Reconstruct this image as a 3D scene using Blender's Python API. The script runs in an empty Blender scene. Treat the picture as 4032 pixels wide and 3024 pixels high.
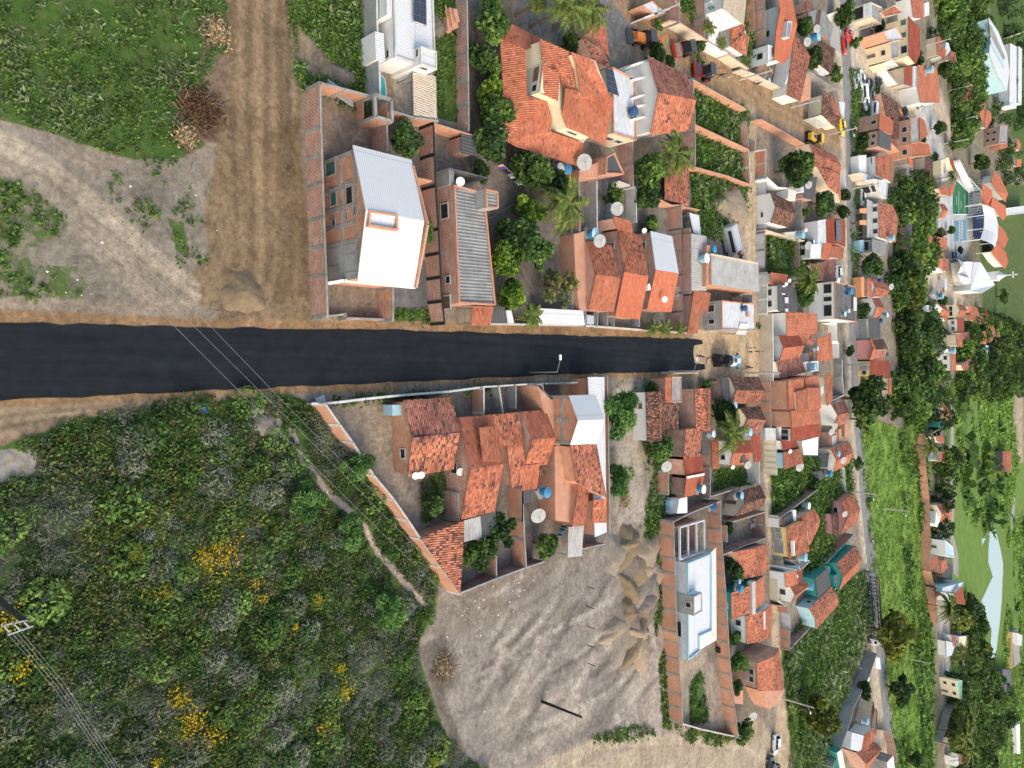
import bpy,bmesh,math,random
import numpy as np
from mathutils import Vector,Matrix
R = math.radians
SC = bpy.context.scene
COL = SC.collection
rng = random.Random(7)
nr = np.random.default_rng(11)

# ------------------------------------------------------------------ camera, sky, sun, exposure
HC,FP,PIT = 60.0,2847.0,R(42.95)          # drone height (m), focal length (photo pixels), pitch below horizon
FWD = Vector((0,math.cos(PIT),-math.sin(PIT)))
UPV = Vector((0,math.sin(PIT),math.cos(PIT)))
cam = bpy.data.cameras.new('drone_camera')
cam.sensor_fit = 'HORIZONTAL'; cam.sensor_width = 36.0; cam.lens = 36.0 * FP / 4032.0
cam.clip_start = 0.5; cam.clip_end = 6000
camo = bpy.data.objects.new('drone_camera',cam); COL.objects.link(camo)
m = Matrix.Identity(4)
for r_,v_ in ((0,UPV),(1,Vector((-1,0,0))),(2,-FWD)):
 for k_ in range(3): m[k_][r_] = v_[k_]
m[2][3] = HC
camo.matrix_world = m
SC.camera = camo
SUN_EL,SUN_AZ = R(40),R(97)                  # azimuth measured from +Y towards +X
w = bpy.data.worlds.new('World'); SC.world = w; w.use_nodes = True
nt = w.node_tree; nt.nodes.clear()
sky = nt.nodes.new('ShaderNodeTexSky'); sky.sky_type = 'NISHITA'; sky.sun_disc = False
sky.sun_elevation = SUN_EL; sky.sun_rotation = SUN_AZ
sky.air_density = 1.6; sky.dust_density = 4.0; sky.ozone_density = 1.0
bg = nt.nodes.new('ShaderNodeBackground'); bg.inputs[1].default_value = 0.15
out = nt.nodes.new('ShaderNodeOutputWorld')
nt.links.new(sky.outputs[0],bg.inputs[0]); nt.links.new(bg.outputs[0],out.inputs[0])
sl = bpy.data.lights.new('sun', 'SUN'); sl.energy = 0.75; sl.angle = R(38); sl.color = (1.0,0.90,0.76)
so = bpy.data.objects.new('sun',sl); COL.objects.link(so)
sd = Vector((math.sin(SUN_AZ) * math.cos(SUN_EL),math.cos(SUN_AZ) * math.cos(SUN_EL),math.sin(SUN_EL)))
so.rotation_euler = sd.to_track_quat('Z', 'Y').to_euler()
SC.view_settings.view_transform = 'Standard'; SC.view_settings.look = 'None'
SC.view_settings.exposure = 0.95; SC.view_settings.gamma = 1.0
SC.render.engine = 'CYCLES'
SC.cycles.max_bounces = 5; SC.cycles.diffuse_bounces = 3; SC.cycles.glossy_bounces = 2; SC.cycles.transmission_bounces = 2

# ------------------------------------------------------------------ photo pixel -> point of the terrain (a survey of the ground plan)
def G(px,py,z=0.0):
 d = FWD * FP + UPV * (px - 2016) + Vector((1,0,0)) * (py - 1512)
 t = (z - HC) / min(d.z,-20)
 return Vector((d.x * t,d.y * t,z))
def ppm(px,py=0):                               # photo pixels per metre across, at that row
 return (FP * math.sin(PIT) - (px - 2016) * math.cos(PIT)) / HC
TILES = dict(W0=(0,0,.5486),A=(0,0,1.8433),B=(1100,0,2.765),C=(1100,500,2.765),D=(1100,900,2.765),
 E=(1800,0,2.765),F=(1800,500,2.765),G=(1800,900,2.765),H=(2500,900,2.765),I=(2500,0,2.765),
 J=(2500,450,2.765),K=(1150,1450,2.765),L=(1750,1450,2.765),M=(2400,1400,2.765),N=(1500,1900,2.212),
 O=(2400,1900,2.765),P=(2400,2424,2.765),Q=(3050,0,4.424),R=(3100,350,4.424),S=(3100,700,4.424),
 U=(3050,1050,4.424),V=(3000,1400,4.424),W=(2950,1700,4.424),X=(2950,2050,4.424),Y=(3000,2400,2.658),
 Z1=(3500,0,4.147),Z2=(3500,400,4.147),Z3=(3500,750,4.147),Z4=(3500,1100,4.147),Z5=(3500,1450,4.147),
 Z6=(3400,1800,1.9826),Z7=(3400,2200,1.9826),Z8=(3400,2550,2.008),T4=(2440,80,3.175),T5=(2700,1340,3.969))
TL = TILES['W0']
def T(n):
 global TL
 TL = TILES[n]
def N_(p):                                       # survey-sheet coordinates -> photo pixels; ('X',x,y) names another sheet
 if isinstance(p[0],str):
  t = TILES[p[0]]; return (t[0] + p[1] / t[2],t[1] + p[2] / t[2])
 return (TL[0] + p[0] / TL[2],TL[1] + p[1] / TL[2])
def W(p,z=0.0):
 return G(*N_(p),z)

# ------------------------------------------------------------------ materials
M = {}
def nd(nt,t,**kw):
 n = nt.nodes.new('ShaderNode' + t)
 for k,v in kw.items():
  if k.startswith('i_'):
   key = k[2:]; key = int(key) if key.isdigit() else key
   n.inputs[key].default_value = v
  else: setattr(n,k,v)
 return n
def c4(c): return (c[0],c[1],c[2],1.0)
def srgb(r,g,b):
 f = lambda v: (v / 255 / 12.92) if v < 10.3 else ((v / 255 + .055) / 1.055) ** 2.4
 return (f(r),f(g),f(b))
def newmat(name,rough=.8,spec=.3):
 m = bpy.data.materials.new(name); m.use_nodes = True
 nt = m.node_tree; b = nt.nodes['Principled BSDF']
 b.inputs['Roughness'].default_value = rough; b.inputs['Specular IOR Level'].default_value = spec
 M[name] = m
 return m,nt,b
def mix(nt,fac,a,b,mode='MIX'):
 n = nd(nt, 'MixRGB',blend_type=mode)
 for i,v in ((0,fac),(1,a),(2,b)):
  if isinstance(v,(int,float)): n.inputs[i].default_value = v
  elif isinstance(v,tuple): n.inputs[i].default_value = c4(v)
  else: nt.links.new(v,n.inputs[i])
 return n.outputs[0]
def math_(nt,op,a,b=None):
 n = nd(nt, 'Math',operation=op)
 for i,v in ((0,a),(1,b)):
  if v is None: continue
  if isinstance(v,(int,float)): n.inputs[i].default_value = v
  else: nt.links.new(v,n.inputs[i])
 return n.outputs[0]
def ramp(nt,src,stops,interp='LINEAR'):
 n = nd(nt, 'ValToRGB'); cr = n.color_ramp; cr.interpolation = interp
 while len(cr.elements) < len(stops): cr.elements.new(.5)
 for e,(p,c) in zip(cr.elements,stops):
  e.position = p; e.color = c4(c) if isinstance(c,tuple) else (c,c,c,1)
 nt.links.new(src,n.inputs[0]); return n.outputs[0]
def noise(nt,scale,detail=4,rough=.6,vec=None):
 n = nd(nt, 'TexNoise',i_Scale=scale,i_Detail=detail,i_Roughness=rough)
 if vec is not None: nt.links.new(vec,n.inputs['Vector'])
 return n.outputs['Fac']
def geo(nt): return nd(nt, 'NewGeometry').outputs['Position']
def bump(nt,b,h,dist,strength=.6):
 n = nd(nt, 'Bump'); n.inputs['Distance'].default_value = dist; n.inputs['Strength'].default_value = strength
 nt.links.new(h,n.inputs['Height']); nt.links.new(n.outputs[0],b.inputs['Normal'])
def plain(name,col,var=.15,scale=1.5,rough=.8,spec=.3,grime=0.0,metal=0.0):
 m,nt,b = newmat(name,rough,spec); p = geo(nt)
 f = noise(nt,scale,5,.65,p)
 lo = tuple(max(0,c * (1 - var)) for c in col); hi = tuple(min(1,c * (1 + var)) for c in col)
 c = ramp(nt,f,[(.3,lo),(.7,hi)])
 if grime:
  g = ramp(nt,noise(nt,.45,6,.7,p),[(.42,0.0),(.66,1.0)])
  g2 = math_(nt, 'MULTIPLY',g,grime)
  c = mix(nt,g2,c,tuple(x * .42 for x in col))
 nt.links.new(c,b.inputs['Base Color']); b.inputs['Metallic'].default_value = metal
 return m
def uvsplit(nt):
 u = nd(nt, 'UVMap',uv_map='UVMap').outputs[0]
 s = nd(nt, 'SeparateXYZ'); nt.links.new(u,s.inputs[0]); return u,s.outputs[0],s.outputs[1]
def tile(name,cols,tw=.24,th=.40,stain=.3,staincol=(.06,.04,.035),fade=.2,patch=.5):
 """clay tiles: cols is a list of (share, colour) drawn per tile; stain = clustered dark tiles"""
 m,nt,b = newmat(name,.85,.2); u,ux,vy = uvsplit(nt)
 cu = math_(nt, 'DIVIDE',ux,tw); cv = math_(nt, 'DIVIDE',vy,th)
 cb = nd(nt, 'CombineXYZ'); nt.links.new(math_(nt, 'FLOOR',cu),cb.inputs[0]); nt.links.new(math_(nt, 'FLOOR',cv),cb.inputs[1])
 oi = nd(nt, 'ObjectInfo').outputs['Random']; nt.links.new(oi,cb.inputs[2])
 wn = nd(nt, 'TexWhiteNoise',noise_dimensions='3D'); nt.links.new(cb.outputs[0],wn.inputs[0])
 acc = 0; st = []
 for sh,c in cols:
  st.append((acc,c)); acc += sh
 c = ramp(nt,wn.outputs[0],st, 'CONSTANT')
 p = geo(nt)
 big = ramp(nt,noise(nt,.35,5,.7,p),[(.35,1 - fade),(.65,1 + fade * .6)])
 c = mix(nt,1.0,c,big, 'MULTIPLY')
 c = mix(nt,1.0,c,ramp(nt,oi,[(0,(.80,.84,.88)),(.5,(1.0,1.0,1.0)),(1,(1.08,1.12,1.16))]), 'MULTIPLY')
 if stain:
  wn2 = nd(nt, 'TexWhiteNoise',noise_dimensions='4D',i_W=3.3); nt.links.new(cb.outputs[0],wn2.inputs[0])
  cl = noise(nt,patch,4,.7,p)
  s = math_(nt, 'ADD',math_(nt, 'MULTIPLY',wn2.outputs[0],.5),cl)
  s = ramp(nt,s,[(1.12 - stain * .5,0.0),(1.18 - stain * .5,1.0)])
  c = mix(nt,math_(nt, 'MULTIPLY',s,.85),c,staincol)
 wv = math_(nt, 'SINE',math_(nt, 'MULTIPLY',cu,2 * math.pi))
 gr = ramp(nt,wv,[(.0,.74),(.45,1.0)])
 lines = mix(nt,1.0,c,gr, 'MULTIPLY')
 nt.links.new(lines,b.inputs['Base Color'])
 bump(nt,b,wv,.06,.7)
 return m
def corr(name,col,pitch=.18,stain=.15,staincol=(.25,.25,.25),rough=.55,groove=.86,sheet=1.0):
 m,nt,b = newmat(name,rough,.35); u,ux,vy = uvsplit(nt); p = geo(nt)
 s = ramp(nt,noise(nt,.5,6,.7,p),[(.4,0.0),(.7,1.0)])
 sc = nd(nt, 'Mapping'); sc.inputs['Scale'].default_value = (6,.35,1); nt.links.new(u,sc.inputs[0])
 st = ramp(nt,noise(nt,1.0,4,.6,sc.outputs[0]),[(.4,0.0),(.75,1.0)])
 f = math_(nt, 'MULTIPLY',math_(nt, 'ADD',s,st),stain)
 c = mix(nt,f,col,staincol)
 wv = math_(nt, 'SINE',math_(nt, 'MULTIPLY',ux,2 * math.pi / pitch))
 c = mix(nt,1.0,c,ramp(nt,wv,[(0,groove),(.5,1.0)]), 'MULTIPLY')
 jl = math_(nt, 'FRACT',math_(nt, 'DIVIDE',vy,2.0 * sheet))
 c = mix(nt,1.0,c,ramp(nt,jl,[(0.0,groove - .12),(.035,1.0)]), 'MULTIPLY')
 nt.links.new(c,b.inputs['Base Color']); bump(nt,b,wv,.03,.6)
 return m
def brickm(name,c1,c2,mortar,bw=.34,bh=.24,ms=.032,dirt=.25):
 m,nt,b = newmat(name,.9,.15); u,ux,vy = uvsplit(nt); p = geo(nt)
 n = nd(nt, 'TexBrick',i_Scale=1.0); nt.links.new(u,n.inputs['Vector'])
 n.inputs['Color1'].default_value = c4(c1); n.inputs['Color2'].default_value = c4(c2); n.inputs['Mortar'].default_value = c4(mortar)
 n.inputs['Mortar Size'].default_value = ms; n.inputs['Brick Width'].default_value = bw; n.inputs['Row Height'].default_value = bh
 n.inputs['Bias'].default_value = -.3
 d = ramp(nt,noise(nt,.7,6,.7,p),[(.35,1 - dirt),(.65,1.08)])
 c = mix(nt,1.0,n.outputs[0],d, 'MULTIPLY')
 hol = ramp(nt,noise(nt,9.0,1,.5,p),[(.66,0.0),(.70,1.0)])
 c = mix(nt,math_(nt, 'MULTIPLY',hol,.6),c,tuple(x * .35 for x in c1))
 ef = ramp(nt,noise(nt,1.1,6,.75,p),[(.50,0.0),(.68,.55)]); c = mix(nt,ef,c,mortar)
 nt.links.new(c,b.inputs['Base Color']); bump(nt,b,n.outputs['Fac'],-.012,.5)
 return m
def leafm(name,a,c,hue=.12,lo=.55):
 m,nt,b = newmat(name,.7,.25)
 at = nd(nt, 'Attribute',attribute_name='tone').outputs['Fac']
 oi = nd(nt, 'ObjectInfo').outputs['Random']
 col = ramp(nt,at,[(0.0,tuple(x * lo for x in a)),(.45,a),(1.0,c)])
 col = mix(nt,1.0,col,ramp(nt,oi,[(0,1 - hue),(1,1 + hue)]), 'MULTIPLY')
 nt.links.new(col,b.inputs['Base Color'])
 tr = nd(nt, 'BsdfTranslucent'); nt.links.new(col,tr.inputs[0])
 mx = nd(nt, 'MixShader'); mx.inputs[0].default_value = .25
 o = nt.nodes['Material Output']
 nt.links.new(b.outputs[0],mx.inputs[1]); nt.links.new(tr.outputs[0],mx.inputs[2]); nt.links.new(mx.outputs[0],o.inputs[0])
 return m
OR = (.53,.175,.092); OR2 = (.48,.15,.080); ORL = (.575,.215,.122); BRN = (.27,.105,.07); DK = (.055,.035,.03)
tile('tileN',[(.5,(.58,.175,.088)),(.35,(.53,.15,.078)),(.15,(.62,.21,.11))],stain=.0,fade=.1)
tile('tileB',[(.4,OR),(.35,OR2),(.2,ORL),(.05,BRN)],stain=.12,fade=.25)
tile('tileO',[(.35,OR),(.3,(.42,.13,.07)),(.25,ORL),(.1,BRN)],stain=.28,fade=.3)
tile('tileM',[(.3,(.50,.17,.09)),(.3,ORL),(.2,(.42,.15,.09)),(.2,BRN)],stain=.50,fade=.3,patch=.7)
tile('tileP',[(.3,(.36,.14,.10)),(.35,(.42,.16,.11)),(.2,(.48,.22,.16)),(.15,BRN)],stain=.42,fade=.35)
tile('tileR',[(.5,(.36,.08,.045)),(.35,(.30,.07,.042)),(.15,(.42,.11,.06))],stain=.15,fade=.25)
tile('tileD',[(.35,(.17,.085,.06)),(.25,(.10,.06,.048)),(.2,(.28,.125,.08)),(.2,(.36,.16,.09))],stain=.62,staincol=(.04,.03,.027),fade=.35,patch=.9)
tile('tileC',[(.6,(.62,.50,.38)),(.4,(.56,.43,.31))],stain=.1,staincol=(.4,.3,.2),fade=.15)
corr('metalW',(.64,.65,.66),.22,.3,(.55,.55,.55),.5,.88,3.0)
corr('metalC',(.70,.66,.59),.22,.08,(.6,.55,.5),.5,.90,3.0)
corr('metalB',(.42,.60,.72),.22,.12,(.3,.4,.45),.5,.88,3.0)
corr('fibro',(.36,.36,.345),.36,.55,(.13,.13,.13),.9,.55,.8)
corr('fibroL',(.50,.49,.46),.36,.5,(.22,.21,.2),.9,.78,.8)
corr('fibroD',(.105,.105,.105),.36,.4,(.05,.05,.05),.9,.7,.8)
plain('conc',(.30,.29,.27),.25,1.2,.9,.2,.6)
plain('concD',(.13,.125,.12),.3,1.2,.9,.2,.5)
plain('concW',(.54,.55,.56),.12,1.2,.85,.2,.35)
plain('plasterG',(.33,.33,.32),.15,1.4,.9,.2,.35)
plain('white',(.70,.69,.665),.05,1.0,.8,.3,.12)
plain('whiteD',(.52,.51,.475),.10,1.0,.85,.2,.45)
plain('cream',(.70,.60,.42),.05,1.0,.8,.3,.08)
plain('beige',(.60,.50,.38),.10,1.2,.85,.2,.3)
plain('yellow',(.75,.52,.22),.06,1.0,.8,.3,.12)
plain('teal',(.035,.25,.225),.10,1.0,.8,.3,.2)
plain('lblue',(.34,.52,.58),.07,1.0,.8,.3,.15)
plain('pink',(.60,.27,.25),.08,1.0,.8,.3,.2)
plain('orangeP',(.62,.28,.13),.08,1.0,.8,.3,.15)
plain('navy',(.02,.035,.14),.1,1.0,.6,.4)
plain('greenP',(.12,.42,.28),.08,1.0,.8,.3,.2)
plain('wood',(.17,.11,.07),.3,3.0,.85,.2)
plain('woodL',(.36,.25,.15),.3,3.0,.85,.2)
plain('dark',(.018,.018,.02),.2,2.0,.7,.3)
plain('steel',(.35,.36,.37),.1,2.0,.4,.5,0,.6)
plain('steelD',(.06,.06,.065),.2,2.0,.5,.5,0,.3)
plain('whiteP',(.82,.82,.82),.02,2.0,.35,.5)
plain('tankB',(.06,.22,.38),.06,1.5,.5,.4,.12)
plain('tankL',(.25,.44,.54),.07,1.5,.5,.4,.15)
plain('tankN',(.03,.08,.18),.1,1.5,.5,.4)
plain('tankLid',(.38,.55,.64),.08,2,.5,.4,.2)
plain('dish',(.66,.65,.62),.05,2,.5,.4); plain('dishM',(.36,.36,.34),.12,3,.6,.3)
plain('orangeM',(.60,.20,.05),.1,3,.5,.4,.3)
plain('yellowM',(.70,.42,.06),.1,3,.5,.4,.25)
plain('redM',(.40,.035,.03),.1,3,.4,.5)
plain('blueM',(.03,.23,.42),.08,3,.4,.5,.1)
plain('rubber',(.022,.022,.022),.2,4,.9,.2)
plain('skin',(.22,.11,.07),.05,6,.6,.3)
plain('hair',(.02,.015,.012),.1,6,.7,.3)
for n_,c_ in dict(cloth_red=(.42,.04,.05),cloth_blue=(.05,.10,.32),cloth_white=(.75,.75,.75),cloth_orange=(.75,.14,.02),cloth_pink=(.62,.28,.28),
  cloth_dark=(.03,.03,.045),cloth_grey=(.30,.30,.31),cloth_cyan=(.10,.42,.62),cloth_yellow=(.75,.6,.08),cloth_maroon=(.20,.03,.06)).items():
 plain(n_,c_,.1,8,.9,.1)
for n_,c_ in dict(car_white=(.80,.80,.80),car_silver=(.42,.44,.46),car_red=(.55,.03,.03),car_dark=(.045,.05,.055),car_yellow=(.75,.55,.04),car_blue=(.04,.14,.38),car_grey=(.2,.2,.21)).items():
 plain(n_,c_,.02,2,.25,.6)
plain('soilW',(.275,.215,.155),.2,2.0,.95,.1,.3)
plain('sandPile',(.200,.150,.095),.22,2.5,.95,.1,.35)
plain('soilG',(.225,.19,.155),.22,2.5,.95,.1,.4)
plain('soilD',(.17,.14,.115),.25,2.5,.95,.1,.3)
plain('curb',(.45,.43,.40),.15,2,.9,.2,.3)
plain('straw',(.42,.32,.18),.25,4,.9,.1)
plain('deadleaf',(.115,.06,.035),.4,6,.9,.1)
plain('litterW',(.75,.75,.75),.1,4,.8,.2)
brickm('brick',(.48,.19,.105),(.34,.125,.08),(.52,.45,.40))
brickm('brickO',(.55,.21,.10),(.42,.145,.075),(.50,.38,.30),dirt=.2)
brickm('brickD',(.30,.13,.09),(.20,.09,.07),(.34,.30,.28),dirt=.35)
leafm('leafD',(.042,.085,.024),(.11,.185,.042),.3)
leafm('leafM',(.068,.13,.030),(.185,.285,.06),.3)
leafm('leafL',(.08,.15,.018),(.25,.35,.04))
leafm('leafF',(.085,.19,.045),(.22,.38,.10))
leafm('leafO',(.115,.130,.045),(.24,.255,.085),.1,.75)
leafm('leafY',(.12,.145,.028),(.27,.29,.055))
leafm('leafG',(.165,.185,.13),(.33,.355,.26),.1,.75)
leafm('palmL',(.075,.12,.025),(.24,.27,.06),.1,.7)
leafm('grassN',(.080,.150,.030),(.19,.30,.06),.12,.7)
leafm('grassB',(.17,.27,.05),(.22,.34,.065),.1,.9)
leafm('grassP',(.15,.20,.09),(.29,.35,.18),.1,.75)
leafm('flower',(.62,.42,.012),(.80,.60,.03),.05)
mm,nt_,b_ = newmat('glass',.08,.6); b_.inputs['Base Color'].default_value = (.025,.032,.038,1)
mm,nt_,b_ = newmat('glassG',.12,.6); b_.inputs['Base Color'].default_value = (.03,.14,.12,1)
mm,nt_,b_ = newmat('pv',.18,.5); u,ux,vy = uvsplit(nt_)
n_ = nd(nt_, 'TexBrick',i_Scale=1.0,offset=0.0); nt_.links.new(u,n_.inputs['Vector'])
for k_,c_ in (('Color1',(.012,.018,.035)),('Color2',(.016,.022,.042)),('Mortar',(.10,.11,.12))): n_.inputs[k_].default_value = c4(c_)
n_.inputs['Mortar Size'].default_value = .012; n_.inputs['Brick Width'].default_value = .16; n_.inputs['Row Height'].default_value = .16
nt_.links.new(n_.outputs[0],b_.inputs['Base Color'])
mm,nt_,b_ = newmat('poolW',.05,.5); b_.inputs['Base Color'].default_value = (.03,.33,.34,1)
mm,nt_,b_ = newmat('pond',.10,.5); b_.inputs['Base Color'].default_value = (.28,.38,.42,1)
bump(nt_,b_,noise(nt_,.6,3,.5,geo(nt_)),.05,.2)

# ------------------------------------------------------------------ mesh building
ORG = {}
class MB:
 def __init__(s): s.v = []; s.f = []; s.uv = []; s.tone = None
 def poly(s,pts,uv=None,t=None):
  pts = [Vector(p) for p in pts]; i0 = len(s.v); s.v += [tuple(p) for p in pts]; s.f.append(tuple(range(i0,i0 + len(pts))))
  if uv is None:
   n = Vector((0,0,0))
   for i in range(len(pts)): n += pts[i].cross(pts[(i + 1) % len(pts)])
   n = n.normalized() if n.length > 1e-9 else Vector((0,0,1))
   if t is None:
    if abs(n.z) > .9995:
     e = max(((pts[(i + 1) % len(pts)] - pts[i]) for i in range(len(pts))),key=lambda a: a.length); t = Vector((e.x,e.y,0))
    else: t = Vector((0,0,1)).cross(n)
   t = Vector(t).normalized() if Vector(t).length > 1e-9 else Vector((1,0,0)); bi = n.cross(t)
   uv = [(p.dot(t),p.dot(bi)) for p in pts]
  s.uv += uv
  return s
 def slab(s,pts,th=.12,t=None):
  pts = [Vector(p) for p in pts]
  n = Vector((0,0,0))
  for i in range(len(pts)): n += pts[i].cross(pts[(i + 1) % len(pts)])
  if n.z < 0: pts = pts[::-1]
  lo = [p - Vector((0,0,th)) for p in pts]
  s.poly(pts,t=t); s.poly(lo[::-1])
  for i in range(len(pts)):
   j = (i + 1) % len(pts); s.poly([lo[i],lo[j],pts[j],pts[i]])
  return s
 def prism(s,pts,z0,z1,top=True,bot=False):
  pts = [Vector((p[0],p[1],0)) for p in pts]
  a = sum(pts[i].x * pts[(i + 1) % len(pts)].y - pts[(i + 1) % len(pts)].x * pts[i].y for i in range(len(pts)))
  if a < 0: pts = pts[::-1]
  z0l = z0 if isinstance(z0,list) else [z0] * len(pts)
  for i in range(len(pts)):
   j = (i + 1) % len(pts); p,q = pts[i],pts[j]
   s.poly([(p.x,p.y,z0),(q.x,q.y,z0),(q.x,q.y,z1),(p.x,p.y,z1)])
  if top: s.poly([(p.x,p.y,z1) for p in pts])
  if bot: s.poly([(p.x,p.y,z0) for p in pts][::-1])
  return s
 def box(s,c,size,rz=0,rot=None):
  mt = rot if rot is not None else Matrix.Rotation(rz,3, 'Z')
  c = Vector(c); h = Vector(size) / 2
  P = [c + mt @ Vector((x * h.x,y * h.y,z * h.z)) for x in (-1,1) for y in (-1,1) for z in (-1,1)]
  for q in ((0,1,3,2),(4,6,7,5),(0,4,5,1),(2,3,7,6),(0,2,6,4),(1,5,7,3)): s.poly([P[i] for i in q])
  return s
 def bar(s,a,b,wd,ht=None):
  a,b = Vector(a),Vector(b); d = b - a; L = d.length
  if L < 1e-6: return s
  return s.box((a + b) / 2,(L,wd,ht or wd),rot=d.to_track_quat('X', 'Z').to_matrix())
 def tube(s,pts,r,n=6,cap=True):
  pts = [Vector(p) for p in pts]; rs = r if isinstance(r,(list,tuple)) else [r] * len(pts)
  rings = []
  for i,p in enumerate(pts):
   d = (pts[min(i + 1,len(pts) - 1)] - pts[max(i - 1,0)]).normalized()
   a = d.orthogonal().normalized() if abs(d.z) < .95 else Vector((1,0,0)); a = (a - d * a.dot(d)).normalized(); b = d.cross(a)
   rings.append([p + (a * math.cos(2 * math.pi * k / n) + b * math.sin(2 * math.pi * k / n)) * rs[i] for k in range(n)])
  for A,B in zip(rings,rings[1:]):
   for k in range(n): s.poly([A[k],A[(k + 1) % n],B[(k + 1) % n],B[k]])
  if cap: s.poly(rings[0][::-1]); s.poly(rings[-1])
  return s
 def lathe(s,prof,n=14,c=(0,0,0),axis=None):
  c = Vector(c); rot = axis.to_track_quat('Z', 'Y').to_matrix() if axis is not None else Matrix.Identity(3)
  rings = [[c + rot @ Vector((r * math.cos(2 * math.pi * k / n),r * math.sin(2 * math.pi * k / n),z)) for k in range(n)] for r,z in prof]
  for A,B in zip(rings,rings[1:]):
   for k in range(n): s.poly([A[k],A[(k + 1) % n],B[(k + 1) % n],B[k]])
  if prof[0][0] > 1e-4: s.poly(rings[0][::-1])
  if prof[-1][0] > 1e-4: s.poly(rings[-1])
  return s
 def build(s,name,mat,parent=None,smooth=False):
  o = ORG.get(parent.name,Vector((0,0,0))) if parent is not None else Vector((0,0,0))
  me = bpy.data.meshes.new(name)
  me.from_pydata([(x - o.x,y - o.y,z - o.z) for x,y,z in s.v],[],s.f)
  uvl = me.uv_layers.new(name='UVMap')
  flat = np.array(s.uv,dtype=np.float32).ravel(); uvl.data.foreach_set('uv',flat)
  me.materials.append(M[mat] if isinstance(mat,str) else mat)
  if smooth: me.polygons.foreach_set('use_smooth',[True] * len(me.polygons))
  ob = bpy.data.objects.new(name,me); COL.objects.link(ob)
  if parent is not None: ob.parent = parent; ORG[ob.name] = o
  return ob
def npmesh(name,V,F,mat,tone=None,parent=None):     # fast mesh from arrays (F: n x 4 or n x 3)
 me = bpy.data.meshes.new(name); k = F.shape[1]
 me.vertices.add(len(V)); me.vertices.foreach_set('co',np.ascontiguousarray(V,dtype=np.float32).ravel())
 me.loops.add(F.size); me.loops.foreach_set('vertex_index',np.ascontiguousarray(F,dtype=np.int32).ravel())
 me.polygons.add(len(F)); me.polygons.foreach_set('loop_start',np.arange(0,F.size,k,dtype=np.int32))
 me.polygons.foreach_set('loop_total',np.full(len(F),k,dtype=np.int32))
 if tone is not None:
  a = me.attributes.new('tone', 'FLOAT', 'POINT'); a.data.foreach_set('value',np.ascontiguousarray(tone,dtype=np.float32))
 me.update(); me.validate()
 if mat: me.materials.append(M[mat])
 return me
def link(name,me,parent=None):
 ob = bpy.data.objects.new(name,me); COL.objects.link(ob)
 if parent is not None: ob.parent = parent
 return ob
SEEN = {}
def tag(o,label=None,cat=None,grp=None,kind=None):
 if label:
  o['label'] = label; SEEN.setdefault(label,[]).append(o.name)
 if cat: o['category'] = cat
 if grp: o['group'] = grp
 if kind: o['kind'] = kind
 return o
def thing(name,label,cat,loc,grp=None,rz=0):
 o = bpy.data.objects.new(name,None); COL.objects.link(o); o.empty_display_size = .5
 o.location = loc; o.rotation_euler = (0,0,rz); ORG[o.name] = Vector(loc)
 return tag(o,label,cat,grp)
def copy_tree(o,parent=None):
 c = o.copy(); COL.objects.link(c)
 if parent is not None: c.parent = parent
 for ch in o.children: copy_tree(ch,c)
 return c
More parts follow.
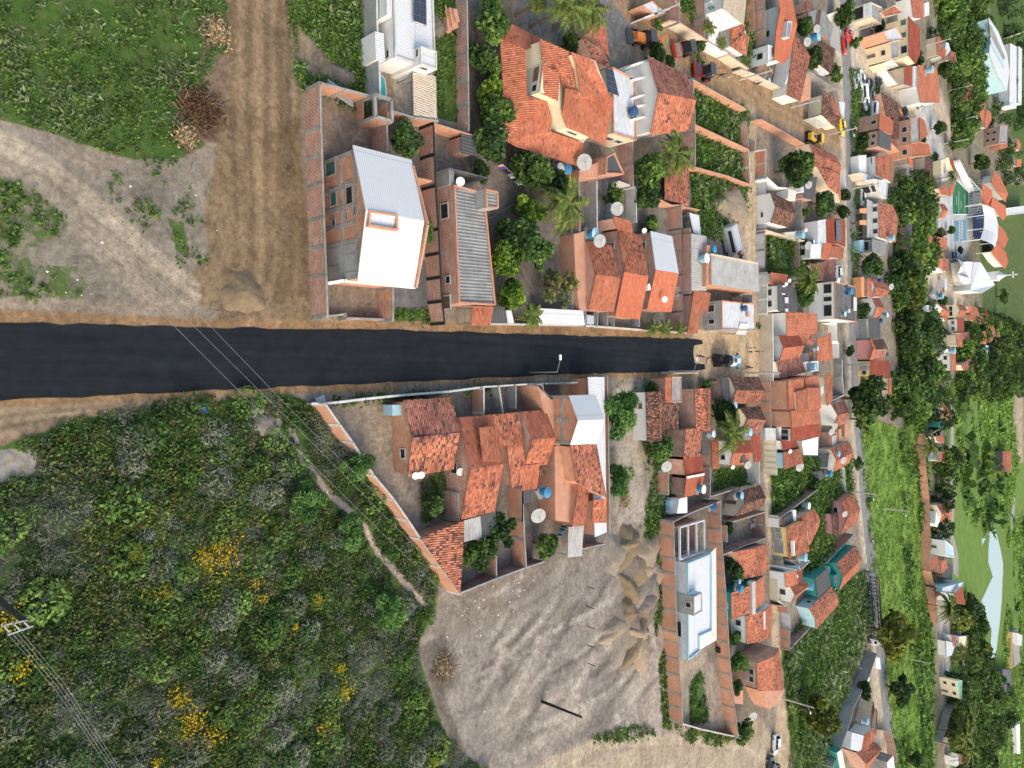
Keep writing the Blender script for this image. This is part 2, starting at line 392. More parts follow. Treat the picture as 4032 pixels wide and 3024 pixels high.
# ------------------------------------------------------------------ ground
GP = []                                           # (polygon in photo pixels, soil colour, plant cover, plant colour)
def gp(pts,col=None,veg=None,vcol=None): GP.append(([N_(p) for p in pts],col,veg,vcol))
def inpoly(X,Y,poly):
 c = np.zeros(X.shape,bool); n = len(poly)
 for i in range(n):
  x0,y0 = poly[i]; x1,y1 = poly[(i + 1) % n]
  if y0 == y1: continue
  k = ((y0 > Y) != (y1 > Y)) & (X < (x1 - x0) * (Y - y0) / (y1 - y0) + x0); c ^= k
 return c
def wpoly(poly): return [tuple(G(x,y))[:2] for x,y in poly]
def build_ground():
 us = np.concatenate([np.linspace(-700,4060,600),np.linspace(4070,4520,60)])   # rows get coarser with distance
 ys = []
 for u in us: ys.append(G(u,1512).y)
 ys = np.array(ys); nx = 780
 s = np.linspace(-1,1,nx)
 half = 2300 / np.array([ppm(u) for u in us])
 X = s[None,:] * half[:,None]; Y = np.repeat(ys[:,None],nx,1)
 Z = np.zeros_like(X)
 base = np.zeros(X.shape + (3,)); base[:] = (.235,.195,.15); veg = np.zeros(X.shape)
 vc = np.zeros(X.shape + (3,)); vc[:] = (.06,.105,.025)
 far = np.clip((Y - 170) / 60,0,1)
 veg[:] = far * .42
 for poly,col,v,vcol in GP:
  k = inpoly(X,Y,wpoly(poly))
  if col is not None: base[k] = col
  if v is not None: veg[k] = v
  if vcol is not None: vc[k] = vcol
 def blur(a):
  for _ in range(1):
   a = (a + np.roll(a,1,0) + np.roll(a,-1,0) + np.roll(a,1,1) + np.roll(a,-1,1)) / 5
  return a
 base = np.stack([blur(base[...,i]) for i in range(3)],-1); veg = blur(veg); vc = np.stack([blur(vc[...,i]) for i in range(3)],-1)
 V = np.stack([X,Y,Z],-1).reshape(-1,3); r,c = X.shape
 I = np.arange(r * c).reshape(r,c)
 F = np.stack([I[:-1,:-1],I[:-1,1:],I[1:,1:],I[1:,:-1]],-1).reshape(-1,4)
 me = npmesh('ground',V,F,None)
 for nm,a in (('soil',base),('plant',vc)):
  at = me.color_attributes.new(nm, 'FLOAT_COLOR', 'POINT')
  at.data.foreach_set('color',np.concatenate([a.reshape(-1,3),np.ones((r * c,1))],1).astype(np.float32).ravel())
 at = me.attributes.new('cover', 'FLOAT', 'POINT'); at.data.foreach_set('value',veg.reshape(-1).astype(np.float32))
 m,nt,b = newmat('groundM',.95,.1); p = geo(nt)
 so_ = nd(nt, 'Attribute',attribute_name='soil').outputs['Color']; pl = nd(nt, 'Attribute',attribute_name='plant').outputs['Color']
 cv = nd(nt, 'Attribute',attribute_name='cover').outputs['Fac']
 n1 = noise(nt,.25,9,.7,p); n2 = noise(nt,2.2,8,.8,p); q_ = nd(nt, 'TexNoise',i_Scale=.55,i_Detail=9,i_Roughness=.72,i_Distortion=1.6); nt.links.new(p,q_.inputs['Vector']); n5 = q_.outputs['Fac']; n3 = noise(nt,9.0,3,.7,p); n4 = noise(nt,.9,5,.7,p)
 c = mix(nt,1.0,so_,ramp(nt,n1,[(.32,.70),(.68,1.27)]), 'MULTIPLY')
 c = mix(nt,1.0,c,ramp(nt,n2,[(.34,.66),(.66,1.3)]), 'MULTIPLY'); c = mix(nt,1.0,c,ramp(nt,n5,[(.36,.72),(.5,1.0),(.64,1.22)]), 'MULTIPLY')
 c = mix(nt,ramp(nt,n3,[(.66,0.0),(.74,.45)]),c,(.55,.50,.44))
 g = mix(nt,1.0,pl,ramp(nt,n2,[(.3,.62),(.7,1.4)]), 'MULTIPLY'); g = mix(nt,1.0,g,ramp(nt,n1,[(.3,.75),(.7,1.25)]), 'MULTIPLY')
 g = mix(nt,ramp(nt,n4,[(.45,0.0),(.75,.55)]),g,(.17,.15,.075))
 f = math_(nt, 'ADD',cv,math_(nt, 'MULTIPLY',math_(nt, 'SUBTRACT',math_(nt, 'ADD',n4,math_(nt, 'MULTIPLY',n2,.6)),.8),1.3))
 f = ramp(nt,f,[(.42,0.0),(.58,1.0)])
 f = math_(nt, 'MULTIPLY',f,ramp(nt,cv,[(.02,0.0),(.1,1.0)]))
 nt.links.new(mix(nt,f,c,g),b.inputs['Base Color'])
 h = math_(nt, 'ADD',n2,math_(nt, 'MULTIPLY',n3,.4)); bump(nt,b,h,.25,.55)
 me.materials.append(m)
 o = link('ground',me); tag(o,kind='structure')
def strip(name,pts,z,mat,th=None):               # a thin sheet along an outline
 m = MB(); P = [W(p,z) for p in pts]
 if th: m.slab(P,th)
 else: m.poly(P)
 if not th and sum((P[i].x * P[(i + 1) % len(P)].y - P[(i + 1) % len(P)].x * P[i].y) for i in range(len(P))) < 0:
  m = MB(); m.poly(P[::-1])
 return m.build(name,mat)
def ribbon(name,line,wid,z,mat):                 # road of even width along a centre line (metres)
 P = [W(p) for p in line]; m = MB(); L = []; Rr = []
 fine = []
 for a,b in zip(P,P[1:]):
  n = max(1,int((b - a).length / 4)); fine += [a.lerp(b,i / n) for i in range(n)]
 fine.append(P[-1])
 for i,p in enumerate(fine):
  d = (fine[min(i + 1,len(fine) - 1)] - fine[max(i - 1,0)]).normalized(); s = Vector((-d.y,d.x,0))
  j = rng.uniform(-.12,.12)
  L.append(p + s * (wid / 2 + j) + Vector((0,0,z))); Rr.append(p - s * (wid / 2 + rng.uniform(-.12,.12)) + Vector((0,0,z)))
 for i in range(len(fine) - 1): m.poly([Rr[i],Rr[i + 1],L[i + 1],L[i]])
 return m.build(name,mat)
def pile(label,x,y,rx,ry,h,mat,grp=None,name='dirt_pile',seed=1,lump=.18,cat='dirt pile',rz=0,sharp=1.3):
 """heap: rx, ry in sheet units -> metres at that row"""
 c = W((x,y)); k = ppm(*N_((x,y))) * TL[2]; k0 = k
 a = ry / k0; n = N_((x,y)); b = (G(n[0] + rx / TL[2],n[1]) - G(n[0] - rx / TL[2],n[1])).length / 2
 n = 34; g = np.linspace(-1.15,1.15,n); XX,YY = np.meshgrid(g,g); r = np.sqrt(XX ** 2 + YY ** 2)
 rg = np.random.default_rng(seed); ph = rg.uniform(0,6.28,(7,2)); fr = rg.uniform(1.2,4.5,(7,2)) * rg.choice([-1,1],(7,2))
 nz = sum(np.sin(fr[i,0] * XX + fr[i,1] * YY + ph[i,0]) for i in range(7)) / 7
 ang = np.arctan2(YY,XX); rr = r * (1 + .12 * np.sin(3 * ang + ph[0,1]) + .06 * np.sin(7 * ang + ph[1,1]))
 Z = np.clip(1 - rr ** sharp,-.08,1) * h * (1 + lump * nz); Z = np.where(Z > .6 * h,.6 * h + (Z - .6 * h) * .5,Z) + (rr < 1) * .06 * h * rg.normal(0,.35,XX.shape)
 cs,sn = math.cos(rz),math.sin(rz)
 V = np.stack([XX * a * cs - YY * b * sn,XX * a * sn + YY * b * cs,Z],-1).reshape(-1,3)
 I = np.arange(n * n).reshape(n,n); F = np.stack([I[:-1,:-1],I[:-1,1:],I[1:,1:],I[1:,:-1]],-1).reshape(-1,4)
 keep = (V[F][:,:,2] > -.05).any(1)
 me = npmesh(name,V,F[keep],mat); me.polygons.foreach_set('use_smooth',[True] * len(me.polygons))
 o = link(name,me); o.location = (c.x,c.y,0); return tag(o,label,cat,grp)

# ------------------------------------------------------------------ buildings
def inset(P,d):
 c = sum(P,Vector((0,0,0))) / len(P); out = []; n = len(P)
 a = sum(P[i].x * P[(i + 1) % n].y - P[(i + 1) % n].x * P[i].y for i in range(n)); sg = 1 if a > 0 else -1
 for i in range(n):
  p0,p,p1 = P[i - 1],P[i],P[(i + 1) % n]
  d0 = Vector((p.x - p0.x,p.y - p0.y)).normalized(); d1 = Vector((p1.x - p.x,p1.y - p.y)).normalized()
  n0 = Vector((-d0.y,d0.x)) * sg; n1 = Vector((-d1.y,d1.x)) * sg
  b = n0 + n1; b = b / max(.5,b.dot(n0)) if b.length > 1e-4 else n0
  out.append(Vector((p.x + b.x * d,p.y + b.y * d,p.z)))
 return out
def outward(P,i):
 n = len(P); a = sum(P[k].x * P[(k + 1) % n].y - P[(k + 1) % n].x * P[k].y for k in range(n))
 d = (P[(i + 1) % n] - P[i]); d = Vector((d.x,d.y,0)).normalized(); v = Vector((d.y,-d.x,0))
 return (v if a > 0 else -v),d
def opening(root,P,e,t,z0,w_,h_,kind='w',fr='white'):
 no,d = outward(P,e); a,b = P[e],P[(e + 1) % len(P)]
 c = a.lerp(b,t); c = Vector((c.x,c.y,z0 + h_ / 2)); L = Vector((b.x - a.x,b.y - a.y)).length
 w_ = min(w_,L * .8)
 rot = Matrix((d,no,Vector((0,0,1)))).transposed()
 th = .10
 m = MB()
 for cx,cz,sx,sz in ((0,h_ / 2,w_ + .2,.1),(0,-h_ / 2,w_ + .2,.1),(-w_ / 2,0,.1,h_ - .1),(w_ / 2,0,.1,h_ - .1)):
  m.box(c + rot @ Vector((cx,th / 2 - .02,cz)),(sx,th,sz),rot=rot)
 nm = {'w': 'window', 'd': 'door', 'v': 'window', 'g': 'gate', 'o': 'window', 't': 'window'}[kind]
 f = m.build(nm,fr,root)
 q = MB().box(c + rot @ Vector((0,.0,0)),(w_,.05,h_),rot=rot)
 q.build('pane' if nm == 'window' else 'leaf',{'w': 'glass', 'd': 'wood', 'v': 'dark', 'g': 'steel', 'o': 'dark', 't': 'glassG'}[kind],f)  # empty openings (v, o): a dark sheet painted in for the unlit inside
def auto_open(root,P,h,seed,fr='whiteD'):
 r = random.Random(seed); n = len(P)
 for e in range(n):
  no,d = outward(P,e); L = (Vector(P[(e + 1) % n]) - Vector(P[e])); L.z = 0; L = L.length
  if no.y > -.35 or L < 2.6: continue
  k = max(1,min(4,int(L / 3.0))); dd = r.randrange(k)
  for i in range(k):
   t = (i + .5) / k
   if i == dd: opening(root,P,e,t,.1,.9,2.05, 'd',fr)
   else: opening(root,P,e,t,1.05,1.2,1.0,r.choice('wwv'),fr)
  if h > 4.6:
   for i in range(k): opening(root,P,e,(i + .5) / k,3.5,1.2,1.0,r.choice('wwv'),fr)
def rp(roof,i): return roof if isinstance(roof,str) else roof[i % len(roof)]
def gab(c,h,r=1.1,ax=0,roof='tileO',wall='white',ov=.25,op=None,ridge=None,cap=None,fr='whiteD'):
 return dict(k='g',c=[W(p,h) for p in c],h=h,r=r,ax=ax,roof=roof,wall=wall,ov=ov,op=op,cap=cap,fr=fr)
def shd(c,h0,h1,roof='tileO',wall='white',ov=.2,op=None,fr='whiteD',post=False):   # c0,c1 at h0; the rest at h1
 if not isinstance(ov,(int,float)): op,ov = ov,.2
 hs = [h0,h0] + [h1] * (len(c) - 2)
 return dict(k='s',c=[W(p,z) for p,z in zip(c,hs)],h=min(h0,h1),roof=roof,wall=wall,ov=ov,op=op,fr=fr,post=post)
def flt(c,h,roof='conc',wall='white',par=.3,op=None,fr='whiteD',pm=None,z0=0):
 return dict(k='f',c=[W(p,h) for p in c],h=h,roof=roof,wall=wall,par=par,op=op,fr=fr,pm=pm,z0=z0)
def pln(planes,roof='tileO',th=.12):                    # roof planes given corner by corner (x, y, z)
 return dict(k='p',pl=[[W(p[:-1] if not isinstance(p[0],str) else p[:3],p[-1]) for p in pl] for pl in planes],roof=roof,th=th)
def wal(c,h,z0=0,wall='white',op=None,fr='whiteD',zt=None):
 return dict(k='w',c=[W(p,zt if zt is not None else h) for p in c],h=h,z0=z0,wall=wall,op=op,fr=fr)
HN = [0]
def house(label,*wings,name='house',cat='house',grp=None):
 HN[0] += 1
 pts = [p for g in wings for p in (g.get('c') or g['pl'][0])]
 c = sum(pts,Vector((0,0,0))) / len(pts)
 root = thing(name,label,cat,(c.x,c.y,0),grp)
 for wi,g in enumerate(wings):
  k = g['k']; P = g.get('c')
  if k == 'p':
   m = MB()
   for pl in g['pl']: m.slab(pl,g['th'])
   m.build('roof',g['roof'],root); continue
  if k == 'w':
   MB().prism(P,g['z0'],g['h'],top=True).build('wall',g['wall'],root); Q = P
  elif k == 'f':
   MB().prism(P,g['z0'],g['h'] - .06,top=False).build('wall',g['wall'],root); Q = P
   MB().slab([Vector((p.x,p.y,g['h'])) for p in inset(P,.02)],.05).build('roof',g['roof'],root)
   if g['par']:
    m = MB(); I = inset(P,.16); O2 = inset(P,-.012); n = len(P)
    for i in range(n):
     j = (i + 1) % n; z1 = g['h'] + g['par']; z0 = g['h'] - .07
     a,b,c2,d2 = O2[i],O2[j],I[j],I[i]
     m.poly([(a.x,a.y,z0),(b.x,b.y,z0),(b.x,b.y,z1),(a.x,a.y,z1)]); m.poly([(c2.x,c2.y,z0),(d2.x,d2.y,z0),(d2.x,d2.y,z1),(c2.x,c2.y,z1)])
     m.poly([(a.x,a.y,z1),(b.x,b.y,z1),(c2.x,c2.y,z1),(d2.x,d2.y,z1)])
    m.build('parapet',g['pm'] or g['wall'],root)
  elif k == 's':
   if g['post']:
    for p in inset(P,.25): MB().tube([(p.x,p.y,0),(p.x,p.y,p.z - .12)],.07,6).build('post', 'steel',root)
    Q = None
   else:
    Q = inset(P,g['ov']); m = MB(); n = len(Q)
    a = sum(Q[i].x * Q[(i + 1) % n].y - Q[(i + 1) % n].x * Q[i].y for i in range(n))
    for i in range(n):
     p,q = (Q[i],Q[(i + 1) % n]) if a > 0 else (Q[(i + 1) % n],Q[i])
     m.poly([(p.x,p.y,0),(q.x,q.y,0),(q.x,q.y,q.z - .11),(p.x,p.y,p.z - .11)])
    m.build('wall',g['wall'],root)
   MB().slab(P,.1).build('roof',g['roof'],root)
  elif k == 'g':
   ax,h,r = g['ax'],g['h'],g['r']
   if ax == 0: A = [P[0],P[1],P[2],P[3]]
   else: A = [P[1],P[2],P[3],P[0]]
   ra = (A[3] + A[0]) / 2 + Vector((0,0,r)); rb = (A[1] + A[2]) / 2 + Vector((0,0,r))
   if isinstance(g['roof'],str):
    MB().slab([A[0],A[1],rb,ra],.1).slab([A[3],A[2],rb,ra],.1).build('roof',g['roof'],root)
   else:
    MB().slab([A[0],A[1],rb,ra],.1).build('roof',g['roof'][0],root); MB().slab([A[3],A[2],rb,ra],.1).build('roof',g['roof'][1],root)
   if g['cap']: MB().bar(ra + Vector((0,0,.03)),rb + Vector((0,0,.03)),.28,.1).build('ridge_cap',g['cap'],root)
   Q = inset(A,g['ov']); m = MB(); n = 4
   a = sum(Q[i].x * Q[(i + 1) % n].y - Q[(i + 1) % n].x * Q[i].y for i in range(n))
   k2 = r * (1 - g['ov'] / max(1,(A[0] - A[3]).length / 2))
   for i in range(4):
    p,q = Q[i],Q[(i + 1) % 4]
    f = [(p.x,p.y,0),(q.x,q.y,0),(q.x,q.y,h - .1),(p.x,p.y,h - .1)]
    if i in (1,3):
     mm_ = (p + q) / 2; f = f[:3] + [(mm_.x,mm_.y,h + k2 - .16)] + f[3:]
    m.poly(f if a > 0 else f[::-1])
   m.build('wall',g['wall'],root)
   if ax == 1: Q = [Q[3],Q[0],Q[1],Q[2]]
  if g.get('op') == 'a' and Q is not None: auto_open(root,Q,g['h'],HN[0] * 7 + wi,g['fr'])
  elif g.get('op') and Q is not None:
   for o in g['op']: opening(root,Q,*o,fr=g['fr'])
 return root
def bwall(label,top,h,mat='brick',cap='conc',pil=3.2,th=.16,name='brick_wall',cat='wall',grp=None,z0=0.0):
 P = [W(p,h) for p in top]; c = sum(P,Vector((0,0,0))) / len(P)
 root = thing(name,label,cat,(c.x,c.y,0),grp)
 m = MB(); mc = MB(); pp_ = []
 for a,b in zip(P,P[1:]):
  a = Vector((a.x,a.y,0)); b = Vector((b.x,b.y,0)); d = b - a; L = d.length
  if L < .05: continue
  d.normalize(); s = Vector((-d.y,d.x,0)) * th / 2
  m.prism([a + s,b + s,b - s,a - s],z0,h - .06)
  s2 = s * 1.25; mc.prism([a + s2 - d * .03,b + s2 + d * .03,b - s2 + d * .03,a - s2 - d * .03],h - .07,h,bot=True)
  if pil:
   n = max(1,round(L / pil))
   for i in range(n + 1):
    p = a.lerp(b,i / n); pp_.append(((p.x,p.y,(h - .075 + z0) / 2),(.34,th * 1.35,h - .075 - z0),math.atan2(d.y,d.x)))
 m.build('wall_panel',mat,root)
 if cap: mc.build('coping',cap,root)
 for q in pp_: MB().box(*q).build('pillar',cap or 'conc',root)
 return root
def facade_frame(root,P,e,ts,zs,mat='conc',h=5.2):
 no,d = outward(P,e); a,b = P[e],P[(e + 1) % len(P)]; m = MB()
 rot = Matrix((d,no,Vector((0,0,1)))).transposed(); L = Vector((b.x - a.x,b.y - a.y)).length
 for t in ts:
  c = a.lerp(b,t); m.box(Vector((c.x,c.y,h / 2)) + no * .01,(.38,.08,h - .02),rot=rot)
 for z in zs:
  c = a.lerp(b,.5); m.box(Vector((c.x,c.y,z)) + no * .013,(L * .985,.08,.38),rot=rot)
 m.build('concrete_frame',mat,root)

# ------------------------------------------------------------------ plants
def leaf_cloud(C,size,seed,kind='d',lump=None):
 """C: centres (n x 3); returns V, F, tone of small leaf faces"""
 g = np.random.default_rng(seed); n = len(C)
 a = g.normal(size=(n,3)); a[:,2] *= .55; a /= np.linalg.norm(a,axis=1)[:,None] + 1e-9
 b = g.normal(size=(n,3)); b -= a * (a * b).sum(1)[:,None]; b /= np.linalg.norm(b,axis=1)[:,None] + 1e-9
 s = size * g.uniform(.6,1.35,n)[:,None]; asp = {'d': .62, 'f': .22, 'g': .13, 'w': .3}[kind]
 if kind == 'g': a[:,2] = np.abs(a[:,2]) + .6; a /= np.linalg.norm(a,axis=1)[:,None]
 A,B = a * s,b * s * asp
 nrm = np.cross(a,b) * s * .12
 V = np.stack([C - A,C + B + nrm,C + A,C - B + nrm],1).reshape(-1,3)
 F = np.arange(4 * n).reshape(n,4)
 t = g.uniform(.1,.9,n) if lump is None else np.clip(lump + g.normal(0,.16,n),0,1)
 return V,F,np.repeat(t,4)
def ball(g,n,shell=.55):
 v = g.normal(size=(n,3)); v /= np.linalg.norm(v,axis=1)[:,None]
 return v * (shell + (1 - shell) * g.uniform(0,1,n)[:,None] ** .6)
CR = {}
def crown_mesh(shape,mat,var):
 key = (shape,mat,var)
 if key in CR: return CR[key]
 g = np.random.default_rng(hash((shape,var)) % 9999 if False else (sum(map(ord,shape)) * 31 + var * 7)); C = []; L = []
 cfg = dict(dense=(16,150,.62,.34,.80,.105, 'd'),loose=(13,95,.78,.30,.72,.115, 'd'),feather=(15,190,.70,.32,.55,.13, 'f'),
               bush=(9,110,.58,.40,.62,.15, 'd'),sparse=(12,45,.85,.26,.7,.10, 'd'),far=(9,60,.6,.42,.75,.20, 'd'),tall=(14,110,.50,.30,1.35,.12, 'd'))[shape]
 nl,per,spread,lr,zs,ls,kd = cfg
 for i in range(nl):
  d = g.normal(size=3); d /= np.linalg.norm(d)
  c = d * spread * g.uniform(.35,1.05) * np.array([1,1,zs]); rr = lr * g.uniform(.7,1.3)
  p = ball(g,per) * rr * np.array([1,1,.8]) + c; C.append(p); L.append(np.full(per,g.uniform(.2,.85)))
 C = np.concatenate(C); L = np.concatenate(L)
 C[:,2] = np.maximum(C[:,2],-zs * .75)
 V,F,t = leaf_cloud(C,ls,var + 3,kd,L)
 me = npmesh('crown',V,F,mat,t); CR[key] = me; return me
TR = {}
def trunk_mesh(var):
 if var in TR: return TR[var]
 r = random.Random(var); m = MB()
 m.tube([(0,0,0),(r.uniform(-.04,.04),r.uniform(-.04,.04),.5),(0,0,1.0)],[.085,.065,.05],7)
 for i in range(4):
  a = i * 1.57 + r.uniform(-.4,.4)
  m.tube([(0,0,.85),(.22 * math.cos(a),.22 * math.sin(a),1.2),(.42 * math.cos(a),.42 * math.sin(a),1.55)],[.05,.035,.018],5)
 o = m.build('trunk', 'wood'); me = o.data; bpy.data.objects.remove(o); TR[var] = me; return me
TN = [0]
def tree(label,x,y,r,mat='leafM',shape='dense',h=None,grp=None,name=None,cat='tree',zs=1.0):
 """crown centred on (x, y) of the sheet with radius r (sheet units)"""
 TN[0] += 1; v = TN[0] % 4
 n = N_((x,y)); rm = r / TL[2] / ppm(*n)
 rm *= 1.0 if shape == 'tall' else 1.3; h = h or max(1.0,rm * 1.7); zc = max(rm * .55,h - rm * .75)
 c = G(n[0],n[1],zc)
 nm = name or ('shrub' if shape == 'bush' else 'tree')
 o = thing(nm,label,cat if shape != 'bush' else 'shrub',(c.x,c.y,0),grp,rz=TN[0] * 2.4)
 tk = link('trunk',trunk_mesh(v),o); tz = max(.3,(zc - rm * .35)); tk.scale = (rm * .9,rm * .9,tz / 1.0 * .85)
 cr = link('crown',crown_mesh(shape,mat,v),o); cr.location = (0,0,zc); cr.scale = (rm,rm,rm * zs)
 return o
FR = {}
def frond_mesh(k,droop):
 if (k,droop) in FR: return FR[(k,droop)]
 g = np.random.default_rng(k); V = []; F = []; t = []; n = 26
 prev = None
 for i in range(n):
  u = i / (n - 1); x = u; z = .28 * u - droop * u * u; ll = .26 * math.sin(math.pi * (.12 + .85 * u)) + .03
  nx = (i + 1) / (n - 1); nz = .28 * nx - droop * nx * nx
  for s in (-1,1):
   i0 = len(V); V += [(x,s * .008,z),(x + .055,s * .008,z + .005),(x + .13 + .05 * g.uniform(),s * ll,z - ll * .5),(x + .085,s * ll * .7,z - ll * .2)]
   F.append((i0,i0 + 1,i0 + 2,i0 + 3)); t += [g.uniform(.2,.95)] * 4
  i0 = len(V); V += [(x,-.012,z + .01),(x,.012,z + .01),(nx,.008,nz + .01),(nx,-.008,nz + .01)]; F.append((i0,i0 + 1,i0 + 2,i0 + 3)); t += [1.0] * 4
 me = npmesh('frond',np.array(V),np.array(F), 'palmL',np.array(t)); FR[(k,droop)] = me; return me
def palm(label,x,y,L,h=5.5,n=20,grp='coconut palms',mat=None,up=0.3):
 p = N_((x,y)); Lm = L / TL[2] / ppm(*p); c = G(p[0],p[1],h)
 o = thing('palm_tree',label, 'palm tree',(c.x,c.y,0),grp); r = random.Random(x * 7 + y)
 m = MB(); m.tube([(c.x + .25,c.y,0),(c.x + .12,c.y,h * .5),(c.x,c.y,h)],[.20,.14,.11],7); m.build('trunk', 'wood',o)
 for i in range(n):
  f = link('frond',frond_mesh(i % 3,(.55,.85,1.15)[i % 3]),o); f.location = (0,0,h - .05)
  f.rotation_euler = (0,r.uniform(-.35,.15) - (up if i % 3 == 0 else 0),i * 2.399 + r.uniform(-.2,.2)); s = Lm * r.uniform(.85,1.12); f.scale = (s,s,s)
 return o
def scatter(polys,dens,seed,hole=None):
 """random ground points inside sheet polygons, dens per square metre"""
 g = np.random.default_rng(seed); out = []
 for poly in polys:
  Wp = np.array(wpoly([N_(p) for p in poly])); lo,hi = Wp.min(0),Wp.max(0)
  n = int((hi - lo).prod() * dens); P = lo + g.uniform(size=(n,2)) * (hi - lo)
  k = inpoly(P[:,0],P[:,1],[tuple(q) for q in Wp]); out.append(P[k])
 P = np.concatenate(out)
 for hp in (hole or []):
  Wp = wpoly([N_(p) for p in hp]); P = P[~inpoly(P[:,0],P[:,1],Wp)]
 return P
def lump_noise(P,s,seed):
 g = np.random.default_rng(seed); v = np.zeros(len(P))
 for i in range(6):
  k = g.normal(size=2) / s * (1 + i * .5); v += np.sin(P @ k + g.uniform(0,6.28)) / 6
 return v
def tufts(name,label,P,size,per,mat,seed,kind='d',hz=.5,thr=None,cat='grass',noise_s=4.0):
 """ground cover: per leaves about each point; thr leaves bare gaps"""
 g = np.random.default_rng(seed)
 if thr is not None:
  v = lump_noise(P,noise_s,seed + 5); P = P[v + g.normal(0,.12,len(P)) > thr]
 n = len(P); sc = g.uniform(.6,1.5,n)
 C = np.repeat(np.concatenate([P,np.zeros((n,1))],1),per,0)
 off = g.normal(size=(n * per,3)) * np.repeat(sc,per)[:,None] * size * 1.3; off[:,2] = np.abs(off[:,2]) * hz + size * .25
 L = np.repeat(g.uniform(.15,.85,n),per)
 V,F,t = leaf_cloud(C + off,1.0,seed + 1,kind,L)
 s = np.repeat(sc,per) * size
 ctr = (C + off)[:,None,:]; V = (V.reshape(-1,4,3) - ctr) * s[:,None,None] + ctr
 o = link(name,npmesh(name,V.reshape(-1,3),F,mat,t)); return tag(o,label,cat,kind='stuff')
def shrubs(name,label,P,rad,per,mat,seed,kind='d',ls=.3,cat='shrubs',flat=.7):
 """dense scrub: leaf clumps heaped into little domes"""
 g = np.random.default_rng(seed); n = len(P); sc = g.uniform(.55,1.5,n) * rad
 b = ball(g,n * per,.7); b[:,2] = np.abs(b[:,2]) * flat
 S = np.repeat(sc,per)[:,None]; C = np.repeat(np.concatenate([P,np.zeros((n,1))],1),per,0) + b * S
 C[:,2] += .05
 L = np.repeat(g.uniform(.15,.8,n),per) + (C[:,2] / (rad + .01) - .5) * .0
 V,F,t = leaf_cloud(C,1.0,seed + 1,kind,L)
 ctr = C[:,None,:]; V = (V.reshape(-1,4,3) - ctr) * (S[:,:,None] * ls) + ctr
 o = link(name,npmesh(name,V.reshape(-1,3),F,mat,t)); return tag(o,label,cat,kind='stuff')

def stones(name,label,P,size,mat,seed,cat='rubble'):
 g = np.random.default_rng(seed); n = len(P); a = g.uniform(0,6.28,n); s = size * g.uniform(.35,1.3,n) ** 1.5; V = []
 for k in range(4): V.append(np.stack([P[:,0] + s * np.cos(a + k * 1.57) * g.uniform(.6,1.2,n),P[:,1] + s * np.sin(a + k * 1.57) * g.uniform(.6,1.2,n),np.zeros(n) + .01],-1))
 V.append(np.stack([P[:,0],P[:,1],s * .7],-1)); V = np.stack(V,1).reshape(-1,3); b = np.arange(n)[:,None] * 5
 F = np.stack([np.concatenate([b + k,b + (k + 1) % 4,b + 4],1) for k in range(4)],1).reshape(-1,3)
 return tag(link(name,npmesh(name,V,F,mat)),label,cat,kind='stuff')
# ------------------------------------------------------------------ small things: one prototype each, then copies
PROTO = {}
def put(key,make,label,cat,pos,rz=0,s=1.0,grp=None,name=None):
 if key not in PROTO: o = PROTO[key] = make();
 else: o = copy_tree(PROTO[key])
 o.location = pos; o.rotation_euler = (0,0,rz); o.scale = (s,s,s) if not isinstance(s,tuple) else s
 for k in ('group',):
  if k in o: del o[k]
 return tag(o,label,cat,grp)
def make_tank(col,lid='tankLid'):
 def f():
  o = thing('water_tank',None,None,(0,0,0))
  MB().lathe([(.50,0),(.54,.35),(.60,.36),(.64,.85),(.68,.88),(.68,.95)],20).build('tank_body',col,o,True)
  m = MB(); m.lathe([(.70,.93),(.70,.99),(.40,1.10),(.16,1.14),(.16,1.18),(0,1.19)],20)
  for i in range(10):
   a = i * .628; m.bar((.2 * math.cos(a),.2 * math.sin(a),1.13),(.66 * math.cos(a),.66 * math.sin(a),1.0),.05,.05)
  m.build('lid',lid,o)
  MB().box((0,0,-.16),(1.45,1.45,.3)).build('tank_base', 'conc',o)
  return o
 return f
def tank(label,x,y,z=3.2,d=1.5,col='tankL',lid='tankLid',grp='rooftop water tanks',stand=None):
 p = W((x,y),z + d * .35); p.z = z
 return put('tank' + col + lid,make_tank(col,lid),label, 'water tank',p,rng.uniform(0,6),d / 1.55,grp)
def make_dish(mesh_):
 def f():
  o = thing('satellite_dish',None,None,(0,0,0)); ax = Vector((.25,-.45,.85)).normalized()
  C = Vector((0,0,1.1)); prof = [(.001,0),(.35,.03),(.7,.13),(1.0,.28)]
  MB().lathe(prof,22,C,ax).build('reflector', 'dishM' if mesh_ else 'dish',o,True)
  q = ax.to_track_quat('Z', 'Y').to_matrix(); m = MB()
  if mesh_:
   for i in range(12):
    a = i * .5236; pts = [C + q @ Vector((r * math.cos(a),r * math.sin(a),z + .015)) for r,z in prof]
    for u,v in zip(pts,pts[1:]): m.bar(u,v,.035,.03)
   m.build('rib', 'steel',o)
  m = MB(); f_ = C + ax * .75
  for i in range(3):
   a = i * 2.094; m.bar(C + q @ Vector((.95 * math.cos(a),.95 * math.sin(a),.26)),f_,.03)
  m.box(f_,(.14,.14,.14)); m.build('feed_horn', 'plasterG',o)
  MB().tube([(0,0,-.3),(0,0,1.1)],.05,6).build('mast', 'steel',o)
  return o
 return f
def dish(label,x,y,z=3.0,d=1.8,mesh_=True,rz=0,grp='satellite dishes'):
 s = d / 2.3; p = W((x,y),z + 1.1 * s); p.z = z
 return put('dish%d' % mesh_,make_dish(mesh_),label, 'satellite dish',p,rz,s,grp)
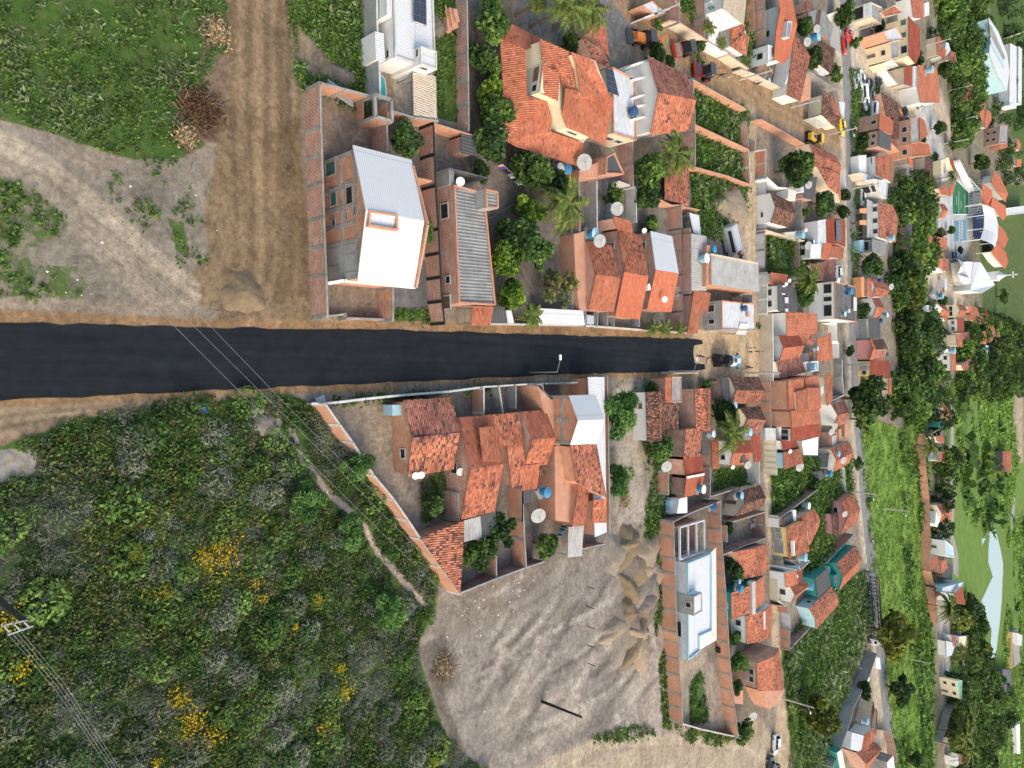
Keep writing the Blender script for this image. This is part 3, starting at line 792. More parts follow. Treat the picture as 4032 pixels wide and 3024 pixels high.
def solar(label,c,z,nx,ny,dz=0.0,grp='solar panel arrays'):
 P = [W(p,z + (dz if i in (1,2) else 0)) for i,p in enumerate(c)]; ctr = sum(P,Vector((0,0,0))) / 4
 o = thing('solar_array',label, 'solar panels',ctr,grp)
 for i in range(nx):
  for j in range(ny):
   f = lambda u,v: P[0].lerp(P[1],u).lerp(P[3].lerp(P[2],u),v)
   e = .02
   q = [f((i + e) / nx,(j + e) / ny),f((i + 1 - e) / nx,(j + e) / ny),f((i + 1 - e) / nx,(j + 1 - e) / ny),f((i + e) / nx,(j + 1 - e) / ny)]
   MB().slab([a - Vector((0,0,.012)) + (a - sum(q,Vector((0,0,0))) / 4) * .035 for a in q],.04).build('panel_frame', 'steel',o)
   MB().slab(q,.04).build('solar_panel', 'pv',o)
 for a in P: MB().bar(a - Vector((0,0,.05)),a - Vector((0,0,.4)),.06).build('rail', 'steel',o)
 return o
# -- cars
def wheels(o,xs,ys,r,wd=.22,hub='steel'):
 for x in xs:
  for y in ys:
   m = MB(); m.lathe([(r * .55,-wd / 2),(r,-wd / 2),(r,wd / 2),(r * .55,wd / 2)],16,(x,y,r),Vector((0,1,0)))
   w_ = m.build('wheel', 'rubber',o); MB().lathe([(0,-wd / 2 - .01),(r * .55,-wd / 2 - .01),(r * .55,wd / 2 + .01),(0,wd / 2 + .01)],12,(x,y,r),Vector((0,1,0))).build('rim',hub,w_)
def hull(secs):
 """body from cross sections: (x, half width, z bottom, z top, top half width)"""
 m = MB(); rings = []
 for x,hw,z0,z1,tw in secs:
  rings.append([Vector(p) for p in ((x,-hw * .9,z0),(x,hw * .9,z0),(x,hw,z0 + (z1 - z0) * .35),(x,hw * .98,z0 + (z1 - z0) * .7),(x,tw,z1),(x,-tw,z1),(x,-hw * .98,z0 + (z1 - z0) * .7),(x,-hw,z0 + (z1 - z0) * .35))])
 for A,B in zip(rings,rings[1:]):
  for k in range(8): m.poly([A[k],A[(k + 1) % 8],B[(k + 1) % 8],B[k]])
 m.poly(rings[0][::-1]); m.poly(rings[-1]); return m
def make_car(col,kind='hatch'):
 def f():
  o = thing('van' if kind == 'van' else 'car',None,None,(0,0,0))
  L = {'hatch': 2.0, 'sedan': 2.2, 'van': 2.2, 'pickup': 2.5}[kind]
  if kind == 'van':
   hull([(-L,.80,.35,1.75,.70),(-L + .1,.86,.3,1.95,.74),(1.3,.86,.3,1.95,.74),(1.75,.85,.3,1.25,.78),(L,.78,.35,.95,.70)]).build('body',col,o)
   g = (( -1.7,1.2),1.25,1.78)
  else:
   hull([(-L,.74,.38,.80,.66),(-L + .12,.82,.28,.96,.74),(-.9,.85,.26,.98,.78),(.7,.85,.26,.96,.78),(L - .35,.82,.28,.86,.72),(L,.70,.34,.66,.62)]).build('body',col,o)
   xb,xe = {'hatch': (-1.75,1.0), 'sedan': (-1.35,1.0), 'pickup': (-.2,1.25)}[kind]
   hull([(xb,.72,.92,.97,.70),(xb + .45,.70,.92,1.42,.56),(xe - .8,.70,.92,1.46,.58),(xe,.72,.92,.97,.70)]).build('window', 'glass',o)
   hull([(xb + .42,.58,1.415,1.45,.50),(xb + .6,.60,1.42,1.475,.54),(xe - .9,.60,1.44,1.50,.54),(xe - .74,.58,1.43,1.46,.50)]).build('roof',col,o)
   for x in (xb + .5,(xb + xe) / 2 - .05):
    m = MB()
    for s in (-1,1): m.bar((x,s * .74,.95),(x + .06,s * .60,1.44),.08,.05)
    m.build('pillar',col,o)
  if kind == 'van':
   for s in (-1,1): MB().box((-.2,s * .845,1.5),(2.9,.06,.45)).build('window', 'glass',o)
   MB().bar((1.33,0,1.86),(1.70,0,1.32),1.35,.03).build('windscreen', 'glass',o)
  for s in (-1,1):
   MB().box((L - .08,s * .55,.68),(.1,.3,.14)).build('headlight', 'whiteP',o); MB().box((-L + .03,s * .6,.75),(.08,.22,.16)).build('tail_light', 'redM',o)
   MB().box((.95,s * .93,1.0),(.12,.16,.12)).build('mirror',col,o)
  for x in (L - .03,-L + .02): MB().box((x,0,.42),(.12,1.5,.16)).build('bumper', 'steelD',o)
  wheels(o,(-L * .62,L * .62),(-.76,.76),.31)
  return o
 return f
def car(label,x,y,ang,col='car_white',kind='hatch',grp='parked cars',cat=None,s=1.0):
 """ang: heading in degrees from +Y (away from the drone) towards +X"""
 return put('car' + col + kind,make_car(col,kind),label,cat or ('van' if kind == 'van' else 'car'),W((x,y),.5).xy.to_3d(),R(90 - ang),s,grp)
# -- people
POSE = {}
def skin_obj(verts,edges,radii,root,sub=1):
 me = bpy.data.meshes.new('tmp'); me.from_pydata(verts,edges,[])
 ob = bpy.data.objects.new('tmp',me); COL.objects.link(ob)
 md = ob.modifiers.new('s', 'SKIN'); sv = me.skin_vertices[0].data if len(me.skin_vertices) else None
 if sv is None:
  bm = bmesh.new(); bm.from_mesh(me); bm.verts.layers.skin.verify(); bm.to_mesh(me); bm.free(); sv = me.skin_vertices[0].data
 for i,r in enumerate(radii):
  sv[i].radius = (r,r) if not isinstance(r,tuple) else r; sv[i].use_root = (i == root)
 if sub: ob.modifiers.new('u', 'SUBSURF').levels = sub
 dg = bpy.context.evaluated_depsgraph_get(); r = bpy.data.meshes.new_from_object(ob.evaluated_get(dg))
 bpy.data.objects.remove(ob); bpy.data.meshes.remove(me)
 r.polygons.foreach_set('use_smooth',[True] * len(r.polygons)); return r
def pose_mesh(pose):
 """pose: (lean, stride, left arm (out, fwd), right arm (out, fwd), elbow bend, sit)"""
 if pose in POSE: return POSE[pose]
 lean,st,la,ra,eb,sit = pose
 hz = .92 if not sit else .62
 V = [(0,0,hz),(0,lean * .15,hz + .22),(0,lean * .32,hz + .44),(0,lean * .40,hz + .55),(0,lean * .46,hz + .63),(0,lean * .5 + .01,hz + .74)]
 r = [(.15,.11),(.135,.10),(.16,.11),(.055,.055),(.075,.085),(.078,.095)]; E = [(0,1),(1,2),(2,3),(3,4),(4,5)]
 nose = len(V); V.append((0,lean * .48 + .10,hz + .665)); r.append(.022); E.append((4,nose))
 legs,arms = [],[]
 for s in (-1,1):
  f = st * s; i = len(V)
  if sit: L = [(s * .10,.02,hz - .02),(s * .17,.40,hz - .02),(s * .18,.34,hz - .40),(s * .18,.46,hz - .44)]
  else: L = [(s * .09,0,hz - .06),(s * .10,f * .16 + .04,hz * .52),(s * .10,f * .30 - .03,.09),(s * .11,f * .30 + .13,.035)]
  V += L; r += [.095,.065,.045,(.045,.03)]; E += [(0,i),(i,i + 1),(i + 1,i + 2),(i + 2,i + 3)]; legs.append(i)
  o_,fw = la if s < 0 else ra; i = len(V); sh = Vector((s * .18,lean * .34,hz + .42))
  el = sh + Vector((s * (.05 + .25 * o_),fw * .25,-.28 + .1 * (abs(fw) + o_))); wr = el + Vector((s * (.02 + .10 * o_) * (1 - eb),fw * .1 + eb * .22,-.24 + eb * .22 + .05 * o_)); d = (wr - el).normalized(); pm = wr + d * .075
  V += [tuple(sh),tuple(el),tuple(wr),tuple(pm)]; r += [.06,.042,.030,(.04,.02)]; E += [(2,i),(i,i + 1),(i + 1,i + 2),(i + 2,i + 3)]; arms.append(i)
  sd = Vector((0,1,0)); sd = (sd - d * sd.dot(d)).normalized() if abs(d.y) < .9 else Vector((1,0,0))
  for k,ln in enumerate((.065,.078,.083,.074)):
   j = len(V); b = pm + sd * (.030 - .02 * k) + d * .012; V += [tuple(b + d * ln * .5),tuple(b + d * ln + sd.cross(d) * s * .012)]; r += [.0095,.0085]; E += [(i + 3,j),(j,j + 1)]
  j = len(V); b = wr + d * .02 + sd * .038; V += [tuple(b),tuple(b + d * .045 + sd * .014)]; r += [.011,.0095]; E += [(i + 2,j),(j,j + 1)]
 body = skin_obj(V,E,r,0)
 a0,a1 = arms; l0,l1 = legs
 def pick(ids,ed,add,root):
  mp = {v: k for k,v in enumerate(ids)}
  rr = [tuple(q + add for q in r[v]) if isinstance(r[v],tuple) else r[v] + add for v in ids]
  return skin_obj([V[v] for v in ids],[(mp[a],mp[b]) for a,b in ed],rr,mp[root])
 shirt = pick([0,1,2,a0,a0 + 1,a1,a1 + 1],[(0,1),(1,2),(2,a0),(a0,a0 + 1),(2,a1),(a1,a1 + 1)],.016,0)
 trous = pick([0,l0,l0 + 1,l0 + 2,l1,l1 + 1,l1 + 2],[(0,l0),(l0,l0 + 1),(l0 + 1,l0 + 2),(0,l1),(l1,l1 + 1),(l1 + 1,l1 + 2)],.014,0)
 hc = Vector((0,lean * .5 - .015,hz + .775)); hm = MB(); hm.lathe([(.092,-.05),(.102,0),(.085,.06),(.04,.09),(0,.095)],12,hc)
 q = hm.build('hair', 'hair',None,True); hair = q.data; bpy.data.objects.remove(q)
 POSE[pose] = (body,shirt,trous,hair); return POSE[pose]
def recol(me,mat):
 key = (me.name,mat)
 if key not in POSE:
  c = me.copy(); c.materials.clear(); c.materials.append(M[mat]); POSE[key] = c
 return POSE[key]
STAND = (.05,.12,(.1,.1),(.1,.0),.15,0); WALK = (.1,1.0,(.15,.6),(.15,-.5),.2,0); WORK = (.45,.5,(.3,.9),(.5,.6),.5,0); SITP = (.25,0,(.15,1.0),(.15,1.0),.4,1)
def person(label,x,y,face,pose=STAND,shirt='cloth_white',trous='cloth_dark',hair='hair',z=0,pos=None,grp=None,s=1.0,par=None):
 b,sh,tr,hr = pose_mesh(pose); p = pos if pos is not None else W((x,y),z)
 o = link('person',recol(b, 'skin')); o.location = p; o.rotation_euler = (0,0,-R(face)); o.scale = (s,s,s)
 link('shirt',recol(sh,shirt),o); link('trousers',recol(tr,trous),o); link('hair' if hair == 'hair' else 'cap',recol(hr,hair),o)
 return tag(o,label, 'person',grp)
def make_moto(col):
 def f():
  o = thing('motorcycle',None,None,(0,0,0))
  for x in (-.62,.62):
   m = MB(); m.lathe([(.2,-.05),(.29,-.06),(.29,.06),(.2,.05)],16,(x,0,.29),Vector((0,1,0))); wh = m.build('wheel', 'rubber',o)
   MB().lathe([(0,-.03),(.2,-.03),(.2,.03),(0,.03)],10,(x,0,.29),Vector((0,1,0))).build('rim', 'steel',wh)
  hull([(-.1,.12,.55,.78,.08),(.1,.15,.55,.92,.11),(.4,.12,.6,.88,.07)]).build('fuel_tank',col,o); hull([(-.75,.10,.68,.80,.08),(-.4,.14,.66,.82,.12),(-.05,.12,.68,.80,.1)]).build('seat', 'rubber',o)
  MB().box((.05,0,.42),(.45,.24,.3)).build('engine', 'steelD',o)
  m = MB(); m.bar((.62,0,.29),(.42,0,.98),.07); m.bar((.38,-.36,1.02),(.38,.36,1.02),.04); m.build('handlebar', 'steel',o)
  MB().box((.56,0,.86),(.1,.16,.16)).build('headlight', 'whiteP',o); MB().bar((-.1,0,.5),(-.62,0,.29),.08).build('swing_arm', 'steelD',o)
  return o
 return f
def moto(label,x,y,ang,col='redM',grp='motorcycles'): return put('moto' + col,make_moto(col),label, 'motorcycle',W((x,y),.3).xy.to_3d(),R(90 - ang),1,grp)
def make_bike():
 o = thing('bicycle',None,None,(0,0,0))
 for x in (-.52,.52):
  m = MB(); pts = [(x + .33 * math.cos(a * .3927),0,.34 + .33 * math.sin(a * .3927)) for a in range(17)]; m.tube(pts,.03,5,False); m.build('wheel', 'rubber',o)
 m = MB()
 for a,b in (((-.52,0,.34),(-.12,0,.32)),((-.12,0,.32),(-.22,0,.85)),((-.2,0,.75),(.36,0,.78)),((-.12,0,.32),(.38,0,.7)),((.34,0,.92),(.52,0,.34)),((-.52,0,.34),(-.2,0,.75))): m.bar(a,b,.045)
 m.build('frame', 'redM',o); MB().box((-.23,0,.9),(.26,.16,.06)).build('saddle', 'rubber',o); MB().bar((.33,-.28,.98),(.33,.28,.98),.035).build('handlebar', 'steelD',o)
 return o
# -- poles, lamps and wires
def pole(label,x,y,h=6.2,arm=1.4,arm_ang=0,lamp=None,grp='utility poles',mat='conc',arms=1,r0=.17):
 p = W((x,y)); o = thing('utility_pole',label, 'utility pole',(p.x,p.y,0),grp)
 MB().tube([(p.x,p.y,0),(p.x,p.y,h)],[r0,r0 * .65],8).build('pole_shaft',mat,o)
 a = R(arm_ang); d = Vector((math.cos(a),math.sin(a),0))
 for k in range(arms):
  z = h - .25 - k * .9; m = MB(); m.bar(Vector((p.x,p.y,z)) - d * arm / 2,Vector((p.x,p.y,z)) + d * arm / 2,.11); m.build('crossarm', 'woodL',o)
  m = MB()
  for t in (-.45,-.15,.45): m.lathe([(.05,0),(.06,.1),(.03,.18),(0,.2)],8,Vector((p.x,p.y,z + .06)) + d * arm * t)
  m.build('insulator', 'plasterG',o)
 if lamp is not None:
  a = R(lamp); e = Vector((math.cos(a),math.sin(a),0)); s = Vector((p.x,p.y,h - 1.2)); t = s + e * 1.3 + Vector((0,0,.45))
  MB().bar(s,t,.06).build('lamp_arm', 'steel',o); MB().box(t + e * .2,(.55,.26,.14),rz=a).build('lamp_head', 'whiteP',o)
 return o
def wire(label,pts,r=.014,mat='steel',sag=0.0,grp='overhead wires'):
 P = [W(p[:2] if not isinstance(p[0],str) else p[:3],p[-1]) for p in pts]; m = MB()
 if len(P) == 2 and sag:
  P = [P[0].lerp(P[1],i / 12) - Vector((0,0,sag * 4 * (i / 12) * (1 - i / 12))) for i in range(13)]
 m.tube(P,r,4); return tag(m.build('overhead_wire',mat),label, 'wire',grp)
def box_thing(name,label,cat,x,y,size,mat,rz=0,z=0,grp=None):
 p = W((x,y),z); m = MB(); m.box((p.x,p.y,z + size[2] / 2),size,rz=R(rz)); return tag(m.build(name,mat),label,cat,grp)
# -- machines
def finish(o,label,cat,x,y,ang,grp=None,s=1.0):
 p = W((x,y),.6); o.location = (p.x,p.y,0); o.rotation_euler = (0,0,R(90 - ang)); o.scale = (s,s,s); return tag(o,label,cat,grp)
def make_roller(padded):
 o = thing('road_roller',None,None,(0,0,0))
 d = MB().lathe([(.2,-1.0),(.72,-1.0),(.72,1.0),(.2,1.0)],26,(1.55,0,.72),Vector((0,1,0))).build('drum', 'steelD' if not padded else 'soilG',o,False)
 if padded:
  m = MB()
  for i in range(14):
   for j in range(7):
    a = i * .4488 + (j % 2) * .22; y = -.85 + j * .283; m.box((1.55 + .76 * math.cos(a),y,.72 + .76 * math.sin(a)),(.14,.13,.14),rot=Matrix.Rotation(-a,3, 'Y'))
  m.build('drum_pad', 'soilW',d)
 m = MB()
 for s in (-1,1): m.box((1.45,s * 1.1,.8),(1.9,.12,.35))
 m.box((2.42,0,.85),(.14,2.3,.4)); m.box((.55,0,.8),(.14,2.3,.4)); m.build('drum_frame', 'redM',o)
 hull([(-2.5,.75,.75,1.5,.65),(-2.3,.85,.7,1.75,.75),(-1.0,.85,.7,1.75,.75),(-.9,.8,.7,1.6,.7)]).build('engine_hood', 'steelD',o)
 MB().box((-2.0,0,1.79),(.5,.9,.06)).build('grille', 'yellowM' if not padded else 'dark',o)
 MB().box((-.35,0,.95),(1.15,1.3,.3)).build('cab_floor', 'redM',o)
 m = MB()
 for x in (-.9,.25):
  for s in (-1,1): m.bar((x,s * .7,1.0),(x,s * .7,2.75),.08)
 m.build('cab_post', 'steelD',o)
 MB().box((-.33,0,1.9),(1.05,1.3,1.5)).build('cab_glass', 'glass',o); MB().slab([(-1.15,-.95,2.85),(.55,-.95,2.85),(.55,.95,2.85),(-1.15,.95,2.85)],.14).build('canopy', 'steelD',o)
 MB().box((-.4,0,1.3),(.5,.5,.5)).build('seat', 'rubber',o)
 wheels(o,(-1.75,),(-.9,.9),.72,.5, 'redM'); return o
def make_excavator():
 o = thing('backhoe_loader',None,None,(0,0,0))
 wheels(o,(-1.1,),(-.95,.95),.75,.5, 'orangeM'); wheels(o,(1.4,),(-.9,.9),.5,.35, 'orangeM')
 hull([(-1.7,.6,.6,1.2,.55),(-.4,.7,.6,1.4,.6),(.4,.65,.7,1.6,.5),(2.1,.6,.7,1.45,.5)]).build('body', 'orangeM',o)
 MB().box((-.55,0,1.95),(1.3,1.4,1.25)).build('cab_glass', 'glass',o); MB().slab([(-1.4,-.85,2.62),(.3,-.85,2.62),(.3,.85,2.62),(-1.4,.85,2.62)],.12).build('cab_roof', 'steelD',o)
 m = MB(); m.bar((-1.7,0,1.0),(-2.5,.2,2.9),.3,.35); m.bar((-2.5,.2,2.9),(-3.3,.3,1.5),.25,.3); m.build('boom', 'orangeM',o)
 MB().box((-3.3,.3,1.15),(.5,.7,.6)).build('digger_bucket', 'steelD',o)
 m = MB()
 for s in (-1,1): m.bar((.6,s * .6,1.3),(2.6,s * .6,.6),.15,.25)
 m.build('loader_arm', 'orangeM',o); hull([(2.5,1.1,.15,.9,1.1),(2.9,1.1,.1,.55,1.1),(3.2,1.1,.08,.2,1.1)]).build('loader_bucket', 'steelD',o)
 return o
def make_grader():
 o = thing('motor_grader',None,None,(0,0,0))
 wheels(o,(-2.4,-1.2),(-.95,.95),.62,.4, 'yellowM'); wheels(o,(2.9,),(-.95,.95),.62,.35, 'yellowM')
 hull([(-3.1,.65,.8,1.6,.6),(-2.9,.75,.75,1.85,.65),(-.9,.75,.75,1.85,.65)]).build('engine_hood', 'yellowM',o)
 MB().box((-1.9,0,1.9),(1.2,.7,.06)).build('grille', 'steelD',o)
 MB().box((-.3,0,1.9),(1.1,1.4,1.7)).build('cab_glass', 'glass',o); MB().slab([(-1.0,-.9,2.95),(.45,-.9,2.95),(.45,.9,2.95),(-1.0,.9,2.95)],.14).build('cab_roof', 'yellowM',o)
 m = MB(); m.bar((.2,0,1.4),(2.9,0,1.5),.35,.4); m.bar((2.9,-.8,.75),(2.9,.8,.75),.2); m.bar((2.9,0,.75),(2.9,0,1.5),.25); m.build('frame', 'yellowM',o)
 MB().bar((.7,-1.6,.45),(1.6,1.6,.45),.12,.6).build('blade', 'steel',o); MB().box((3.6,0,.85),(.2,2.2,.6)).build('front_blade', 'yellowM',o)
 return o
def make_tanker():
 o = thing('asphalt_tanker_truck',None,None,(0,0,0))
 wheels(o,(-2.6,-1.5,2.3),(-1.0,1.0),.5,.4)
 m = MB(); m.box((-.3,-.4,.85),(6.4,.15,.25)); m.box((-.3,.4,.85),(6.4,.15,.25)); m.build('chassis', 'dark',o)
 q = [(0.02,0),(.95,.05),(1.08,.25),(1.08,3.1),(.95,3.3),(.02,3.35)]
 MB().lathe(q,24,(-1.75,0,1.95),Vector((1,0,0))).build('tank', 'metalW',o,True)
 MB().lathe([(.02,0),(1.0,.02),(1.1,.3),(1.1,1.45),(1.02,1.5)],24,(-2.05,0,1.95),Vector((1,0,0))).build('tar_coating', 'dark',o,True)
 MB().lathe([(.45,0),(.45,.25),(.35,.32),(0,.33)],14,(.15,0,2.95)).build('manhole', 'steelD',o)
 m = MB(); m.box((-2.9,0,1.35),(1.6,2.1,.9))
 for s in (-1,1): m.box((-2.9,s * .8,2.0),(1.5,.3,.5))
 m.box((-3.7,0,.7),(.25,2.4,.4)); m.bar((-3.6,-1.2,.6),(-3.6,1.2,.6),.2); m.build('spray_unit', 'dark',o)
 hull([(1.75,1.05,.6,2.45,1.0),(1.85,1.1,.55,2.65,1.05),(3.0,1.1,.55,2.6,1.02),(3.35,1.05,.55,1.75,1.0),(3.45,1.0,.6,1.3,.95)]).build('cab', 'blueM',o)
 MB().bar((3.05,0,2.5),(3.38,0,1.8),1.85,.05).build('windscreen', 'glass',o); MB().box((2.5,0,2.68),(.75,.9,.08)).build('roof_hatch', 'whiteP',o)
 for s in (-1,1):
  MB().box((2.5,s * 1.085,1.95),(.8,.06,.55)).build('window', 'glass',o); MB().box((3.3,s * 1.35,1.9),(.15,.28,.42)).build('mirror', 'dark',o); MB().box((3.45,s * .75,.9),(.08,.3,.2)).build('headlight', 'whiteP',o)
 m = MB(); m.tube([(-3.6,.6,.8),(-4.4,.5,.12),(-5.6,.2,.1),(-6.6,-.6,.5),(-7.1,-.9,.9)],.06,6); m.build('spray_hose', 'dark',o)
 return o
def make_carrier():
 o = thing('car_carrier_truck',None,None,(0,0,0))
 hull([(7.3,1.15,.6,2.6,1.1),(7.4,1.2,.55,2.8,1.15),(8.6,1.2,.55,2.7,1.1),(9.1,1.15,.55,1.6,1.05)]).build('cab', 'whiteP',o); MB().bar((8.65,0,2.6),(9.08,0,1.75),2.0,.05).build('windscreen', 'glass',o)
 for s in (-1,1): MB().box((8.1,s * 1.19,2.0),(.8,.06,.6)).build('window', 'glass',o)
 wheels(o,(-6.6,-5.5,8.2),(-1.0,1.0),.5,.35)
 for zz,nm in ((1.1, 'lower_deck'),(3.0, 'upper_deck')):
  m = MB()
  for s in (-1,1): m.box((-1.0,s * .75,zz),(16,.55,.08))
  for i in range(17): m.box((-8.8 + i * .98,0,zz - .06),(.1,2.4,.06))
  m.build(nm, 'wood' if zz > 2 else 'steelD',o)
 m = MB()
 for s in (-1,1):
  for i in range(9): m.bar((-8.8 + i * 1.95,s * 1.2,.7),(-8.8 + i * 1.95,s * 1.2,3.1),.13)
  m.bar((-9,s * 1.2,3.1),(7,s * 1.2,3.1),.16); m.bar((-9,s * 1.2,1.1),(7,s * 1.2,1.1),.16)
  for i in range(8): m.bar((-8.8 + i * 1.95,s * 1.2,1.1),(-6.85 + i * 1.95,s * 1.2,3.1),.09)
 m.build('side_frame', 'dark',o)
 m = MB()
 for s in (-1,1): m.bar((-9,s * .7,.9),(-10.8,s * .7,.15),.4,.1)
 m.build('loading_ramp', 'steelD',o); return o
def text_on(root,s,org,ux,uy,size,mat,name='lettering',sx=1.0):
 cu = bpy.data.curves.new(name, 'FONT'); cu.body = s; cu.size = size; cu.extrude = .01; cu.align_x = 'LEFT'; cu.shear = .25
 ob = bpy.data.objects.new(name,cu); COL.objects.link(ob); dg = bpy.context.evaluated_depsgraph_get()
 me = bpy.data.meshes.new_from_object(ob.evaluated_get(dg)); bpy.data.objects.remove(ob)
 ux = Vector(ux).normalized(); uy = Vector(uy).normalized(); n = ux.cross(uy); o = ORG.get(root.name,Vector((0,0,0)))
 for v in me.vertices: v.co = Vector(org) + ux * v.co.x * sx + uy * v.co.y + n * (v.co.z + .02) - o
 me.materials.clear(); me.materials.append(M[mat]); q = bpy.data.objects.new(name,me); COL.objects.link(q); q.parent = root; return q
# ------------------------------------------------------------------ THE GROUND PLAN: soils and plant cover
T('W0')
DIRT = (.200,.142,.084); TAN = (.34,.25,.155); GREY = (.215,.185,.148); PALE = (.285,.238,.178); ORD = (.25,.155,.083); YARD = (.17,.145,.12); CON = (.28,.27,.25)
GN = (.05,.10,.02); GB = (.15,.25,.045); GD = (.06,.11,.028)
gp([(-400,-700),(500,-700),(490,110),(455,150),(480,290),(380,350),(300,350),(230,330),(120,290),(0,258),(-400,200)],(.14,.12,.08),.72,GN)
gp([(440,60),(490,40),(490,290),(470,310),(400,300),(380,200),(430,170)],(.17,.12,.085),.25)
gp([(-400,200),(0,262),(110,300),(210,390),(330,500),(430,600),(470,690),(-400,690)],GREY,.08)
gp([(-400,210),(0,278),(100,330),(200,415),(320,520),(430,640),(440,690),(340,690),(250,600),(140,490),(50,385),(-400,340)],PALE,0)
gp([(-400,385),(50,390),(110,440),(150,480),(110,520),(60,540),(70,570),(170,575),(195,620),(160,650),(-400,640)],(.20,.18,.13),.5,GN)
gp([(200,385),(300,345),(440,340),(450,470),(450,560),(420,600),(330,510)],GREY,.16)
gp([(360,470),(400,480),(410,560),(380,545)],(.2,.17,.13),.6,GN)
gp([(490,-700),(625,-700),(622,100),(640,300),(660,400),(668,600),(672,690),(430,690),(400,600),(455,560),(440,460),(470,310),(490,180)],DIRT,0)
gp([(540,-700),(575,-700),(580,300),(590,640),(555,640),(545,300)],(.235,.165,.098),0)
gp([(600,250),(640,300),(660,400),(668,640),(625,640),(610,400)],(.155,.105,.064),0)
gp([(620,-700),(800,-700),(795,210),(700,190),(650,200),(632,60)],(.19,.155,.11),.95,GN)
gp([(625,30),(690,100),(745,150),(745,190),(690,170),(640,140),(625,100)],(.235,.185,.13),.08)
gp([(795,-700),(985,-700),(1000,270),(900,262),(800,250)],CON,0)
gp([(938,-700),(985,-700),(998,270),(942,255),(936,100)],(.2,.16,.12),.75,GN)
gp([(820,160),(852,150),(860,235),(830,240)],(.30,.23,.17),0); gp([(850,165),(885,165),(890,250),(855,250)],(.55,.46,.36),0)
gp([(690,190),(830,230),(840,320),(880,470),(830,690),(700,690)],(.21,.17,.13),0)
gp([(700,220),(760,215),(790,300),(740,330),(700,330)],(.29,.215,.15),0)
gp([(845,255),(905,265),(915,690),(850,690)],YARD,.1)
gp([(850,565),(955,565),(952,665),(850,665)],(.095,.09,.085),0)
gp([(850,665),(935,668),(935,700),(850,692)],(.12,.11,.08),.95,GN)
gp([(900,260),(1030,285),(1250,370),(1250,690),(1065,690),(945,370)],(.185,.155,.13),0)
gp([(1005,-700),(1110,-700),(1110,330),(1010,290)],(.15,.13,.1),.15)
gp([(1100,-700),(1320,-700),(1380,60),(1300,130),(1120,60)],(.16,.155,.15),.05)
gp([(1060,520),(1150,480),(1240,560),(1250,690),(1060,690)],(.16,.135,.11),.25)
gp([(1240,350),(1500,350),(1500,700),(1240,700)],(.18,.16,.135),.02)
gp([(1270,390),(1330,390),(1335,540),(1275,560)],(.23,.22,.21),0)
# verge soils beside the new asphalt
gp([(-400,655),(0,668),(480,690),(900,694),(1500,712),(1640,705),(1640,815),(1500,815),(1250,815),(900,846),(620,850),(300,882),(180,902),(0,962),(-400,1000)],ORD,0)
gp([(-400,890),(0,880),(250,868),(280,880),(180,905),(0,955),(-400,1000)],(.275,.205,.135),.02)
gp([(-400,655),(0,665),(300,680),(470,690),(470,662),(300,655),(0,640),(-400,630)],(.25,.20,.15),.03)
# scrub hillside
gp([(-400,1000),(0,962),(180,905),(260,878),(620,850),(665,868),(760,985),(950,1255),(940,1320),(900,1400),(960,1580),(1050,1659),(1050,2500),(-400,2500)],(.17,.15,.105),.8,GD)
gp([(-30,975),(70,965),(120,990),(60,1030),(-30,1070)],(.25,.225,.19),.3)
gp([(520,895),(560,880),(610,900),(610,945),(560,940)],(.38,.33,.28),.05)
gp([(620,925),(634,925),(660,985),(702,1045),(760,1100),(795,1140),(822,1190),(855,1225),(900,1275),(932,1310),(922,1316),(885,1282),(845,1235),(812,1198),(785,1148),(748,1108),(690,1055),(648,995)],(.42,.33,.26),0)
gp([(690,868),(1000,845),(1200,812),(1250,850),(840,860),(780,870)],(.27,.235,.185),.28,GN)
gp([(700,880),(850,865),(860,1010),(900,1080),(930,1120),(905,1150),(800,1000)],(.26,.215,.17),.12)
gp([(905,1040),(960,1010),(975,1060),(965,1110),(910,1130)],(.13,.11,.08),.9,GD)
gp([(740,875),(850,880),(850,1010),(790,960)],(.28,.225,.165),.02)
gp([(860,830),(1310,820),(1320,1180),(1000,1270),(930,1130),(850,1000)],(.175,.15,.125),0)
gp([(1310,815),(1480,815),(1470,1000),(1440,1200),(1330,1180),(1312,1000)],(.25,.21,.165),.4,GN)
gp([(1330,840),(1365,830),(1395,1100),(1350,1180),(1330,1100)],(.33,.28,.225),.08)
# bare lot
gp([(945,1315),(1000,1272),(1130,1235),(1250,1205),(1320,1165),(1425,1180),(1440,1560),(1400,1640),(1250,1700),(1050,1800),(1000,1620),(905,1400)],(.25,.215,.18),0)
gp([(945,1315),(1000,1272),(1130,1235),(1190,1230),(1100,1330),(960,1380),(920,1360)],(.22,.185,.15),0)
gp([(900,1400),(960,1370),(985,1480),(960,1500),(1010,1640),(990,1640)],(.15,.125,.1),.1)
gp([(1290,1330),(1380,1350),(1430,1420),(1440,1590),(1400,1600),(1330,1480)],(.34,.29,.24),0)
gp([(1150,1659),(1260,1610),(1450,1585),(1620,1598),(1690,1640),(1720,2500),(1000,2500)],(.36,.29,.21),0)
gp([(1270,1590),(1330,1570),(1400,1560),(1420,1590),(1330,1605),(1265,1615)],(.13,.115,.1),.3,GD)
gp([(1395,1130),(1425,1110),(1450,1580),(1432,1570)],(.14,.12,.09),.9,GD)
gp([(1455,1565),(1590,1590),(1560,1612),(1480,1600)],(.22,.19,.13),.6,GN)
gp([(1430,1110),(1570,1080),(1590,1580),(1455,1560)],(.29,.235,.18),.02)
gp([(1490,1480),(1515,1440),(1530,1560),(1490,1560)],(.14,.12,.09),.9,GD)
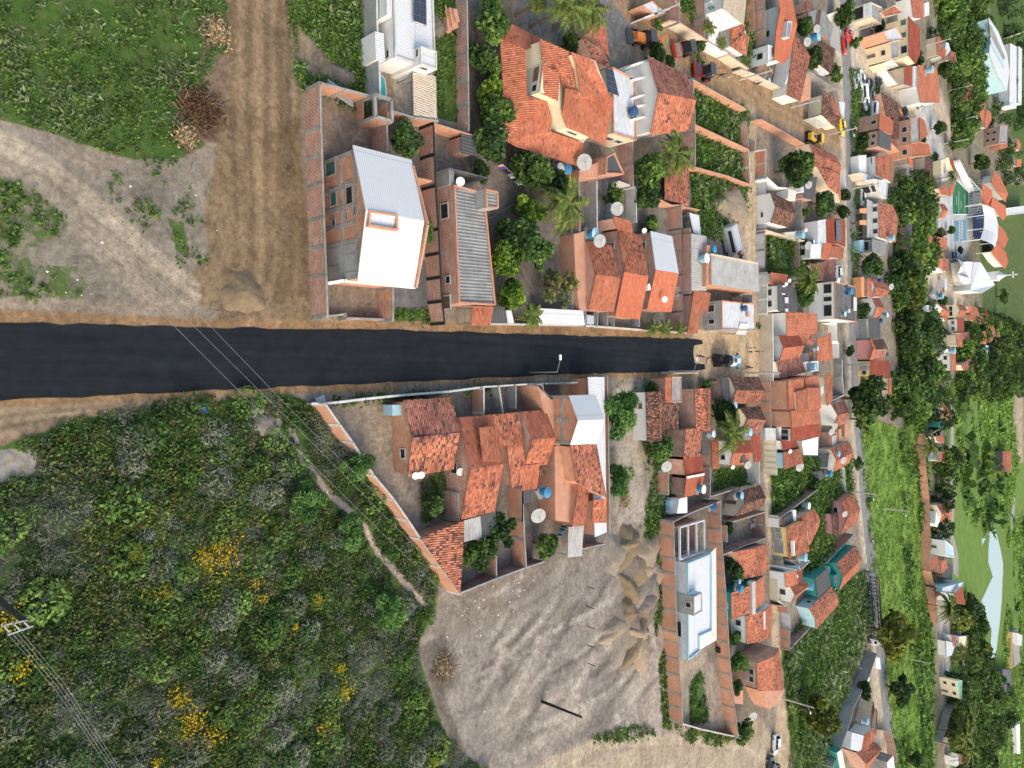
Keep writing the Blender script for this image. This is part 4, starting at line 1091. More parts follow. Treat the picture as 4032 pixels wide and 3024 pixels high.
gp([(1590,1500),(1650,1560),(1690,1640),(1600,1600)],(.34,.27,.19),.1)
# town lots (generic)
gp([(1480,480),(1640,500),(1640,700),(1480,700)],(.24,.21,.17),.05)
gp([(1488,185),(1618,240),(1612,460),(1560,520),(1492,505)],(.15,.13,.09),1.0,GN)
gp([(1545,430),(1612,420),(1620,520),(1590,560),(1535,500)],(.36,.28,.20),.05)
gp([(1365,-100),(1660,-100),(1660,180),(1620,170),(1480,60)],(.22,.2,.16),.5,GN)
gp([(1430,820),(1650,815),(1660,1200),(1700,1500),(1600,1580),(1430,1200)],(.185,.16,.125),.12)
gp([(1540,1010),(1628,1005),(1625,1070),(1540,1065)],(.16,.14,.1),.7,GN)
gp([(1656,505),(1742,520),(1736,600),(1656,590)],(.16,.14,.1),1.0,GN)
gp([(1660,1005),(1740,990),(1832,985),(1850,1110),(1780,1110),(1700,1130),(1668,1110)],(.1,.1,.06),1.0,GN)
gp([(1760,1100),(1800,1100),(1800,1240),(1770,1290),(1720,1200)],(.1,.1,.06),.9,GD)
gp([(1690,1400),(1770,1280),(1865,1230),(1885,1330),(1850,1420),(1800,1560),(1770,2500),(1715,2500),(1705,1650),(1690,1520)],(.1,.09,.05),1.0,GD)
# streets of beaten earth
gp([(1180,-400),(1350,-60),(1500,35),(1640,180),(1720,225),(1825,285),(1822,330),(1780,315),(1690,268),(1620,240),(1500,165),(1400,95),(1300,-20),(1100,-400)],(.29,.195,.112),0)
gp([(1604,220),(1632,235),(1630,400),(1634,700),(1616,700),(1612,480)],(.44,.34,.225),0)
gp([(1498,714),(1645,690),(1650,835),(1500,812)],(.46,.335,.205),0)
gp([(1645,700),(1652,700),(1668,1100),(1682,1350),(1712,1659),(1720,1900),(1690,1900),(1676,1560),(1664,1300),(1650,1000)],(.42,.325,.215),0)
gp([(1790,-300),(1818,-300),(1838,280),(1842,700),(1850,880),(1890,1270),(1935,1659),(1950,2000),(1915,2000),(1880,1400),(1850,1060),(1828,900),(1822,600),(1815,300)],(.42,.35,.255),0)
gp([(1800,60),(1850,-20),(1905,90),(1960,190),(1985,235),(1960,240),(1890,170),(1850,150),(1822,170)],(.47,.40,.31),0)
gp([(1832,150),(1860,150),(1900,200),(1885,330),(1855,380),(1845,700),(1838,700),(1838,300)],(.16,.15,.09),.75,GN)
gp([(1960,190),(2010,215),(2040,330),(2060,420),(2035,420),(1990,280)],(.42,.40,.37),0)
gp([(1990,560),(2040,560),(2060,600),(2080,640),(2105,680),(2130,740),(2110,745),(2060,680),(2030,640),(2000,610)],(.44,.37,.28),0)
gp([(2020,430),(2075,380),(2120,470),(2080,560),(2030,520)],(.42,.42,.41),0)
gp([(2000,200),(2030,190),(2060,280),(2050,300)],(.42,.34,.25),.1)
# fields on the far side of the paved road
gp([(1850,870),(1880,900),(1945,930),(1995,860),(2006,1000),(2020,1659),(2030,2200),(1955,2200),(1930,1659),(1895,1290),(1878,1200)],(.13,.13,.06),1.0,GB)
gp([(2044,835),(2400,830),(2400,2200),(2085,2200)],(.13,.13,.06),1.0,(.12,.20,.04))
gp([(2050,830),(2190,840),(2200,1000),(2185,1110),(2150,1180),(2120,1160),(2070,1080),(2062,900)],(.13,.13,.06),1.0,(.11,.19,.04))
gp([(2190,840),(2212,840),(2212,1000),(2195,1000)],(.35,.28,.2),.2)
gp([(2178,1120),(2400,1100),(2400,2200),(2040,2200),(2050,1400),(2110,1350)],(.12,.12,.06),1.0,(.11,.185,.038))
gp([(2060,2000),(2130,1500),(2180,1450),(2200,2000)],(.14,.13,.07),1.0,(.10,.17,.035))
gp([(2025,1300),(2045,1300),(2075,1659),(2090,2000),(2060,2000),(2045,1659)],(.38,.35,.30),.1)
gp([(2008,840),(2040,840),(2046,1200),(2022,1280),(2012,1000)],(.22,.18,.13),.45,GD)
gp([(2115,400),(2400,400),(2400,840),(2190,840),(2130,760),(2118,600)],(.24,.2,.14),.62,GN)
gp([(2130,-200),(2400,-200),(2400,400),(2200,380),(2140,60)],(.22,.18,.12),.65,GN)
def track(line,wd,col):
 P = [N_(p) for p in line]; L = []; Rr = []
 for i,(x,y) in enumerate(P):
  a,b = P[max(i - 1,0)],P[min(i + 1,len(P) - 1)]; d = math.hypot(b[0] - a[0],b[1] - a[1]) or 1; nx,ny = -(b[1] - a[1]) / d,(b[0] - a[0]) / d; j = rng.uniform(.7,1.3) * wd * 2.7
  L.append((x + nx * j,y + ny * j)); Rr.append((x - nx * j,y - ny * j))
 GP.append((L + Rr[::-1],col,0,None))
for x0,c in ((505,.82),(522,1.12),(538,.8),(560,1.25),(575,.85),(592,1.2),(606,.78),(622,.7),(640,.9)):
 track([(x0 + 4,-300),(x0 + rng.uniform(-4,4),100),(x0 + rng.uniform(-5,5),280),(x0 + rng.uniform(-4,8),420),(x0 + 6,560),(x0 - 10,655)],4.5,tuple(v * c for v in DIRT))
for a,b,c in (((0,300),(20,20),1.15),((0,345),(25,10),.85),((0,325),(30,20),1.2)): track([(-60,a[1] - 30),(100,a[1] + 40),(230,a[1] + 150),(330,a[1] + 240),(430,a[1] + 320)],6,tuple(v * c for v in PALE))
for k in range(60):
 x,y = rng.uniform(985,1370),rng.uniform(1290,1640); a = rng.uniform(-1.15,-.45); L = rng.uniform(70,190); f = rng.choice((.55,.68,.75,1.3,1.45)); track([(x,y),(x + math.cos(a) * L * .5 + 6,y + math.sin(a) * L * .5),(x + math.cos(a) * L,y + math.sin(a) * L)],rng.uniform(2.5,6),tuple(v * f for v in (.25,.215,.18)))
for dy in (0,14,30,44): track([(1180,1690 - dy),(1300,1622 - dy * .6),(1450,1606 - dy * .3),(1600,1618 - dy * .2),(1690,1660)],4,tuple(v * (1.12 if dy % 28 else .86) for v in (.36,.29,.21)))
for dx in (0,10,22): track([(1395 + dx,1330),(1425 + dx,1420),(1440 + dx * .6,1520),(1475 + dx,1600)],4,(.40,.345,.28) if dx != 10 else (.27,.23,.185))
for dy in (0,12,24): track([(-50,905 + dy),(150,888 + dy * .6),(330,866 + dy * .3),(600,846 + dy * .1)],3.5,(.22,.16,.1) if dy != 12 else (.33,.25,.17))
for k in range(7): track([(1340 + k * 26,-60 + k * 18),(1500 + k * 12 - 20,60 + k * 18),(1640 + k * 6,180 + k * 12),(1815,285 + k * 5)],3.5,tuple(v * (.85 if k % 2 else 1.12) for v in (.29,.195,.112)))
for dx in (0,9,18): track([(1612 + dx,230),(1618 + dx * .8,450),(1622 + dx * .7,690)],2.2,tuple(v * (.85 if dx == 9 else 1.08) for v in (.44,.34,.225)))
build_ground()

# the fresh asphalt: a real layer, ragged at its edges
def ragged(line,j,step=1.2):
 out = []
 P = [W(p) for p in line]
 for a,b in zip(P,P[1:]):
  n = max(1,int((b - a).length / step)); out += [a.lerp(b,i / n) + Vector((rng.uniform(-j,j),rng.uniform(-j,j) * .4,0)) for i in range(n)]
 out.append(P[-1]); return out
plain('asphaltNew',(.0088,.0112,.0145),.30,.8,.8,.2); _m = M['asphaltNew']; _nt = _m.node_tree; _b = _nt.nodes['Principled BSDF']
_n = noise(_nt,14,4,.8,geo(_nt)); bump(_nt,_b,_n,.03,.7)
_mp = nd(_nt, 'Mapping'); _mp.inputs['Scale'].default_value = (1.6,.07,1); _nt.links.new(geo(_nt),_mp.inputs[0]); _l = _b.inputs['Base Color'].links[0].from_socket
_nt.links.new(mix(_nt,1.0,mix(_nt,1.0,_l,ramp(_nt,noise(_nt,1.0,5,.6,_mp.outputs[0]),[(.35,.75),(.65,1.35)]), 'MULTIPLY'),ramp(_nt,noise(_nt,22,2,.6,geo(_nt)),[(.4,.8),(.62,1.25)]), 'MULTIPLY'),_b.inputs['Base Color'])
up = ragged([(-300,690),(0,697),(400,707),(900,714),(1300,727),(1500,732)],.10); dn = ragged([(1500,802),(1200,809),(900,824),(600,837),(329,849),(0,865),(-300,880)],.10)
end = [W(p) for p in ((1516,735),(1518,743),(1499,746),(1497,760),(1500,783),(1503,785),(1522,787),(1523,798))]
MB().slab([p + Vector((0,0,.045)) for p in up + end + dn],.06).build('asphalt_road', 'asphaltNew')['kind'] = 'structure'
plain('asphaltOld',(.21,.205,.20),.18,.5,.9,.2,.35)
o = ribbon('paved_road',[('W0',1818,-260),('W0',1826,60),('W0',1836,300),('W0',1841,620),('W0',1850,850),('W0',1866,1050),('W0',1886,1240),('W0',1912,1500),('W0',1934,1700),('W0',1965,2000)],6.6,.012, 'asphaltOld'); o['kind'] = 'structure'
# pond on the far right
P = [('Z6',972,478),('Z6',1000,500),('Z6',1030,565),('Z6',1050,640),('Z6',1070,720),('Z6',1090,830),('Z7',1090,80),('Z7',1085,180),('Z7',1080,320),('Z7',1062,520),('Z7',1040,700),('Z7',1010,830),('Z7',985,760),('Z7',1000,560),('Z7',920,330),('Z7',1010,140),('Z7',975,30),('Z6',975,720),('Z6',985,620),('Z6',978,590),('Z6',925,690),('Z6',925,640),('Z6',965,560)]
strip('pond_water',P,.03, 'pond')['kind'] = 'structure'
for lab,pts,mt in (('pale concrete path',[('Z7',665,400),('Z7',695,400),('Z7',720,640),('Z7',760,960),('Z7',715,960),('Z7',690,640)], 'conc'),('x',[('Z5',1000,380),('Z5',1085,400),('Z5',1070,900),('Z5',1060,1330),('Z5',1085,1659),('Z6',715,330),('Z6',700,600),('Z6',740,760),('Z7',740,150),('Z7',705,120),('Z6',680,640),('Z6',672,350),('Z5',1000,1659),('Z5',1010,1000)], 'conc'),
  ('x',[('Z6',1155,110),('Z6',1180,110),('Z6',1185,560),('Z6',1155,570)], 'conc'),('x',[('Z5',2000,645),('Z5',2050,645),('Z5',2055,1300),('Z5',2000,1280)], 'conc')):
 strip('path',pts,.02,mt)['kind'] = 'structure'
T('D'); strip('yard_slab',[(1245,355),(1530,350),(1740,370),(1757,862),(1250,850)],.03, 'concD')['kind'] = 'structure'
# sports pitch
T('Z2'); plain('turf',(.035,.14,.07),.08,.3,.9,.1); strip('sports_pitch',[(1112,1285),(1300,1480),('Z3',1300,395),('Z3',1045,400),('Z3',1040,20)],.02, 'turf')['kind'] = 'structure'
m = MB()
for a,b in (((1112,1285),(1300,1480)),((1300,1480),('Z3',1300,395)),(('Z3',1045,395),('Z3',1300,390)),(('Z3',1143,10),('Z3',1143,390)),(('Z3',1240,60),('Z3',1240,390)),(('Z3',1108,90),('Z3',1108,240)),(('Z3',1178,170),('Z3',1178,300))):
 m.bar(W(a,.05),W(b,.05),.3,.01)
m.build('pitch_marking', 'whiteP')['kind'] = 'structure'
# ------------------------------------------------------------------ GROUND COVER (uncountable)
T('W0')
SCRUB = [(-250,985),(0,975),(180,912),(262,885),(600,856),(660,875),(760,995),(940,1260),(930,1315),(890,1400),(945,1580),(1030,1659),(1080,1900),(-250,1900)]
HOLES = [[(-30,975),(70,965),(120,990),(60,1030),(-30,1070)],[(520,895),(560,880),(610,900),(610,945),(560,940)],[(610,925),(644,925),(670,985),(712,1045),(770,1100),(805,1140),(832,1190),(865,1225),(910,1275),(942,1310),(912,1322),(875,1290),(835,1243),(802,1206),(775,1156),(738,1116),(680,1063),(638,1003)]]
P = scatter([SCRUB],4.2,1,HOLES); v = lump_noise(P,2.4,4); g_ = np.random.default_rng(2); v2 = g_.uniform(size=len(P)); yy = np.clip((P[:,0] - 12) / 18,0,1)
shrubs('green_scrub', 'dense mid-green scrub covering the slope below the asphalt',P[(v < .22) & (v2 < .42)],.60,64, 'leafM',21, 'd',.17)
shrubs('dark_scrub', 'dark green low scrub mixed through the slope',P[(v < .30) & (v2 > .66)],.50,56, 'leafD',22, 'd',.19)
shrubs('grey_scrub', 'silvery grey-leaved scrub patches on the slope',P[(v > -.02) & (v2 > .40)],.52,90, 'leafG',23, 'f',.22)
shrubs('olive_scrub', 'olive-yellow scrub on the middle of the slope',P[(v < .28) & (v2 > .42) & (v2 < .66)],.64,60, 'leafO',24, 'd',.16)
P2 = scatter([SCRUB],.16,77,HOLES); shrubs('tall_scrub', 'taller rounded bushes standing out of the scrub',P2[::2],1.25,230, 'leafM',78, 'd',.11, 'shrubs',1.0); shrubs('tall_grey_scrub', 'taller grey bushes standing out of the scrub',P2[1::2],1.0,330, 'leafG',79, 'f',.15, 'shrubs',.9)
shrubs('lime_scrub', 'yellow-green scrub in the middle of the slope',scatter([[(150,1050),(560,980),(680,1150),(560,1320),(300,1400),(180,1250)],[(480,1490),(620,1450),(660,1560),(500,1600)]],1.0,9),.66,56, 'leafY',25, 'd',.16)
YF = [(290,1190,18),(475,1195,40),(430,1200,25),(350,1278,20),(560,1288,10),(680,1290,16),(630,1350,8),(375,1505,25),(400,1560,38),(450,1590,34),(735,1490,22),(700,1560,26),(725,1440,14),(40,1440,26),(10,1330,30),(930,1640,12),(330,1640,9),(545,1255,12)]
pp = []
for x,y,r in YF:
 c = W((x,y)); rm = r / .5486 / ppm(x / .5486); n = int(30 + rm * rm * 130); a = nr.normal(size=(n,2)) * rm * .55; pp.append(a + np.array([c.x,c.y]))
P = np.concatenate(pp); Z = np.full(len(P),.85) + nr.normal(0,.12,len(P))
V,F,t = leaf_cloud(np.concatenate([P,Z[:,None]],1),.085,5, 'd'); tag(link('yellow_flowers',npmesh('yellow_flowers',V,F, 'flower',t)), 'yellow flower clusters dotted over the scrub', 'flowers',kind='stuff')
shrubs('flower_bush_leaves', 'leafy bushes under the yellow flowers',P[::5],.38,26, 'leafY',31, 'd',.3)
TLG = [(-150,-60),(490,-60),(488,110),(455,150),(440,200),(390,300),(300,345),(230,325),(120,285),(0,252),(-150,210)]
P = scatter([TLG],9,41); tufts('weeds', 'leafy green weeds over the lot at the top left',P,.10,9, 'grassN',42, 'd',.6,-.08,noise_s=3)
tufts('pale_weeds', 'pale feathery weeds in the top left lot',P[::3],.17,11, 'grassP',43, 'w',.8,.1,noise_s=2.5); tufts('dark_weeds', 'darker weed patches in the top left lot',P[1::3],.11,10, 'leafM',44, 'd',.6,.02,noise_s=3)
P = scatter([[(-150,390),(50,392),(110,445),(150,480),(110,520),(60,540),(70,570),(170,575),(195,620),(160,648),(-150,640)],[(205,390),(300,348),(440,345),(450,560),(420,600),(330,510)],[(360,470),(400,480),(410,560),(380,545)]],6,45); tufts('patchy_weeds', 'patchy weeds beside the pale track',P,.12,10, 'grassN',46, 'd',.6,.02,noise_s=2.6)
P = scatter([[(622,-60),(795,-60),(800,205),(700,190),(690,160),(640,130),(625,40)],[(630,110),(690,175),(752,192),(800,215),(800,260),(700,205),(650,205),(640,170)]],9,47,[[(640,45),(690,105),(735,150),(735,180),(690,165),(640,130)]]); tufts('tall_grass', 'tall bright grass between the dirt road and the white house',P,.17,12, 'grassN',48, 'w',.9); tufts('pale_tall_grass', 'pale seeded grass between the dirt road and the white house',P[::4],.2,12, 'grassP',49, 'w',1.0,.05)
P = scatter([[(942,-60),(984,-60),(1000,270),(945,250),(938,100)],[(852,668),(935,670),(935,698),(852,692)],[(905,1045),(960,1015),(975,1060),(965,1108),(915,1128)]],8,50); tufts('yard_grass', 'grass in the small yards near the asphalt',P,.12,10, 'grassN',51, 'd',.6,-.3)
P = scatter([[(690,862),(1000,838),(1080,832),(1080,842),(1000,850),(700,880)],[(1315,830),(1480,825),(1465,1000),(1440,1190),(1390,1180),(1400,1000),(1345,840)],[(1395,1130),(1425,1110),(1450,1580),(1432,1570)],[(1455,1565),(1590,1590),(1560,1612),(1480,1600)],[(1490,1485),(1515,1445),(1532,1560),(1492,1560)],[(1270,1595),(1330,1575),(1400,1565),(1415,1590),(1330,1603)],[(1540,1015),(1625,1010),(1622,1068),(1542,1062)],[(1095,705),(1200,708),(1200,712),(1095,712)],[(660,620),(682,620),(690,660),(670,660)],[(1570,700),(1640,700),(1640,708),(1570,708)]],5,52); tufts('verge_weeds', 'weeds along verges and in the yards south of the asphalt',P,.16,11, 'grassN',53, 'd',.7,-.12,noise_s=3)
P = scatter([[(1490,188),(1612,242),(1608,455),(1560,515),(1494,500)],[(1658,508),(1740,522),(1734,598),(1658,588)]],3.6,54); tufts('lot_grass', 'tall grass filling the brick-walled lots by the dirt street',P,.30,12, 'grassN',55, 'w',.9,-.6); tufts('lot_bushes', 'pale bushy growth in the brick-walled lots',P[::4],.36,12, 'grassP',56, 'd',.8,.12)
P = scatter([[(1375,-100),(1655,-100),(1655,170),(1600,130),(1500,55)],[(1488,0),(1512,0),(1515,150),(1490,140)]],1.6,57); tufts('roadside_grass', 'grass strips between the houses at the top',P,.3,12, 'grassN',58, 'w',.8,-.3)
P = scatter([[(1662,1008),(1738,995),(1830,990),(1845,1108),(1780,1108),(1700,1128),(1670,1108)],[(1764,1105),(1798,1105),(1795,1240),(1768,1285),(1725,1200)]],1.8,59); tufts('meadow_lots', 'thick green grass in the lots beside the side street',P,.42,14, 'grassN',60, 'w',.8,-.7)
P = scatter([[(1692,1405),(1772,1285),(1862,1235),(1882,1330),(1850,1420),(1798,1560),(1770,1800),(1718,1800),(1707,1650)]],1.0,61); tufts('rough_grass', 'rough grass on the slope at the bottom right',P,.45,12, 'grassN',62, 'w',.7,-.35); tufts('pale_rough_grass', 'greyish tall grass on the slope at the bottom right',P[::3],.55,13, 'grassP',63, 'w',1.0,.0,noise_s=8)
FLD = [(1852,880),(1882,905),(1945,932),(1990,880),(2003,1000),(2016,1659),(2025,1900),(1960,1900),(1932,1659),(1898,1290),(1880,1200)]
P = scatter([FLD],.5,64); tufts('bright_meadow', 'bright green meadow beyond the paved road',P,.40,9, 'grassB',65, 'w',.2,-.8); tufts('dark_meadow', 'darker weeds in the bright meadow',P[::2],.6,10, 'grassN',66, 'd',.5,.16,noise_s=9)
P = scatter([[(2050,835),(2188,842),(2198,1000),(2183,1105),(2150,1175),(2120,1158),(2072,1080),(2064,900)],[(2180,1125),(2280,1110),(2280,1700),(2050,1700),(2055,1400),(2110,1355)]],.16,67,[[(2120,1200),(2150,1120),(2190,1200),(2160,1420),(2120,1420)]]); tufts('far_pasture', 'green pasture around the pond',P,.8,9, 'grassB',68, 'd',.2,-.1,noise_s=14); tufts('far_scrub', 'dark scrub scattered over the far pasture',P[::4],1.5,12, 'leafM',69, 'd',.7,.2,noise_s=18)
P = scatter([[(1836,155),(1858,155),(1895,205),(1880,330),(1853,380),(1845,700),(1839,700),(1838,300)],[(1850,600),(1862,600),(1880,870),(1860,860)]],1.0,70); tufts('roadside_weeds', 'weeds along the paved road',P,.45,10, 'grassN',71, 'w',.7,-.1)

T('W0'); LOT = [(950,1320),(1000,1275),(1250,1210),(1420,1180),(1440,1560),(1250,1690),(1050,1700),(985,1480)]; DR = [(200,400),(430,350),(480,300),(490,0),(620,0),(660,400),(668,690),(0,690),(-50,560),(150,560)]
stones('stones', 'small stones and clods scattered on the bare lot and dirt roads',np.concatenate([scatter([LOT],2.6,91),scatter([DR],1.8,92)]),.07, 'soilG',93); stones('dark_clods', 'dark clods on the dirt road and lot',np.concatenate([scatter([LOT],1.6,94),scatter([DR],1.2,95)]),.08, 'soilD',96)
stones('litter', 'scraps of white litter and rubble',np.concatenate([scatter([[(950,1320),(1050,1265),(1130,1240),(1150,1330),(990,1400)],[(80,580),(240,600),(250,645),(60,640)],[(400,870),(600,880),(600,920),(520,900)],[(250,870),(330,850),(330,885),(200,905)]],.55,97),scatter([LOT,DR],.02,98)]),.085, 'litterW',99)
# ------------------------------------------------------------------ BUILDINGS AND WALLS north of the asphalt (top left to middle)
T('B')
house('long white house with corrugated white roof, solar panels and a tiled patio beside a pool',
 flt([(1232,-350),(1246,625),(1690,768),(1652,-350)],3.6, 'metalW', 'white',.22,[(0,.93,2.4,.8,.5, 'o')],pm='whiteD'),
 flt([(1168,-350),(1165,165),(1228,186),(1236,-350)],3.55, 'metalW', 'white',0),
 shd([(1040,342),(1050,650),(1152,664),(1138,365)],2.5,2.7, 'metalW', 'white',0),
 flt([(1530,505),(1532,702),(1706,762),(1702,560)],4.6, 'metalW', 'white',.15,[(1,.4,3.9,.9,.5, 'o'),(0,.3,4.0,.8,.4, 'o')],pm='whiteD'),
 shd([(1455,785),(1466,1250),(1716,1286),(1706,830)],2.9,2.7, 'tileC', 'white',post=True),
 wal([(1240,640),(1400,690),(1395,705),(1238,660)],2.9))
solar('dark solar panels on the long white roof by the pool',[(1462,-60),(1600,-30),(1604,272),(1462,226)],3.95,2,4)
o = thing('swimming_pool', 'turquoise swimming pool behind the grey rendered wall', 'pool',W((1125,950)))
MB().slab([W(p,.06) for p in ((1085,832),(1115,832),(1142,860),(1152,920),(1160,1062),(1085,1075))],.05).build('water', 'poolW',o)
MB().slab([W(p,.045) for p in ((1078,822),(1122,822),(1152,855),(1164,920),(1172,1072),(1078,1090))],.04).build('pool_edge', 'whiteD',o)
bwall('grey rendered boundary wall along the long white house',[(1062,-350),(1066,215),(1075,400),(1092,770),(1100,1040)],2.5, 'plasterG', 'concW',0,.15, 'boundary_wall')
bwall('long brick wall with grey pillars between grass strip and mango trees',[(2028,-350),(2045,0),(2066,1415)],1.9, 'brick', 'conc',2.6)
o = thing('brick_stack', 'stack of loose orange bricks on the grass by the solar-roofed house', 'bricks',W((1830,230)))
c_ = W((1835,225)); MB().box((c_.x,c_.y,.5),(2.0,.9,1.0),rz=.25).box((c_.x + .7,c_.y - .35,.3),(1.6,.6,.6),rz=.1).box((c_.x - .2,c_.y + .1,1.15),(1.3,.6,.3),rz=.3).build('bricks', 'brickO',o)
MB().bar(c_ + Vector((-1.2,-.9,.6)),c_ + Vector((.3,-.8,.7)),.14).build('plank', 'woodL',o)
bwall('brick wall facing the brown dirt road with grey pillars, beside the brick white-roofed house',[(447,902),(455,1380),('C',475,600),('C',487,980),('D',512,500),('D',527,955)],2.6, 'brick', 'conc',2.7)
bwall('brick yard wall running from the dirt road corner to the concrete stair frame',[(447,902),(720,972),(985,1042)],2.6, 'brickO', 'conc',3.0)
bwall('brick wall behind the open concrete stair frame and the patio',[(1215,1205),(1470,1278),(1725,1312)],2.6, 'brickO', 'conc',3.4)
bwall('brick wall between the white-roofed brick house and the leafy side yard',[(1172,1345),(1180,1660),('D',1240,640),('D',1240,990)],2.4, 'brick', 'conc',3.2)
bwall('low front wall of the brick house beside the asphalt',[('D',528,955),('D',722,934),('D',722,975),('D',1240,994)],1.0, 'brickO', 'conc',3.0)
o = thing('stair_frame', 'open square concrete frame with brick sides at the yard corner', 'unfinished tower',W((1120,1180),0))
Q = [W(p,3.3) for p in ((1035,1032),(1215,1088),(1224,1322),(1045,1272))]; m = MB()
for i in range(4): m.bar(Q[i],Q[(i + 1) % 4],.28,.3); m.bar((Q[i].x,Q[i].y,0),Q[i],.28)
m.build('concrete_frame', 'conc',o); m = MB()
for i,z in ((1,2.6),(2,3.1),(3,1.4)):
 a,b = Q[i],Q[(i + 1) % 4]; m.prism([Vector((a.x,a.y,0)),Vector((b.x,b.y,0)),Vector((b.x + .1,b.y + .1,0)),Vector((a.x + .1,a.y + .1,0))],0,z)
m.build('brick_infill', 'brickO',o)
o = thing('trestle_stack', 'stacked grey planks and trestles in the brick yard corner', 'timber stack',W((600,1050)))
c_ = W((610,1050)); q = Vector((.26,1,0)).normalized()
for i in range(4): MB().box(c_ + Vector((-.5 + .3 * i,0,.85 + .03 * i)),(.26,2.9,.06),rz=-.27).build('plank', 'plasterG',o)
for k in (-1.0,0.0,1.0):
 m = MB(); c = c_ + q * k; m.bar(c + Vector((-.7,0,0)),c + Vector((-.3,0,.82)),.07).bar(c + Vector((.7,0,0)),c + Vector((.3,0,.82)),.07).bar(c + Vector((-.8,0,.4)),c + Vector((.8,0,.4)),.06); m.build('trestle_leg', 'plasterG',o)
T('C')
h_ = house('two-storey bare brick house with white corrugated roof and brick roof box',
 gab([(800,195),(1440,357),(1475,1741),(850,1681)],5.2,1.65,0, 'metalW', 'brickO',.3,[(3,.93,.3,1.5,1.6, 't'),(3,.685,.9,1.6,1.0, 't'),(3,.68,3.5,2.0,1.0, 'o'),(3,.535,4.6,.9,.6, 'o'),(3,.475,1.0,.8,.6, 'w'),(3,.51,3.3,.7,.3, 'o'),(3,.07,.4,1.5,1.7, 'g'),(3,.13,3.1,1.6,1.6, 'o')],fr='conc'))
b_ = [o for o in h_.children if o.name.startswith('wall')][0]
Q = inset([W(p,5.2) for p in ((800,195),(1440,357),(1475,1741),(850,1681))],.3)
facade_frame(h_,Q,3,(.02,.30,.44,.58,.74,.985),(2.65,5.0)); MB().prism([Q[3] + Vector((-.02,-.05,0)),Q[3].lerp(Q[0],.28) + Vector((0,-.05,0)),Q[3].lerp(Q[0],.28) + Vector((0,.02,0)),Q[3] + Vector((0,.02,0))],0,5.1).build('render_patch', 'plasterG',h_)
m = MB(); z = 7.0; q4 = [W(p,z) for p in ((978,905),(1292,952),(1298,1130),(976,1080))]
for i in range(4): m.prism([q4[i],q4[(i + 1) % 4],inset(q4,.18)[(i + 1) % 4],inset(q4,.18)[i]],5.0,z)
m.build('roof_box', 'brickO',h_); MB().slab([Vector((p.x,p.y,z - .5)) for p in inset(q4,.17)],.05).build('roof_box_lid', 'concW',h_)
m = MB()
for a,b in ((Q[1],(W((1575,1015),6.8))),((W((1575,1015),6.8)),Q[2])): m.bar(Vector((a.x + .35,a.y + .3,a.z + .05)),Vector((b.x + .35,b.y + .3,b.z + .05)),.22,.5)
m.build('brick_parapet', 'brickO',h_)
m = MB(); m.bar(W(('D',530,598),2.2),W(('D',705,568),3.0),.3,.35); m.bar(W(('D',705,568),3.0),W(('D',1470,640),3.0),.3,.35); m.build('porch_beam', 'white',h_)
house('grey corrugated-roofed long house with brick side wall facing the white-roofed house',
 flt([(1892,632),(2220,720),('G',408,835),('D',1942,812)],3.3, 'fibro', 'brick',.22,[(3,.80,1.2,1.6,1.2, 'w'),(3,.21,1.5,.8,.8, 'w'),(3,.02,.2,1.4,2.0, 'd')],pm='brickO'),
 flt([('F',303,676),('F',436,706),('F',442,890),('F',312,880)],4.8, 'fibro', 'plasterG',.15,pm='brickO'),
 wal([(1842,440),('F',326,545),('F',330,560),(1844,455)],3.2,0, 'concD'),
 wal([(1845,450),(1900,465),(1905,640),(1850,630)],3.0,0, 'conc'),
 shd([('G',172,845),('G',396,852),('G',366,1056),('G',150,1056)],2.9,2.5, 'tileB', 'white',post=True))
bwall('brick wall with a dark pipe along its top beside the grey corrugated-roofed house',[('B',1680,1345),(1690,300),(1702,640),(1735,1110),('D',1772,790),('D',1802,1028)],2.3, 'brick', 'dark',3.0)
bwall('brick wall with tiled coping closing the shed yard behind the mango trees',[('B',1680,1345),('B',1990,1440),('B',2152,1490)],2.2, 'brickO', 'brickO',3.0)
bwall('stub of orange brick wall between the tree yard and the pipe-topped wall',[(1490,555),(1660,590)],2.2, 'brickO', 'brickO',0)
house('small brick outhouse with dark sheet roof by the mango trees',shd([(1980,76),(1980,282),(2145,316),(2145,102)],2.2,2.3, 'fibroD', 'brick'),name='shed',cat='shed')
T('E')
CR_ = 'cream'
